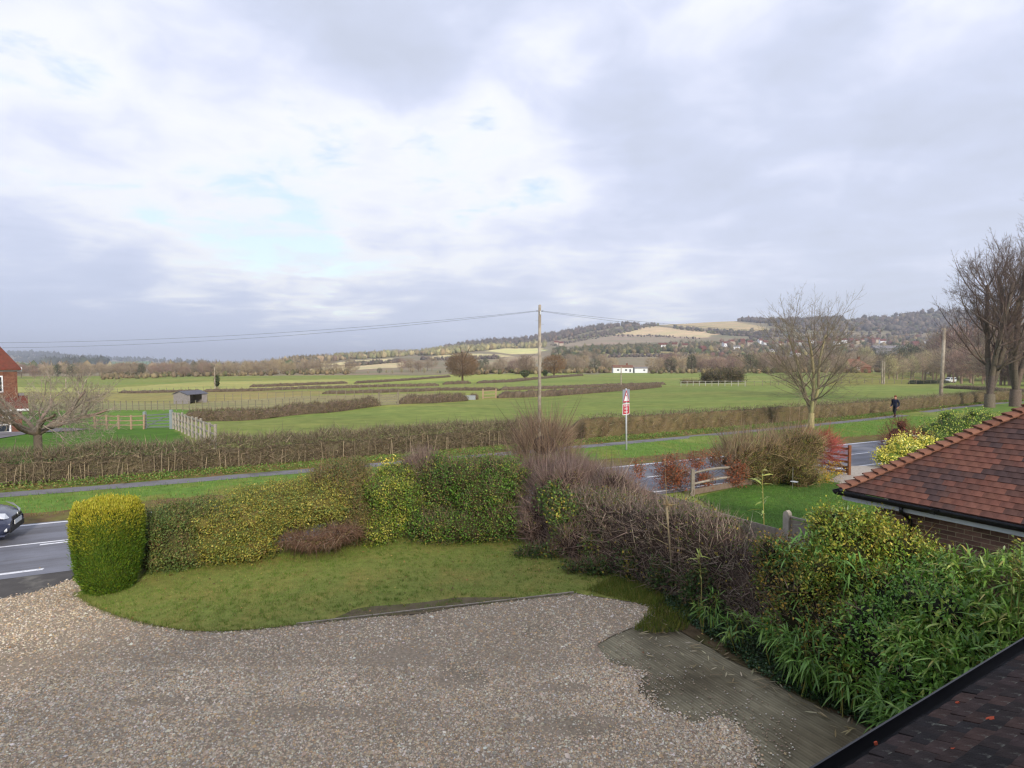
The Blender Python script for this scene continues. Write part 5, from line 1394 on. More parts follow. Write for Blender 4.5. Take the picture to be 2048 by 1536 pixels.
def bent_rail(name, p, q, r, par, m, col):
    p, q = np.array(p), np.array(q); pts = [p + (q - p) * f + RNG.normal(0, .025, 3) for f in np.linspace(0, 1, 6)]
    return MB().tube(pts, [r * .8, r, r * 1.1, r, r * 1.05, r * .75], 6, col).build(name, m, par)
def rail_fence():
    a, b = G(1385, 990), G(1500, 968); t = thing('rail_fence', 'rustic split-rail fence with a low board in front of the beech saplings', 'fence', a)
    for f in (0.0, 1.0): p = a + (b - a) * f; MB().box(p + (0, 0, .42), (.06, .06, .5)).build('post', GREYW, t, bevel=.01)
    for z in (.78, .42): bent_rail('rail', a + (.02, 0, z - .02), b + (.1, .1, z + .04), .045, t, GREYW, (1, 1, 1))
    MB().beam(a + (0, -.06, .12), b + (0, -.06, .12), .03, .2).build('kick_board', mat('old_board', lin('#76675a'), .9, .1, .3, 6), t)
rail_fence()
RUSSET = [('#a05c3c', 3), ('#8c5036', 3), ('#b07048', 2), ('#74442f', 2)]
def beech(label, px, py, Y, rx, rz, n, name='beech_sapling'):
    return shrub(name, label, 'bush', [EL(px, py, Y, rx, rz, rx * Y / F * .8)], n, .06, .035, RUSSET, '#5a4030', int(n * .25), [('#7a6a58', 1)], .35, .006, k=.45, lo=.30, hi=1.02, la=.22, seed=px * .01, nocore=True, sublobes=2, group='beech saplings along the rail fence')
beech('largest russet beech sapling left of the rail fence', 1345, 950, 20.6, 38, 38, 3400)
beech('small russet beech sapling behind the top rail', 1397, 925, 21.5, 18, 24, 700)
beech('thin russet beech sprig nearest the road behind the rails', 1430, 915, 22.0, 14, 17, 380)
beech('russet beech sapling at the far end of the rail fence', 1475, 945, 21.0, 22, 30, 1300)
beech('sparse russet beech sapling left of the largest one', 1276, 940, 20.8, 17, 24, 420)
beech('low russet beech growth at the foot of the rails', 1408, 962, 20.6, 24, 20, 900)
shrub('bare_stem_hedge', 'tan hedge of bare upright stems above the rail fence', 'hedge',
      [EL(1500, 900, 22.3, 58, 28, .8), EL(1585, 890, 22.8, 50, 28, .8), EL(1460, 922, 21.9, 32, 26, .5)], 3200, .04, .022, [('#8a7a3c', 2), ('#a0803c', 1), ('#6f6a34', 1)], '#54463a', 2300, [('#8c7a60', 3), ('#9c8a6c', 2), ('#746250', 3)], .85, .0065, twup=1.3, seed=21.0, k=.5, stray=60, sublobes=0)
shrub('evergreen_hedge_bush', 'green and yellow leafy base of the tan stem hedge', 'bush',
      [EL(1560, 930, 21.8, 60, 40, .8), EL(1600, 905, 22.2, 45, 40, .7), EL(1500, 930, 21.7, 45, 38, .6), EL(1600, 950, 21.4, 45, 26, .6)], 9000, .045, .026, [('#5a6628', 3), ('#77782c', 3), ('#45552a', 3), ('#8d8432', 1.2), ('#7a5c34', .8)], '#40381f', 2500, [('#94805e', 2), ('#7d6850', 1)], .4, .005, seed=22.0)
shrub('red_dogwood', 'red-stemmed shrub beside the wooden gate', 'bush', [EL(1645, 900, 23.0, 38, 36, .6), EL(1615, 885, 23.4, 22, 26, .4)], 1300, .04, .022, [('#a04a46', 3), ('#b8605a', 2), ('#7d3a34', 2)], '#6a3a34', 2200, [('#a0504a', 2), ('#8a4a40', 2)], .4, .005, seed=23.0, nocore=True, lo=.5)
shrub('yellow_leaf_shrub', 'small yellow-leaved shrub under the red stems', 'bush', [EL(1665, 940, 22.3, 24, 18, .3), EL(1645, 953, 21.9, 22, 12, .3)], 620, .05, .03, [('#d0aa2c', 3), ('#b8962c', 2), ('#e0c04a', 1)], '#4a4020', 200, BRTWIG, .3, .005, seed=24.0, nocore=True, lo=.4)
shrub('copper_beech_bush', 'copper-red leafy bush behind the yellow variegated one', 'bush', [EL(1800, 872, 27.5, 38, 30, .8), EL(1830, 885, 27.2, 28, 20, .6), EL(1785, 890, 26.8, 22, 26, .5)], 2600, .055, .03, [('#9a5640', 3), ('#844a38', 3), ('#aa6a4c', 1.4), ('#6c4434', 1.6)], '#4a3026', 700, [('#6a4a3c', 1)], .5, .006, seed=25.0, k=.55, lo=.6)
shrub('yellow_variegated_bush', 'round yellow variegated bush beside the gate post', 'bush', [EL(1805, 903, 25.0, 34, 26, .7), EL(1788, 918, 24.8, 28, 18, .6), EL(1845, 890, 25.3, 22, 16, .5)], 4200, .09, .055, [('#e6dc6a', 4), ('#d4cc54', 3), ('#f0ea98', 2), ('#7a9a3c', 1.2)], '#6a7a30', 0, seed=26.0, m=GLOSSY_LEAF)
shrub('spotted_laurel_bush', 'large pale green variegated bush above the garage hip', 'bush', [EL(1905, 865, 29.0, 62, 36, 1.2), EL(1950, 850, 29.5, 45, 28, 1.0), EL(1870, 880, 28.5, 35, 28, .8)], 7500, .08, .045, [('#a0b246', 3), ('#c6c664', 2), ('#6a8c34', 3), ('#527030', 2)], '#3a4a22', 300, BRTWIG, .3, .006, seed=27.0, m=GLOSSY_LEAF)
def gate():
    hinge = G(1690, 950, 0.0); hinge = AT(1698, 952, 23.3); hinge[2] = 0
    d = unit(np.array((-.55, .85, 0))); Lg = 2.6
    t = thing('field_gate', 'brown wooden five-bar gate standing open at the drive', 'gate', hinge)
    MB().box(hinge + (0, 0, .58), (.05, .05, .66)).build('gate_stile', BROWNW, t, bevel=.01)
    MB().box(hinge + d * Lg + (0, 0, .6), (.04, .04, .55)).build('gate_stile', BROWNW, t)
    for z in (.12, .32, .54, .80, 1.08): MB().beam(hinge + (0, 0, z), hinge + d * Lg + (0, 0, z), .03, .085).build('bar', BROWNW, t)
    MB().beam(hinge + (0.03, 0, .12), hinge + d * Lg * .55 + (0.03, 0, 1.05), .03, .08).build('brace', BROWNW, t)
    p = AT(1826, 930, 25.4); p[2] = 0
    g = thing('gate_post', 'square wooden gate post with a metal latch bar among the yellow bush', 'post', p)
    MB().box(p + (0, 0, .66), (.095, .095, .68)).build('post', BROWNW, g, bevel=.01)
    MB().box(p + (0, 0, 1.36), (.11, .11, .02)).build('cap', GREYW, g)
    MB().beam(p + (.1, -.1, 1.08), p + (.85, .02, 1.02), .05, .05).build('latch_bar', mat("galvanised", lin('#a9b0b6'), .4, .5, .1, 5, metal=.6), g)
    MB().beam(p + (.6, .1, 1.02), p + (2.6, .5, .92), .05, .12).build('rail', BROWNW, g)
gate()
def bird_table():
    b = G(1585, 978); t = thing('bird_bath', 'small white dish on a thin stake at the lawn edge', 'bird bath', b)
    MB().tube([b, b + (0, 0, .8)], .007, 6, lin('#8a8a80')).build('stake', TWIG, t)
    MB().tube([b + (.06, 0, .26), b + (.06, 0, .275)], [.11, .14], 14).build('dish', WHITEP, t)
bird_table()

# ------------------------------------------------------------------ roadside hedge with its stakes
HB_PX = [(-420, 1009), (0, 974), (300, 950), (600, 924), (1000, 890), (1420, 856), (1620, 841), (1790, 826), (1900, 814), (1985, 804), (2060, 800)]
HL = resample(np.array([G(*p)[:2] for p in HB_PX]), .5)
for _ in range(6): HL[1:-1] = (HL[:-2] + 2 * HL[1:-1] + HL[2:]) / 4
def roadside_hedge():
    k = np.argmin(np.abs(CX + F * HL[:, 0] / HL[:, 1] - 1130))
    Nn = normals2(HL); cl = HL + Nn * .5
    cols = [('#776b5a', 3), ('#887b67', 3), ('#5f5447', 3.4), ('#a09279', 1.2), ('#6d6c4a', 1.6)]
    lf = [('#5d6a34', 3), ('#6f6c38', 2), ('#7d5c3c', 1), ('#4a5c2e', 3)]
    t1 = hedge('laid_hedge', 'laid brown hedge with pale upright stakes along the footpath', cl[:k + 1], 1.30, .85, 40000, 12000, cols, lf, '#645b48', .36, .0075, .05, seed=1.0, zf=0.0, hvar=.09, twup=.12, corek=.55)
    t2 = hedge('clipped_roadside_hedge', 'clipped brown and green hedge along the footpath beyond the road sign', cl[k:], 1.32, .9, 22000, 15000, cols, lf + [('#567030', 4)], '#665a40', .28, .008, .065, seed=5.0, zf=0.0, hvar=.05)
    sm = MB().tube([(0, 0, 0), (.01, 0, .4), (0, .01, .82)], [.021, .018, .014], 6, lin('#93866f')).build('stake', mat("stake_wood", attr=True, rough=.9, spec=.1, var=.3, scale=5, rnd=.25), None); sme = sm.data; bpy.data.objects.remove(sm)
    o0 = LOCS[t1.name]; s = 0.0
    front = resample((HL + Nn * .04)[:k + 1], .2)
    for p in front:
        px = CX + F * p[0] / p[1]
        if px < -60 or RNG.random() < .3: continue
        o = bpy.data.objects.new('stake', sme); COL.objects.link(o); o.parent = t1
        o.location = (p[0] - o0[0] + RNG.normal(0, .06), p[1] - o0[1] + RNG.normal(0, .03), -.02); o.rotation_euler = (RNG.normal(0, .08), RNG.normal(0, .09), RNG.uniform(0, 6)); sc = RNG.uniform(.8, 1.2); o.scale = (sc, sc, RNG.uniform(.75, 1.15))
roadside_hedge()
def verge_life():
    Nn = normals2(PATHL)
    def along(n, lo, hi, L=PATHL, N2=Nn):
        i = RNG.integers(0, len(L) - 1, n); f = RNG.random((n, 1)); return L[i] * (1 - f) + L[i + 1] * f + N2[i] * RNG.uniform(lo, hi, (n, 1))
    w = along(42000, .5, 1.75); P = np.c_[w, np.zeros(len(w))]; k = lump(P * .45, 1, 4) > RNG.normal(-.25, .5, len(P)); P = P[k]
    n = len(P); o = geo('bank_weeds', [leaves(P + np.c_[np.zeros((n, 2)), RNG.uniform(0, .16, n)], rvec(n) + np.array([0, 0, .8]), rvec(n) + np.array([0, 0, .6]), RNG.uniform(.05, .12, n), RNG.uniform(.03, .06, n),
        pick(n, [('#67883c', 3), ('#7a9448', 2), ('#52702e', 3), ('#8c8a4c', 1.4), ('#8a744c', 1)], .25))], LEAF, None, 'stuff'); o["label"] = 'nettles and weeds at the foot of the roadside hedge'
    w = along(2600, .4, 2.0); n = len(w); P = np.c_[w, RNG.uniform(.0, .06, n)]
    o = geo('leaf_litter', [leaves(P, np.c_[RNG.normal(0, 1, (n, 2)), RNG.normal(0, .25, n)], np.tile([0, 0, 1.], (n, 1)) + rvec(n) * .4, RNG.uniform(.07, .14, n), RNG.uniform(.05, .09, n), pick(n, [('#b08a5c', 3), ('#9a7448', 2), ('#c4a478', 1), ('#7d5a3c', 2)]))], LEAF, None, 'stuff'); o["label"] = 'tan fallen leaves along the hedge bank'
    w = RNG.uniform((-30, 14), (45, 56), (210000, 2)); t = (w - R0) @ RN; w = w[(t > .9) & (t < 9)]; w = w[in_poly(w, vp)]; u = np.abs(w[:, 0] / w[:, 1]); w = w[u < 1.0]
    P = np.c_[w, np.full(len(w), -.015)]
    tt = (w - R0) @ RN
    cg = pick(len(P), [('#658a38', 3), ('#749640', 3), ('#577c2e', 2), ('#8a944c', 1.2)], .25); cb = pick(len(P), [('#857a48', 2), ('#776a3e', 2), ('#75803c', 1.6), ('#8c7650', 1.4)], .25)
    f = (tt + RNG.normal(0, .5, len(tt)) + .6 * lump(P * .3, 1, 2) > 2.35)[:, None]
    n = len(P); o = geo('verge_grass', [spikes_flat(P, np.c_[RNG.normal(0, .4, (n, 2)), np.ones(n)], RNG.uniform(.06, .13, n), .022, np.where(f, cg, cb))], GRASSB, None, 'stuff'); o["label"] = 'grass blades of the roadside verge'
verge_life()

# ------------------------------------------------------------------ road sign, telegraph poles, wires
GALV = mat("galvanised", lin('#a9b0b6'), .4, .5, .1, 5, metal=.6)
def emit_free(name, hexc, r=.5): return mat(name, lin(hexc), r, .4, .05, 3)
def road_sign():
    b = G(1253, 899); t = thing('road_sign', 'bend warning triangle above a red reduce-speed plate on a grey pole', 'road sign', b)
    Y = b[1]; H = 3.25
    MB().tube([b - (0, 0, .3), b + (-.05, 0, H)], .045, 12, lin('#c2c6ca')).build('pole', mat("sign_pole", lin('#b4b8bc'), .5, .4, .08, 4), t, smooth=True)
    a = math.radians(52)                                   # the face is turned towards the traffic coming from the left
    ex = np.array((math.cos(a), -math.sin(a) * -1, 0)); ex = np.array((math.cos(a), math.sin(a), 0)); nz = np.array((math.sin(a), -math.cos(a), 0)); ez = np.array((0, 0, 1.))
    c0 = b + (-.1, -.02, 0) + nz * .06
    def P(x, z, d=0.0): return c0 + ex * x + ez * z + nz * d
    def plate(name, x0, x1, z0, z1, th, m, d=0.0):
        return MB().box(P((x0 + x1) / 2, (z0 + z1) / 2, d), ((x1 - x0) / 2, th, (z1 - z0) / 2), (ex, nz, ez)).build(name, m, t)
    w = .40
    plate('backing_plate', -w, w, 2.50, 3.20, .006, emit_free('sign_grey', '#8b919b'))
    def tri(name, s, d, m):
        zc = 2.52; h = .655
        V = [P(-.375 * s, zc + (1 - s) * h * .36, d), P(.375 * s, zc + (1 - s) * h * .36, d), P(0, zc + h - (1 - s) * h * .72, d)]
        V2 = [v - nz * .004 for v in V]
        MB().add(V + V2, [(0, 1, 2), (5, 4, 3), (0, 3, 4, 1), (1, 4, 5, 2), (2, 5, 3, 0)]).build(name, m, t)
    RED, WHT, BLK = emit_free('sign_red', '#b01f30'), emit_free('sign_white', '#e8e8ea'), emit_free('sign_black', '#101014')
    tri('red_triangle', 1.0, .012, RED); tri('white_triangle', .70, .018, WHT)
    pts = [(.075, 2.60), (.075, 2.74), (.05, 2.83), (-.01, 2.88), (-.075, 2.90)]
    m = MB(); L = [P(x - .025 * (1 if i < 3 else 0), z - .028 * (i >= 3), .023) for i, (x, z) in enumerate(pts)] ; R = [P(x + .025 * (1 if i < 3 else 0), z + .028 * (i >= 3), .023) for i, (x, z) in enumerate(pts)]
    m.add(L + R, [(i, i + 1, 5 + i + 1, 5 + i) for i in range(4)]); m.build('bend_arrow', BLK, t)
    plate('white_border', -w + .015, w - .015, 1.86, 2.46, .006, WHT)
    plate('red_plate', -w + .05, w - .05, 1.895, 2.425, .008, RED)
    for txt, z in (('REDUCE', 2.30), ('SPEED', 2.13), ('NOW', 1.96)):
        cu = bpy.data.curves.new('lettering', 'FONT'); cu.body = txt; cu.size = .15; cu.align_x = 'CENTER'; cu.extrude = .001; cu.offset = .001
        cu.materials.append(WHT)
        tmp = bpy.data.objects.new('lettering', cu); COL.objects.link(tmp)
        me = bpy.data.meshes.new_from_object(tmp.evaluated_get(bpy.context.evaluated_depsgraph_get())); bpy.data.objects.remove(tmp)
        me.name = 'lettering'; me.materials.clear(); me.materials.append(WHT)
        o = bpy.data.objects.new('lettering', me); COL.objects.link(o); o.parent = t; o["kind"] = 'stuff'
        p = P(0, z, .012) - LOCS[t.name]
        frame(o, ex, ez, nz, p)
    for z in (2.05, 2.35, 2.65, 3.05): MB().box(P(.02, z, -.03), (.12, .015, .02), (ex, nz, ez)).build('clamp', GALV, t)
road_sign()

POLEM = mat("pole_wood", lin('#a39a8c'), .9, .15, .25, 3, .4, 40, col2=lin('#857a6c'), patch=(1.2, .45, .6))
def tele_pole(label, b, h, r=.095, steps=True, group=None, lean=(0, 0)):
    b = np.array(b, float); top = b + (lean[0], lean[1], h)
    t = thing('telegraph_pole', label, 'telegraph pole', b, group)
    MB().tube([b - (0, 0, .5), b + (top - b) * .5, top], [r * 1.25, r * 1.08, r * .92], 12).build('pole', POLEM, t, smooth=True)
    MB().tube([top - (0, 0, .02), top + (0, 0, .03)], [r * .95, r * .6], 12).build('cap', POLEM, t)
    if steps:
        for i, z in enumerate((h - .85, h - 1.05, h - 1.85, h - 2.5, h - 3.3)):
            s = 1 if i % 2 else -1; MB().tube([top * 0 + b + (lean[0] * z / h + s * r * .9, 0, z), b + (lean[0] * z / h + s * (r + .14), 0, z)], .009, 5).build('step_iron', GALV, t)
        for s in (-1, 1):
            MB().beam(top + (s * r * .8, 0, -.33), top + (s * (r + .11), 0, -.31), .03, .03).build('bracket', BLACKP, t)
        MB().box(top + (.03, -r - .03, -.42), (.03, .04, .10)).build('insulator_box', WHITEP, t)
    return top
p1 = AT(1079, 850, 31.6); p1[2] = 0
T1 = tele_pole('tall weathered telegraph pole in the middle of the view', p1, CAMZ + (HOR - 611) * 31.6 / F, .083)
p2 = AT(1881, 785, 58.5); p2[2] = 0
T2 = tele_pole('telegraph pole in front of the big bare trees', p2, CAMZ + (HOR - 657) * 58.5 / F, .15, False, lean=(.22, 0))
MB().beam(T2 + (-.35, 0, -.08), T2 + (.35, 0, -.08), .09, .1).build('cross_arm', POLEM, bpy.data.objects['telegraph_pole.001'])
p0 = np.array((-46.0, 38.0, float(hgt(-46, 38))))
T0 = tele_pole('telegraph pole beyond the brick house, outside the picture edge', p0, 6.2 - p0[2], .1, False)
WIREM = mat("wire", lin('#4a4c52'), .6, .3, 0)
def wire(label, a, b, sag, r=.0065, quad=None):
    a, b = np.array(a), np.array(b); f = np.linspace(0, 1, 40)[:, None]; P = a + (b - a) * f
    P[:, 2] -= 4 * sag * (f * (1 - f))[:, 0]
    tag(MB().tube(list(P), r, 4).build('overhead_wire', WIREM, None), label, 'wire')
wire('upper overhead wire running from the middle pole to the picture\'s brick house side', T1 + (-.1, 0, -.30), T0 + (0, 0, -.1), .78)
wire('lower overhead wire running from the middle pole to the picture\'s brick house side', T1 + (-.1, 0, -.33), T0 + (0, 0, -.45), .86)
wire('overhead wire from the middle pole to the pole by the big trees', T1 + (.1, 0, -.31), T2 + (-.3, 0, -.03), .75)
wire('slightly slacker overhead wire from the middle pole to the pole by the big trees', T1 + (.1, 0, -.34), T2 + (.3, 0, -.03), 1.05)
wire('overhead wire leaving the pole by the big trees towards the wood', T2 + (.3, 0, -.03), np.array((95, 82, 7.6)), .9)

# ------------------------------------------------------------------ walker on the footpath
def walker():
    b = G(1790, 834.5); rot = math.radians(205)                                        # walking to the left along the path, face half to the camera
    t = thing('person', 'person in a dark navy jacket and dark trousers walking on the footpath', 'person', b)
    # joints in a local frame: x forward (walking), y left, z up
    J = dict(pel=(0, 0, .95), spine=(.02, 0, 1.15), chest=(.03, 0, 1.35), neck=(.02, 0, 1.5), head0=(.03, 0, 1.58), head1=(.04, 0, 1.66), head2=(.03, 0, 1.73),
             ls=(.02, .19, 1.42), le=(-.12, .25, 1.16), lw=(-.02, .25, .92), lh=(.03, .24, .83), rs=(.02, -.19, 1.42), re=(-.02, -.25, 1.14), rw=(.16, -.24, .93), rh=(.22, -.23, .85),
             lhip=(0, .10, .90), lk=(.20, .11, .52), la=(.22, .11, .10), lf=(.40, .11, .05), rhip=(0, -.10, .90), rk=(.02, -.11, .50), ra=(-.26, -.11, .14), rf=(-.12, -.11, .04))
    R = dict(pel=.165, spine=.165, chest=.185, neck=.07, head0=.075, head1=.105, head2=.085, ls=.10, le=.068, lw=.055, lh=.045, rs=.10, re=.068, rw=.055, rh=.045,
             lhip=.115, lk=.08, la=.06, lf=.05, rhip=.115, rk=.08, ra=.06, rf=.05)
    E = [('pel', 'spine'), ('spine', 'chest'), ('chest', 'neck'), ('neck', 'head0'), ('head0', 'head1'), ('head1', 'head2'), ('chest', 'ls'), ('ls', 'le'), ('le', 'lw'), ('lw', 'lh'), ('chest', 'rs'), ('rs', 're'), ('re', 'rw'), ('rw', 'rh'),
         ('pel', 'lhip'), ('lhip', 'lk'), ('lk', 'la'), ('la', 'lf'), ('pel', 'rhip'), ('rhip', 'rk'), ('rk', 'ra'), ('ra', 'rf')]
    names = list(J); me = bpy.data.meshes.new('body'); me.from_pydata([J[n] for n in names], [(names.index(a), names.index(c)) for a, c in E], []); me.update()
    o = bpy.data.objects.new('body', me); COL.objects.link(o)
    sk = o.modifiers.new('skin', 'SKIN'); sv = me.skin_vertices[0].data
    for i, n in enumerate(names): sv[i].radius = (R[n] * (.72 if n in ('pel', 'spine', 'chest') else 1), R[n]); sv[i].use_root = (n == 'pel')
    ss = o.modifiers.new('sub', 'SUBSURF'); ss.levels = 2
    dg = bpy.context.evaluated_depsgraph_get(); ev = o.evaluated_get(dg); m2 = bpy.data.meshes.new_from_object(ev)
    V = np.array([v.co[:] for v in m2.vertices]); bpy.data.objects.remove(o)
    C = np.tile(np.array(lin('#23273a')), (len(V), 1))
    C[V[:, 2] < .86] = lin('#23262b'); C[V[:, 2] < .10] = lin('#191715'); C[V[:, 2] > 1.51] = lin('#c48f7c')
    hand = (np.abs(V[:, 1]) > .19) & (V[:, 2] < .90) & (V[:, 2] > .7); C[hand] = lin('#c48f7c')
    at = m2.color_attributes.new("Col", 'FLOAT_COLOR', 'POINT'); at.data.foreach_set("color", np.c_[C, np.ones(len(C))].astype(np.float32).ravel())
    m2.materials.append(mat("clothes", attr=True, rough=.85, spec=.2, var=.1, scale=8)); m2.polygons.foreach_set("use_smooth", np.ones(len(m2.polygons), bool)); m2.name = 'body'
    link('body', m2, t, rot=(0, 0, rot))
    Vh = ICO2[0] * np.array([.112, .098, .10]) + np.array([.018, 0, 1.745]); Vh[:, 2] = np.maximum(Vh[:, 2], 1.70 - .09 * (Vh[:, 0] < .02))
    link('hair', mesh_np('hair', Vh, ICO2[1], pick(len(Vh), [('#6a3b2c', 1)], .1), TWIG, True), t, rot=(0, 0, rot))
    for s in (1, -1):   # fingers and thumb of each hand
        c = np.array(J['lh'] if s > 0 else J['rh']); k = 4
        P = np.array([c + (-.025 + .017 * i, 0, -.02) for i in range(k)] + [c + (.035, 0, .01)]); D = np.array([(.25, -.1 * s, -1)] * k + [(.8, 0, -.7)], float)
        v, f, cc = tubes(P, P + unit(D) * np.array([.06, .07, .068, .052, .05])[:, None], np.full(5, .010), np.full(5, .007), pick(5, [('#c48f7c', 1)], .03), 5)
        link('fingers', mesh_np('fingers', v, f, cc, MATS["clothes"]), t, rot=(0, 0, rot), kind='stuff')
    nose = MB().add([(.13, 0, 1.645), (.10, .018, 1.625), (.10, -.018, 1.625), (.10, 0, 1.69)], [(0, 1, 2), (0, 3, 1), (0, 2, 3)], lin('#c48f7c')); o = nose.build('nose', MATS["clothes"], None); o.parent = t; o.rotation_euler = (0, 0, rot)
walker()

# ------------------------------------------------------------------ vehicles
def loft(sections, n):
    V, Fc = [], []
    for sct in sections: V += sct
    for i in range(len(sections) - 1):
        for j in range(n - 1): Fc.append((i * n + j, i * n + j + 1, (i + 1) * n + j + 1, (i + 1) * n + j))
    Fc.append(tuple(range(n))); Fc.append(tuple((len(sections) - 1) * n + j for j in range(n - 1, -1, -1)))
    return V, Fc
TYRE = mat("tyre", lin('#1b1b1d'), .85, .2, .1, 5)
RIM = mat("wheel_rim", lin('#a9abb0'), .35, .5, .1, 5, metal=.7)
LAMP = mat("lamp_glass", lin('#dfe4ea'), .12, .6, .05, 5)
DARKT = mat("dark_trim", lin('#15161a'), .5, .4, .1, 5)
def car(name, label, loc, rz, paint, cat='car', detail=True, van=False, s=1.0, group=None):
    """saloon/hatch built from cross sections along x (front at +x); van: tall one-box body"""
    t = thing(name, label, cat, loc, group, rz); LOCS[t.name] = np.zeros(3)
    if van: st = [(-2.1, .45, 1.86, .84), (-2.05, .30, 1.92, .90), (-.8, .28, 1.95, .92), (.6, .28, 1.93, .92), (1.05, .28, 1.80, .90), (1.45, .28, 1.15, .90), (2.0, .30, 1.0, .86), (2.25, .36, .82, .72)]
    else: st = [(-2.08, .50, .86, .62), (-1.98, .32, .98, .78), (-1.5, .24, 1.02, .85), (-.7, .22, 1.0, .87), (.4, .22, .98, .87), (.95, .22, .95, .86), (1.45, .22, .87, .84), (1.8, .22, .78, .79), (2.02, .26, .68, .68), (2.12, .34, .56, .52)]
    def sect(x, z0, z1, w):
        h = z1 - z0
        return [(x, -w * .86, z0), (x, -w * .97, z0 + h * .22), (x, -w, z0 + h * .5), (x, -w * .95, z0 + h * .82), (x, -w * .82, z1 - .01), (x, -w * .4, z1 + .035), (x, 0, z1 + .045),
                (x, w * .4, z1 + .035), (x, w * .82, z1 - .01), (x, w * .95, z0 + h * .82), (x, w, z0 + h * .5), (x, w * .97, z0 + h * .22), (x, w * .86, z0)]
    PM = mat("paint_" + name + paint, lin(paint), .28, .5, .06, 3, coat=.6)
    V, Fc = loft([sect(*q) for q in st], 13); b = MB(); b.add(V, Fc); bo = b.build('body', PM, t, smooth=True)
    m = bo.modifiers.new('sub', 'SUBSURF'); m.levels = m.render_levels = 1
    if not van:   # glasshouse and roof
        g = [(-1.75, .95, .98, .74), (-1.25, .95, 1.36, .66), (-.4, .95, 1.43, .64), (.25, .95, 1.38, .63), (1.0, .92, .96, .70)]
        def gs(x, z0, z1, w): return [(x, -w * 1.05, z0), (x, -w * .86, z1 - .03), (x, 0, z1 + .01), (x, w * .86, z1 - .03), (x, w * 1.05, z0)]
        V, Fc = loft([gs(*q) for q in g], 5); c = MB(); c.add(V, Fc); c.build('window', GLASS, t)
        r = [(-1.25, 1.33, .60), (-.4, 1.415, .58), (.2, 1.37, .56)]; V = []
        for x, z, w in r: V += [(x, -w, z), (x, 0, z + .04), (x, w, z)]
        MB().add(V, [(0, 1, 4, 3), (1, 2, 5, 4), (3, 4, 7, 6), (4, 5, 8, 7)]).build('roof', PM, t, smooth=True)
        for s_ in (-1, 1):
            for a, c in (((.98, s_ * .69, .98), (.25, s_ * .57, 1.39)), ((-.35, s_ * .71, .98), (-.4, s_ * .57, 1.42)), ((-1.72, s_ * .75, .98), (-1.2, s_ * .59, 1.36))): MB().beam(a, c, .06, .05).build('pillar', PM, t)
            MB().box((.72, s_ * .93, 1.02), (.07, .09, .055)).build('mirror', PM, t, bevel=.02)
    else:
        for s_ in (-1, 1):
            for x0, x1 in ((-1.95, -.95), (-.75, .05), (.2, 1.0)): MB().add([(x0, s_ * .935, 1.25), (x1, s_ * .935, 1.25), (x1 - .12 * (x1 > .5), s_ * .90, 1.72), (x0, s_ * .90, 1.72)], [(0, 1, 2, 3)]).build('window', GLASS, t)
        MB().add([(1.47, -.78, 1.24), (1.47, .78, 1.24), (1.16, .72, 1.74), (1.16, -.72, 1.74)], [(0, 1, 2, 3)]).build('windscreen', GLASS, t)
        MB().add([(-2.115, -.72, 1.2), (-2.115, .72, 1.2), (-2.10, .68, 1.72), (-2.10, -.68, 1.72)], [(0, 1, 2, 3)]).build('window', GLASS, t)
    xs = (1.30, -1.30)
    for x in xs:
        for s_ in (-1, 1):
            w = MB(); w.tube([(x, s_ * .70, .30), (x, s_ * .885, .30)], .30, 20); wo = w.build('wheel', TYRE, t, smooth=False)
            MB().tube([(x, s_ * .88, .30), (x, s_ * .895, .30)], [.20, .17], 16).build('rim', RIM, wo)
            for k in range(5):
                a = k * 1.257; MB().beam((x, s_ * .898, .30), (x + .17 * math.cos(a), s_ * .898, .30 + .17 * math.sin(a)), .045, .02, up=(0, 1, 0)).build('spoke', RIM, wo)
    if detail and not van:
        for s_ in (-1, 1):
            V = [(2.035, s_ * .36, .60), (2.00, s_ * .60, .63), (1.78, s_ * .765, .72), (1.60, s_ * .80, .835), (1.84, s_ * .62, .80), (1.965, s_ * .40, .735)]
            V = [np.array(v) + (.035, s_ * .015, .02) for v in V]
            MB().add(V, [(0, 1, 5), (1, 4, 5), (1, 2, 4), (2, 3, 4)]).build('headlight', LAMP, t)
            MB().tube([(1.99, s_ * .56, .36), (2.06, s_ * .54, .36)], .06, 12).build('fog_lamp', LAMP, t)
            MB().box((-2.03, s_ * .62, .78), (.05, .12, .12)).build('tail_light', mat("tail_red", lin('#8a1420'), .3, .5, 0), t)
        MB().box((2.115, 0, .60), (.02, .33, .045)).build('grille', DARKT, t, bevel=.01)
        MB().box((2.09, 0, .335), (.05, .50, .075)).build('lower_grille', DARKT, t, bevel=.02)
        MB().tube([(2.135, 0, .655), (2.15, 0, .655)], .05, 14).build('badge', RIM, t)
        MB().box((2.142, 0, .475), (.008, .26, .056)).build('number_plate', mat("plate_white", lin('#d5d8da'), .4, .4, .05, 4), t)
        MB().box((1.99, 0, .235), (.06, .70, .02)).build('bumper_lip', PM, t)
    return t
rz = math.atan2(RD[1], RD[0])
fr = RP(0.08, -ROADW * .25 - .18) ; cp = fr[:2] - RD * 2.12
car('hatchback_car', 'dark blue-grey car entering on the road at the picture edge', (cp[0], cp[1], .004), rz, '#3c4258')
vv = T(1900, 765.5); car('minivan', 'white van parked on the far lane under the bare trees', vv, math.radians(200), '#e4e8ea', 'van', van=True, s=1)
vv = T(1853, 749); car('parked_car', 'dark parked car in front of the wood at the field end', vv, math.radians(170), '#3a3c48', detail=False)

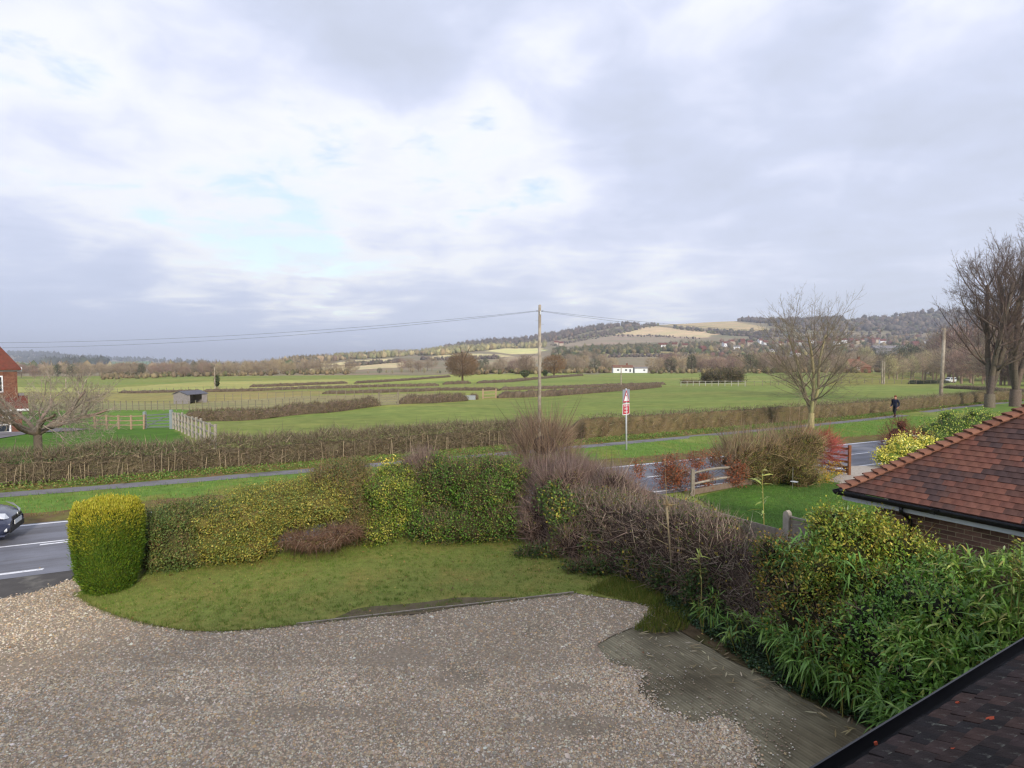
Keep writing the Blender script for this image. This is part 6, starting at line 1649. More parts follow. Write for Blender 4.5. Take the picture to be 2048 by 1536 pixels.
# ------------------------------------------------------------------ field hedges
HC = [('#7a6b5a', 3), ('#8d7d68', 2), ('#64564a', 3), ('#77704e', 1.4)]
HLF = [('#5f6638', 3), ('#6f6a3c', 2), ('#525c34', 3), ('#84704a', 1)]
def fhedge(label, px, h, w=1.2, tw=2500, lf=1500, name='field_hedge', seed=0.0, cols=HC, lcols=HLF, tr=.02, group='hedges between the fields', core='#62564a'):
    L = np.array([T(*p)[:2] for p in px]); w *= .8; h *= .78 if T(*px[0])[1] < 100 else .48; lf = int(lf * 1.5); tw = int(tw * .8)
    return hedge(name, label, L, h, w, tw, lf, cols, lcols, core, h * .26, tr, h * .07, group=group, seed=seed, twup=.5, hvar=.2)
fhedge('dark bushy hedge from the grey paddock fence to the field gate', [(352, 846), (450, 841), (540, 835), (640, 825), (757, 811)], 1.35, 1.3, 9000, 6000, seed=1)
fhedge('hedge just right of the field gate', [(797, 808), (860, 806), (932, 801)], 1.35, 1.2, 3500, 1800, seed=2)
fhedge('hedge behind the telegraph pole along the top of the big field', [(994, 796), (1100, 792), (1200, 785), (1320, 774)], 1.45, 1.3, 5000, 2500, seed=3)
fhedge('small round hedge remnant beside the water trough', [(944, 799), (951, 798)], 1.5, 1.3, 500, 200, seed=4)
fhedge('long dark hedge behind the field gate', [(645, 788), (760, 785), (880, 781), (1000, 781)], 1.5, 1.4, 3500, 1200, seed=5)
fhedge('hedge line rising behind the telegraph pole, second from the big field', [(1000, 780), (1120, 777), (1230, 772), (1330, 769)], 1.5, 1.4, 3000, 1000, seed=6)
fhedge('long hedge behind the ochre field', [(405, 784), (520, 782), (640, 777), (760, 774), (878, 771)], 1.7, 1.5, 3500, 1000, seed=7, tr=.03)
fhedge('short hedge standing in front of the pale meadow', [(500, 774), (580, 772), (695, 767)], 1.8, 1.5, 1800, 500, seed=8, tr=.03)
fhedge('far hedge left of the oak running towards the valley trees', [(710, 767), (800, 762), (900, 754)], 1.9, 1.6, 1800, 500, seed=9, tr=.03)
fhedge('short hedge piece at the foot of the oak', [(886, 769), (910, 768), (942, 767)], 1.8, 1.5, 900, 300, seed=10, tr=.03)
fhedge('hedge right of the oak climbing to the valley trees', [(955, 767), (1020, 764), (1090, 757), (1165, 751)], 1.9, 1.6, 2200, 700, seed=11, tr=.03)
fhedge('hedge along the far side of the ochre field by the ivy stump', [(240, 786), (330, 785), (400, 784)], 1.5, 1.3, 900, 300, seed=12, tr=.03)
fhedge('clipped hedge at the bend behind the big bare trees', [(1888, 776), (1940, 778), (2010, 783), (2080, 786)], 1.3, 1.3, 2600, 1200, seed=13)
fhedge('dark evergreen hedge by the parked cars', [(1822, 768), (1860, 767), (1895, 766)], 1.8, 2.0, 900, 2200, seed=14, lcols=[('#2f3c28', 3), ('#3c482c', 2)], core='#2f3324')
shrub('thicket', 'round dark thicket behind the white paddock rails', 'bush', [EL(1440, 756, 150, 32, 17, 4.0), EL(1462, 757, 151, 24, 16, 4), EL(1420, 759, 149, 16, 13, 3)], 6500, .28, .17, [('#4a4a2c', 3), ('#5a5232', 3), ('#3c4228', 2), ('#6a5a3c', 1)], '#3f3a26', 2000, HC, .8, .02, seed=31.0, lz=-3, sublobes=5)
shrub('low_scrub', 'low grey scrub left of the dark thicket', 'bush', [EL(1375, 765, 150, 14, 5, 2), EL(1392, 766, 150, 12, 4, 2)], 700, .25, .14, [('#6a6440', 2), ('#7a6a4c', 1)], '#5a5038', 600, HC, .7, .02, seed=32.0, lz=-3)

# ------------------------------------------------------------------ field fences, gates, shelter
def post_rail(name, label, pa, pb, n, h, rails, pm, pw=.10, rw=.09, wires=0, cat='fence', group=None, rail_parts=True):
    A, B = np.array(pa), np.array(pb); t = thing(name, label, cat, A, group); o0 = LOCS[t.name]
    me = MB().box((0, 0, h / 2 - .1), (pw / 2, pw / 2, h / 2 + .1)).build('post', pm, None); pme = me.data; bpy.data.objects.remove(me)
    pts = [A + (B - A) * i / n for i in range(n + 1)]
    for p in pts: p[2] = float(hgt(p[0], p[1]))
    for p in pts:
        o = bpy.data.objects.new('post', pme); COL.objects.link(o); o.parent = t; o.location = tuple(p - o0); o.rotation_euler = (RNG.normal(0, .02), RNG.normal(0, .02), RNG.uniform(-.2, .2)); o.scale.z = RNG.uniform(.95, 1.06)
    for f in rails:
        for i in range(0, n):
            MB().beam(pts[i] + (0, 0, h * f), pts[i + 1] + (0, 0, h * f), .04, rw).build('rail', pm, t)
    for f in np.linspace(.15, .95, wires) if wires else []:
        MB().tube([p + (0, 0, h * f) for p in pts], .006, 4).build('wire', WIREM, t)
    return t
PALEW = mat("pale_wood", lin('#9d968c'), .9, .15, .25, 6, .3, 40)
FADEW = mat('faded_wood', lin('#807a68'), .9, .1, .25, 6)
PINKW = mat("new_wood", lin('#a08a72'), .9, .15, .25, 6, .3, 40)
WRAIL = mat("white_rail", lin('#a9a79d'), .8, .2, .15, 4)
a, b = T(347, 857), T(418, 890); b = a + (b - a) * 1.12
post_rail('paddock_fence', 'grey post and rail fence running down to the roadside hedge', a, b, 11, 1.3, (.92, .58, .26), PALEW, .11, .10)
post_rail('lawn_fence', 'brown post and rail fence behind the small bare tree', T(190, 857), T(288, 858.5), 4, 1.25, (.9, .6, .3), PINKW, .12, .09)
post_rail('wire_fence', 'post and wire stock fence below the field shelter', T(205, 820), T(650, 817), 34, 1.2, (), FADEW, .08, .08, 3)
post_rail('far_wire_fence', 'post and wire fence right of the field shelter', T(415, 802), T(870, 793), 26, 1.1, (), FADEW, .08, .08, 2)
post_rail('hedge_fence', 'thin pale fence posts along the long hedge behind the ochre field', T(235, 785), T(1010, 778), 46, 1.1, (), FADEW, .09, .08, 1)
post_rail('white_paddock_rails', 'white paddock rails in front of the dark thicket', T(1362, 772.5), T(1490, 772.5), 10, 1.15, (.92, .45), WRAIL, .10, .08)
post_rail('far_field_fence', 'thin rail fence at the far side of the big field behind the multi-stemmed tree', T(1492, 772), T(1890, 769), 26, 1.1, (.9,), FADEW, .08, .06)
def field_gate(name, label, pa, pb, h, m, bars=5, brace=True):
    A, B = T(*pa), T(*pb); t = thing(name, label, 'gate', A)
    for p in (A, B): MB().box(p + (0, 0, h * .6), (.10, .10, h * .62)).build('gate_post', m, t)
    for i in range(bars):
        z = .15 + (h - .2) * i / (bars - 1); MB().beam(A + (0, 0, z), B + (0, 0, z), .05, .09).build('bar', m, t)
    if brace: MB().beam(A + (0, 0, .15), B + (0, 0, h - .05), .04, .08).build('brace', m, t); MB().beam((A + B) / 2 + (0, -.03, .1), (A + B) / 2 + (0, -.03, h), .06, .05).build('upright', m, t)
field_gate('field_gate', 'grey field gate set in the dark hedge between two tall posts', (758, 811.5), (796, 810), 1.25, FADEW)
field_gate('field_gate', 'open galvanised gate between the lawn fence and the paddock fence', (290, 858), (343, 857), 1.2, GALV)
field_gate('field_gate', 'pale gate rails in the gap beside the water trough', (966, 797), (992, 796), 1.2, PINKW, 3, False)
tr = T(940, 799.5); t = thing('water_trough', 'grey metal water trough in the hedge gap', 'trough', tr); MB().box(tr + (0, 0, .3), (.8, .3, .3)).build('tank', GALV, t)

def shelter():
    c = T(381, 806); t = thing('field_shelter', 'small weathered wooden field shelter with a dark open front', 'shed', c); LOCS[t.name] = np.zeros(3)
    t.rotation_euler = (0, 0, math.radians(68)); k = 1.0
    WD = mat("shed_boards", lin('#8f8a88'), .9, .1, .2, 4, .3, 30); RF = mat("shed_roof", lin('#5d5f68'), .8, .2, .15, 3)
    w, d, h, rh = 3.5, 3.0, 1.55, .42
    def board_wall(nm, p, q, z0, zf, n):
        p, q = np.array(p), np.array(q)
        dz = (zf - z0) / n
        for i in range(n): MB().beam(p + (0, 0, z0 + (i + .5) * dz), q + (0, 0, z0 + (i + .5) * dz), .03, dz * .96).build('board', WD, t)
    board_wall('', (-w/2, -d/2, 0), (-w/2, d/2, 0), -.3, h, 9)
    board_wall('', (w/2, -d/2, 0), (w/2, d/2, 0), -.3, h, 9)
    board_wall('', (-w/2, d/2, 0), (w/2, d/2, 0), -.3, h, 9)
    board_wall('', (w*.24, -d/2, 0), (w/2, -d/2, 0), -.3, h, 9)
    board_wall('', (-w/2, -d/2, 0), (-w*.36, -d/2, 0), -.3, h, 9)
    for s in (-1, 1): MB().add([(s * w/2, -d/2, h), (s * w/2, d/2, h), (s * w/2, 0, h + rh)], [(0, 1, 2)]).build('gable', WD, t)
    e = .18
    for s in (-1, 1):
        V = [(-w/2 - e, s * (d/2 + e), h - .06), (w/2 + e, s * (d/2 + e), h - .06), (w/2 + e, 0, h + rh + .03), (-w/2 - e, 0, h + rh + .03)]
        V2 = [(x, y, z - .07) for x, y, z in V]; MB().add(V + V2, [(0, 1, 2, 3), (7, 6, 5, 4), (0, 4, 5, 1), (1, 5, 6, 2), (3, 7, 4, 0)]).build('roof', RF, t)
shelter()

# ------------------------------------------------------------------ houses
def brick_house():
    c = np.array((-45.3, 45.3, -1.5)); t = far_house('brick_house', 'red brick house with a steep tiled roof at the picture edge', c, 9.0, 8.6, 5.7, 6.4, math.radians(41), REDBRICK, REDROOF, True,
        wins=((3.0, 0, 4.4, 1.3, 1.3), (-.6, 0, 4.4, 1.3, 1.3)), chim=False)
    MB().box((0, -4.28, 5.52), (4.8, .03, .14)).build('fascia_board', WFRAME, t); MB().box((4.78, 0, 5.52), (.03, 4.2, .14)).build('fascia_board', WFRAME, t)
    # single-storey front with its own lean-to roof
    MB().box((.6, -4.9, .8), (4.1, .9, 1.8)).build('bay_wall', REDBRICK, t)
    lr = MB(); V = [(-3.7, -6.1, 2.55), (5.1, -6.1, 2.55), (5.1, -4.02, 3.45), (-3.7, -4.02, 3.45)]; lr.add(V + [(x, y, z - .12) for x, y, z in V], [(0, 1, 2, 3), (7, 6, 5, 4), (0, 4, 5, 1), (1, 5, 6, 2), (3, 7, 4, 0)]); lr.build('lean_to_roof', REDROOF, t)
    MB().box((.7, -6.1, 2.44), (4.4, .04, .08)).build('gutter', WFRAME, t)
    MB().box((.6, -4.05, 3.55), (4.3, .05, .10)).build('lead_flashing', SLATE, t)
    f = MB().box((3.3, -5.83, 1.35), (.75, .05, .62)).build('window', WFRAME, t)
    for i in (-1, 1):
        for j in (-1, 1): MB().box((3.3 + i * .34, -5.895, 1.35 + j * .29), (.29, .02, .23)).build('pane', GLASS, f)
BROWNROOF = mat('brown_tile_roof', lin('#7a5a4a'), .85, .2, .3, 5, .5, 25)
brick_house()
HD = [G(-300, 905), G(0, 885), G(90, 862), G(180, 858), G(60, 850), G(-300, 870)]
p = [T(-60, 880), T(0, 877), T(70, 866), T(150, 862), T(180, 858), T(120, 856), T(0, 858), T(-60, 862)]
V = np.array(p); V[:, 2] += .03
tag(link('house_drive', mesh_np('house_drive', V, np.array([[0, 1, 2], [0, 2, 7], [2, 6, 7], [2, 3, 6], [3, 5, 6], [3, 4, 5]]), None, PATHM)), 'grey drive in front of the brick house', kind='structure')
cb = T(1248, 746); far_house('cottage', 'white cottage with a brown roof behind the far meadow', cb + (0, 4, 0), 10, 5, 2.9, 1.1, math.radians(-4), RENDER, BROWNROOF, False, wins=((-2.5, 0, 1.5, 1.1, 1.0), (1.5, 0, 1.5, 1.1, 1.0), (3.6, 0, 1.2, .9, 1.8)))
cb = T(1284, 746); far_house('outbuilding', 'low white flat-roofed outbuilding beside the white cottage', cb + (0, 4, 0), 6.5, 4, 2.5, .5, 0.0, RENDER, SLATE, False, wins=((1.6, 0, 1.4, 1.0, .9),), chim=False)
cb = T(1722, 745); far_house('farmhouse', 'house with a red roof seen through the multi-stemmed tree', cb + (0, 6, 0), 12, 7, 2.6, 3.4, math.radians(8), REDBRICK, BROWNROOF, True, wins=((-4, 0, 1.8, 1.4, 1.2), (0, 0, 1.8, 1.4, 1.2)))
cb = T(1790, 738); far_house('grey_barn', 'long grey-roofed barn below the wood at the far side of the valley', AT(1775, 690, 520) - (0, 0, 8), 30, 12, 5, 2.5, math.radians(3), SLATE, SLATE, False, chim=False, cat='barn')
TOWN = [(1112, 687, 11, 0), (1122, 689, 8, 0), (1325, 693, 16, 0), (1350, 692, 8, 0), (1452, 690, 11, 0), (1462, 686, 9, 0), (1472, 696, 14, 2), (1485, 684, 8, 1), (1500, 688, 9, 1), (1520, 684, 9, 1), (1530, 688, 8, 0), (1560, 690, 10, 1), (1580, 684, 8, 1),
        (1600, 688, 10, 1), (1622, 684, 9, 0), (1640, 690, 10, 1), (1655, 682, 9, 1), (1673, 686, 9, 1), (1688, 683, 8, 0), (1702, 683, 9, 1), (1712, 685, 8, 0), (1722, 683, 8, 1), (1735, 681, 8, 0), (1744, 683, 8, 1), (1754, 682, 8, 0), (1765, 685, 8, 1), (1850, 683, 14, 2), (1830, 690, 12, 1), (1370, 694, 8, 1), (1405, 700, 9, 1), (1545, 704, 12, 2), (1590, 712, 9, 0)]
LBL = ['pale rendered house among the trees of the distant town', 'red-roofed house among the trees of the distant town', 'long grey-roofed building in the distant town']
HOUSES = []; TANWALL = mat('tan_render', lin('#b3a796'), .85, .2, .1, 2)
for (px, py, w, k) in TOWN:
    c = T(px, py + 3); c[2] += .1; w *= 1.0; HOUSES.append(c)
    far_house('town_house', LBL[k], c, w * RNG.uniform(.9, 1.2), 7.5, 5.2 if k < 2 else 4, 3.2 if k < 2 else 2, RNG.uniform(-.5, .5), (RENDER if RNG.random() < .45 else TANWALL) if k != 1 or RNG.random() < .5 else REDBRICK, (REDROOF, REDROOF, SLATE)[k], False, group=('pale houses of the distant town', 'red-roofed houses of the distant town', 'long grey roofs of the distant town')[k], chim=k < 2)

# ------------------------------------------------------------------ trees one can tell apart
GREYT, MOSST = [('#7d7466', 2), ('#8c8272', 1)], [('#8a8468', 2), ('#9a9270', 1), ('#7a7050', 1)]
# small spreading cherry behind the roadside hedge
b = AT(78, 935, 24.6); b[2] = -.05
sg = grow_tree(11, 6.3, 1.0, stems=8, trunk_r=.155, fork=.25, levels=4, kids=(6, 6, 4, 3), ang=(.65, .7, .75, .8), ratio=.5, ratio1=.62, rfac=.42, trop=.035, wob=.14, min_r=.0055, stem_ang=1.9, low=.2)
tree('cherry_tree', 'small bare spreading tree behind the laid hedge near the brick house', b, sg, [('#857868', 2), ('#75695c', 1)], [('#9a8f80', 3), ('#80766a', 2), ('#aca090', 1)])
# multi-stemmed tree on the verge
b = G(1622, 856)
sg = grow_tree(6, 10.6, 1.0, stems=3, trunk_r=.19, fork=.10, levels=4, kids=(15, 6, 4, 3), ang=(.95, .6, .6, .7), ratio=.56, ratio1=.5, rfac=.42, trop=.05, wob=.06, min_r=.0065, stem_ang=.30, low=.05)
tree('multi_stemmed_tree', 'bare multi-stemmed tree on the verge beside the footpath', b, sg, [('#8f8666', 3), ('#80765e', 2), ('#a0966e', 1)], [('#857a68', 3), ('#736a5c', 2), ('#918670', 1)])
# big bare limes
b = G(1985, 816)
LIMET, LIMEC = [('#5f564e', 2), ('#6a6054', 1)], [('#6b5c54', 3), ('#7a6b60', 2), ('#5a4e49', 2)]
sg = grow_tree(21, 19.6, 1.0, stems=3, trunk_r=.44, fork=.07, stem_ang=.22, levels=5, kids=(11, 5, 4, 3, 2), ang=(.9, .62, .6, .65, .7), ratio=.40, ratio1=.56, rfac=.42, trop=.085, wob=.055, min_r=.010, low=.2)
tree('lime_tree', 'big dark bare tree at the picture edge, left of the pair', b + (.5, 1, 0), sg, LIMET, LIMEC)
sg = grow_tree(33, 22.0, 1.0, stems=3, trunk_r=.48, fork=.08, levels=5, kids=(11, 5, 4, 3, 2), ang=(.9, .62, .6, .65, .7), ratio=.40, ratio1=.56, rfac=.42, trop=.085, wob=.055, min_r=.010, low=.2, stem_ang=.16)
tree('lime_tree', 'big dark bare tree at the picture edge, right of the pair', G(2040, 815) + (.8, 1.5, 0), sg, LIMET, LIMEC)

def far_tree_mesh(seed, h, spread, trunk_r, ntw, cols, tcols, tw_r=.035, tw_len=1.2, shape='dome', low=.28, leafy=None, nleaf=0):
    """tree for the middle distance: trunk, limbs and a volume of twigs"""
    rd = np.random.default_rng(seed); global RNG
    keep = RNG; RNG = rd
    n = 14; a = rd.uniform(0, 6.28, n); zz = rd.uniform(low, .75, n) * h
    P0 = np.c_[np.zeros((n, 2)), zz]; el = rd.uniform(.3, 1.0, n); L = h * spread * rd.uniform(.35, .6, n)
    P1 = P0 + np.c_[np.cos(a) * np.cos(el), np.sin(a) * np.cos(el), np.sin(el)] * L[:, None]
    parts = [tubes(np.array([[0, 0, -.3], [0, 0, h * .45]]), np.array([[0, 0, h * .45], [.02 * h, 0, h * .85]]), np.array([trunk_r, trunk_r * .65]), np.array([trunk_r * .65, trunk_r * .2]), pick(2, tcols, .1), 6),
             tubes(P0, P1, np.full(n, trunk_r * .35), np.full(n, trunk_r * .12), pick(n, tcols, .15), 4)]
    d = rvec(ntw); r = rd.uniform(.35, 1.0, ntw) ** .6
    c = np.array([0, 0, h * (.5 + low * .42)]); rad = np.array([h * spread * .5, h * spread * .5, h * (.5 - low * .42)])
    lum = 1 + .16 * lump(d * 2.2, 1.3, seed)
    P = c + d * rad * (r * lum)[:, None]
    if shape == 'tall': P[:, :2] *= np.clip(1.25 - .6 * (P[:, 2:3] / h), .4, 1.2)
    D = d * .9 + np.array([0, 0, .8]) + rd.normal(0, .4, (ntw, 3))
    parts.append(spikes(P - unit(D) * tw_len * .5, D, rd.uniform(.5, 1.2, ntw) * tw_len, tw_r, pick(ntw, cols, .22)))
    if nleaf:
        d = rvec(nleaf); P = c + d * rad * (rd.uniform(.5, 1.02, nleaf) ** .6 * (1 + .16 * lump(d * 2.2, 1.3, seed)))[:, None]; s = rd.uniform(.7, 1.3, nleaf) * h * .035
        parts.append(leaves(P, rvec(nleaf), d + rvec(nleaf), s, s * .7, pick(nleaf, leafy, .25)))
    RNG = keep
    return join(parts)
BT = [('#7f7060', 3), ('#93826c', 2), ('#6a5c50', 2)]
def single_tree(name, label, px, py, top, mesh_h, me, group=None, Y=None, sq=1.0):
    """stand a tree of known mesh height on the ground at a pixel so that its top reaches the given row"""
    g = T(px, py) if Y is None else AT(px, py, Y); k = (py - top) * g[1] / F / mesh_h
    o = link(name, me); o.location = tuple(g); o.scale = (k * sq, k * sq, k); o.rotation_euler = (0, 0, RNG.uniform(0, 6.28))
    tag(o, label, 'tree', group); return o
def two_part(name, label, px, py, top, h, args, Y=None):
    g = T(px, py); k = (py - top) * g[1] / F / h
    t = thing(name, label, 'tree', g); LOCS[t.name] = np.zeros(3); t.scale = (k, k, k)
    V, Fs, C = far_tree_mesh(*args[0], **args[1])
    n0 = 4 * 0
    nt = 2 * 2 * 6; nl = 14 * 2 * 4                                   # trunk and limb vertices come first
    ntf = 12; nlf = 56
    link('trunk', mesh_np('trunk', V[:nt + nl], [Fs[0], Fs[1]], C[:nt + nl], BARK), t)
    link('crown', mesh_np('crown', V[nt + nl:], [f - (nt + nl) for f in Fs[2:]], C[nt + nl:], TWIG), t)
    return t
OAKC = [('#7a6650', 3), ('#8a7054', 2), ('#685a48', 2)]
two_part('oak_tree', 'broad round oak standing alone in the meadow', 925, 766, 704, 10, ((41, 10, 1.15, .42, 5200, OAKC, [('#5a4c3e', 1)]), dict(tw_r=.045, tw_len=.9, low=.22, leafy=[('#6e5636', 2), ('#7c5f3a', 1)], nleaf=500)))
two_part('orange_oak_tree', 'round oak with orange-brown leaves beside the telegraph pole', 1108, 751, 708, 10, ((42, 10, 1.2, .4, 3600, OAKC, [('#5a4c3e', 1)]), dict(tw_r=.045, tw_len=.9, low=.15, leafy=[('#8a6434', 3), ('#7a5a34', 2)], nleaf=1300)))
two_part('bare_field_tree', 'bare grey tree left of the telegraph pole at the hedge', 1052, 751, 708, 10, ((43, 10, 1.0, .3, 2600, BT, [('#6a5c50', 1)]), dict(tw_r=.04, tw_len=1.0, low=.2)))
IVY = [('#3c4a28', 3), ('#4a5630', 2), ('#5a5a34', 1)]
def ivy_stump(label, px, py, top, w):
    g = T(px, py); k = g[1] / F; h = (py - top) * k; t = thing('ivy_stump', label, 'tree', g); LOCS[t.name] = np.zeros(3)
    V, Fs, C = join([tubes(np.array([[0, 0, -.2]]), np.array([[0, 0, h * .9]]), np.array([w * k * .2]), np.array([w * k * .12]), pick(1, BT), 6)]); link('trunk', mesh_np('trunk', V, Fs, C, BARK), t)
    n = 420; d = rvec(n); P = np.array([0, 0, h * .62]) + d * np.array([w * k * .5, w * k * .5, h * .4]); P[:, :2] *= (.6 + .6 * P[:, 2:3] / h)
    V, Fs, C = leaves(P, rvec(n), d, .5, .35, pick(n, IVY)); link('crown', mesh_np('crown', V, [Fs], C, LEAF), t)
ivy_stump('ivy-covered stump between the oak and the telegraph pole', 1050, 757, 741, 16)
ivy_stump('ivy-covered stump just right of the telegraph pole', 1090, 754, 741, 9)
ivy_stump('ivy-clad broken trunk beside the far pole in the ochre field', 434, 777, 753, 7)

# ------------------------------------------------------------------ valley tree belt: bare trees behind the meadows
protos = []
TINT = [[('#a39272', 3), ('#b5a484', 2), ('#8c7d66', 2)], [('#938470', 3), ('#a6977e', 2), ('#7d7062', 2)], [('#9c9670', 3), ('#aea880', 2), ('#86805e', 2)], [('#887268', 3), ('#998072', 2), ('#746058', 2)]]
for i in range(8):
    V, Fs, C = far_tree_mesh(60 + i, 11, (.75, .95, .6, .85)[i % 4], .28, 900, TINT[i % 4], [('#8a7c68', 1)], .05, 1.4, 'tall' if i in (2, 6) else 'dome', (.18, .25, .1, .15)[i % 4])
    protos.append(mesh_np('bare_tree', V, Fs, C, TWIG))
evg = []
for i in range(3):
    V, Fs, C = far_tree_mesh(80 + i, 9, (.8, .55, .9)[i], .3, 200, IVY, [('#5a4c3e', 1)], .06, 1.0, 'tall' if i == 1 else 'dome', .08, [('#3f4f2c', 3), ('#4c5a34', 2), ('#33422a', 2)], 900)
    evg.append(mesh_np('evergreen_tree', V, Fs, C, LEAF))
BELT = []
def belt(x0, x1, y0, y1, hpx, n, spread=.25, ev=.06, tints=None, jit=1.5):
    for k in range(n):
        f = (k + RNG.uniform(0, 1)) / n; px = x0 + (x1 - x0) * f; py = y0 + (y1 - y0) * f + RNG.normal(0, jit * .5)
        BELT.append((px, py, hpx * RNG.uniform(1 - spread, 1 + spread), RNG.random() < ev, tints))
belt(-60, 420, 757, 751, 27, 34, .25, .05, (1, 3)); belt(60, 420, 752, 748, 24, 26, .2, .03, (0, 1))
belt(400, 720, 750, 746, 26, 30, .25, .05, (0, 1)); belt(420, 620, 747, 743, 22, 16, .2, .04, (0, 2))
belt(620, 900, 748, 746, 10, 14, .4, .1, (0, 2)); belt(800, 870, 744, 742, 27, 7, .15, 0, (1, 3)); belt(930, 1060, 746, 745, 26, 12, .25, .08, (1, 3))
belt(1120, 1230, 743, 740, 28, 12, .25, .1, (1, 0)); belt(1300, 1560, 744, 744, 34, 24, .2, .06, (0, 1, 3)); belt(1330, 1700, 742, 738, 34, 30, .2, .06, (3, 1, 0))
belt(1560, 1760, 745, 744, 30, 16, .25, .1, (1, 2)); belt(1770, 1900, 757, 762, 52, 12, .25, .08, (2, 1)); belt(1700, 1900, 736, 738, 38, 20, .25, .12, (1, 2))
belt(1900, 2060, 766, 772, 85, 14, .2, .0, (3, 1)); belt(1880, 2120, 758, 764, 110, 16, .2, .03, (3, 1)); belt(2060, 2350, 770, 775, 130, 10, .2, 0, (3, 1))
belt(1130, 1200, 729, 722, 22, 10, .3, .5, (1,)); 
for i, (px, py, hp, ev, ti) in enumerate(BELT):
    g = T(px, py); Y = g[1]; h = hp * Y / F; me = RNG.choice(len(evg)) if ev else None
    m = evg[me] if ev else protos[(RNG.choice(ti or (0, 1, 2, 3)) + 4 * RNG.integers(0, 2))]
    s = h / (9 if ev else 11); o = link('evergreen_tree' if ev else 'bare_tree', m); o.location = tuple(g - (0, 0, .2)); sx = s * RNG.uniform(.85, 1.25); o.scale = (sx, sx, s); o.rotation_euler = (0, 0, RNG.uniform(0, 6.28))
    if ev: tag(o, 'dark evergreen tree in the valley tree belt', 'tree', 'evergreens in the valley tree belt')
    elif px > 1880: tag(o, 'tall bare brown tree in the wood behind the big trees', 'tree', 'bare trees of the wood at the picture edge')
    elif px > 1100: tag(o, 'bare brown tree in the valley tree belt beyond the telegraph pole', 'tree', 'bare trees of the valley belt, hill side')
    else: tag(o, 'bare pale brown tree in the valley tree belt behind the meadows', 'tree', 'bare trees of the valley belt, meadow side')
for (px, py, top, lab) in ((1136, 723, 698, 'tall dark conifer beside the telegraph pole, below the hill'), (1797, 742, 688, 'left dark conifer of the group below the far barn'), (1815, 738, 684, 'middle dark conifer of the group below the far barn'), (1830, 740, 690, 'right dark conifer of the group below the far barn'), (1862, 752, 702, 'dark holly tree above the parked car')):
    g = T(px, py); o = link('conifer', evg[1]); h = (py - top) * g[1] / F; o.location = tuple(g); o.scale = (h / 9 * 1.1, h / 9 * 1.1, h / 9); tag(o, lab, 'tree')

# ------------------------------------------------------------------ woods and hedgerows on the hills: crowns past counting, one object each
def wood(name, label, polys, n, size, cols, hz=.75, seed=1, m=None, avoid=None):
    rd = np.random.default_rng(seed); pts = []
    for poly in polys:
        xs = [p[0] for p in poly]; ys = [p[1] for p in poly]
        k = 0; A = n // len(polys)
        q = np.c_[rd.uniform(min(xs), max(xs), A * 6), rd.uniform(min(ys), max(ys), A * 6)]
        q = q[inside(q[:, 0], q[:, 1], poly)][:A]; pts.append(q)
    pts = np.concatenate(pts); parts = []
    d = np.stack([np.array(ray(x, y)) for x, y in pts]); d = d / d[:, 1:2]
    Yg = np.exp(np.linspace(math.log(60), math.log(6500), 1400))
    Z = CAMZ + d[:, 2:3] * Yg[None]; H = hgt(d[:, 0:1] * Yg[None], np.repeat(Yg[None], len(d), 0)); hit = (Z <= H).argmax(1); ok = (Z <= H).any(1)
    Y = Yg[hit]; P = np.c_[d[:, 0] * Y, Y, H[np.arange(len(d)), hit]][ok]
    for h in avoid or []: P = P[~((np.abs(P[:, 0] / P[:, 1] - h[0] / h[1]) < 6 / h[1]) & (P[:, 1] < h[1] + 8) & (P[:, 1] > h[1] - 70))]
    n = len(P)
    s = size * rd.uniform(.6, 1.35, n)
    for sub, q in ((ICO1, np.arange(n)),):
        B = sub[0]; nv = len(B)
        R = s[:, None] * np.array([.62, .62, hz]) * rd.uniform(.8, 1.2, (n, 3))
        V = B[None] * R[:, None, :] * (.82 + rd.normal(0, .2, (n, nv, 1))); V[..., 2] += R[:, None, 2] * .55; V += P[:, None, :]
        C = pick(n, cols, .2); parts.append((V.reshape(-1, 3), (sub[1][None] + (np.arange(n) * nv)[:, None, None]).reshape(-1, 3), np.repeat(C, nv, 0)))
    k = 9; i = np.repeat(np.arange(n), k); dd = unit(rd.normal(size=(n * k, 3)) + np.array([0, -.3, .6])); Pp = P[i] + np.c_[np.zeros((n * k, 2)), s[i] * hz * .55] + dd * s[i][:, None] * np.array([.5, .5, hz * .8])
    parts.append(spikes(Pp, dd + np.array([0, 0, .5]), s[i] * .46, s[i] * .04, pick(n * k, cols, .25)))
    tag(geo(name, parts, m or TWIG, None, 'stuff'), label)
RIDGE = [('#5f5650', 3), ('#6e645a', 3), ('#4f4a46', 2), ('#5a5a48', 1.5), ('#7a6c5c', 1)]
SUNNY = [('#8f8a62', 3), ('#a39a70', 2), ('#7c7a54', 2), ('#8a7a5c', 1)]  # paler wood palette with sunlight put into the colours
wood('ridge_wood', 'bare brown wood along the crest of the chalk ridge',
     [[(770, 702), (850, 694), (930, 684), (1000, 672), (1060, 662), (1150, 654), (1250, 644), (1250, 652), (1170, 666), (1080, 690), (1000, 694), (900, 697)],
      [(1240, 646), (1330, 640), (1400, 637), (1530, 632), (1600, 632), (1680, 634), (1680, 645), (1540, 648), (1440, 640), (1330, 642), (1250, 656)],
      [(1660, 632), (1720, 628), (1800, 618), (1900, 614), (2100, 610), (2100, 670), (1900, 668), (1750, 664), (1600, 660), (1530, 652)]], 4200, 9, RIDGE, seed=2)
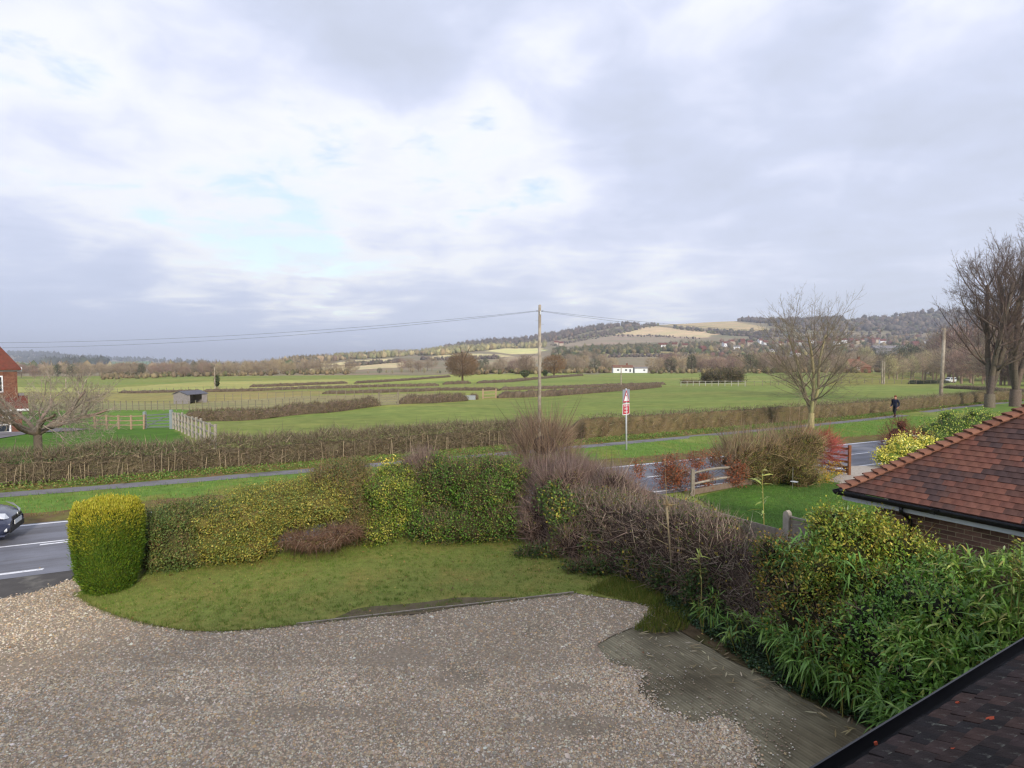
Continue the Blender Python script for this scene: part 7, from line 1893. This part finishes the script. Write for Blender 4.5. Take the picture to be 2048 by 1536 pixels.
wood('slope_wood', 'scattered scrub and trees on the flank of the ridge',
     [[(1130, 680), (1240, 660), (1300, 650), (1320, 651), (1240, 668), (1180, 676)], [(1340, 655), (1440, 664), (1540, 670), (1540, 678), (1440, 670), (1350, 658)], [(1500, 660), (1900, 668), (1900, 690), (1700, 690), (1500, 684)]], 700, 6.5, RIDGE + [('#6a6a4c', 2)], seed=3)
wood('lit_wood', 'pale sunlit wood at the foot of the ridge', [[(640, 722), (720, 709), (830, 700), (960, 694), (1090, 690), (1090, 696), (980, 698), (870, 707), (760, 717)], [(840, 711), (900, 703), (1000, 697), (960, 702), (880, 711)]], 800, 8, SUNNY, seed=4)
wood('town_trees', 'trees between the houses of the distant town', [[(1340, 690), (1500, 682), (1760, 676), (1900, 676), (1900, 715), (1700, 722), (1500, 722), (1350, 706)]], 850, 6.5, [('#6a5f4c', 3), ('#7a6c56', 3), ('#4f5438', 2), ('#8a8058', 1), ('#74584c', 1)], seed=5, avoid=HOUSES)
wood('hill_foot_wood', 'mixed dark trees between the hill fields', [[(1090, 704), (1170, 698), (1330, 695), (1420, 691), (1450, 702), (1180, 712), (1120, 722)], [(1150, 700), (1340, 694), (1350, 702), (1180, 709)]], 480, 6.5, [('#5f5a40', 3), ('#4d5436', 3), ('#71664e', 2), ('#7f7a54', 1)], seed=6, avoid=HOUSES)
wood('far_valley_trees', 'far trees of the valley floor', [[(-100, 742), (150, 736), (420, 730), (640, 724), (640, 736), (420, 744), (100, 748)], [(560, 726), (700, 716), (840, 706), (830, 709), (700, 719), (600, 731)]], 800, 7, [('#857660', 3), ('#958668', 2), ('#6c6250', 2), ('#5a6044', 1)], seed=7)
wood('west_hill_wood', 'dark wood along the far hill on the brick house side', [[(-200, 702), (40, 706), (120, 711), (200, 716), (330, 722), (420, 725), (420, 729), (300, 724), (200, 722), (120, 717), (40, 714), (-200, 712)], [(30, 722), (200, 724), (220, 736), (100, 735)]], 900, 16, [('#4d5048', 3), ('#5a5a50', 2), ('#454a3c', 2)], seed=8)
wood('hill_hedgerows', 'dark hedgerows between the hill fields', [[(1090, 691), (1220, 670), (1330, 672), (1400, 677), (1400, 680), (1330, 675), (1220, 673), (1100, 694)], [(840, 719), (1000, 715), (1000, 718), (850, 722)], [(1180, 713), (1450, 709), (1450, 712), (1180, 716)], [(690, 732), (800, 724), (800, 725), (700, 733)]], 700, 3.2, RIDGE, seed=9)
wood('valley_scrub', 'scrub along the foot of the valley tree belt', [[(200, 760), (420, 753), (700, 749), (700, 744), (400, 748), (200, 754)], [(930, 750), (1230, 746), (1230, 738), (930, 742)], [(1300, 748), (1780, 746), (1780, 738), (1300, 740)]], 900, 2.0, [('#74664e', 3), ('#857658', 2), ('#5c5a3c', 2)], seed=10)

# far poles
for (px, py, top, lab, r) in ((430, 781, 735, 'thin pole standing in the ochre field', .14), (1242, 776, 733, 'thin pole in the meadow below the white cottage', .14), (132, 776, 757, 'short pale post behind the small bare tree', .2), (1764, 768, 722, 'left of two poles at the far field edge', .16), (1768, 768, 722, 'right of two poles at the far field edge', .16)):
    g = T(px, py); h = (py - top) * g[1] / F
    tag(MB().tube([g - (0, 0, .3), g + (0, 0, h)], [r, r * .8], 8).build('utility_pole', POLEM, None), lab, 'pole')

# ------------------------------------------------------------------ air
def haze():
    m = bpy.data.materials.new("haze"); m.use_nodes = True; nt = m.node_tree; nt.nodes.clear()
    v = nt.nodes.new("ShaderNodeVolumePrincipled"); o = nt.nodes.new("ShaderNodeOutputMaterial")
    v.inputs["Color"].default_value = (.80, .86, 1.0, 1); v.inputs["Density"].default_value = .00022; v.inputs["Anisotropy"].default_value = .2
    nt.links.new(v.outputs[0], o.inputs["Volume"])
    me = MB().box((0, 4200, 75), (14500, 4700, 95)).build('haze', m, None, kind='stuff')
    me["label"] = 'thin pale haze over the valley'
haze()
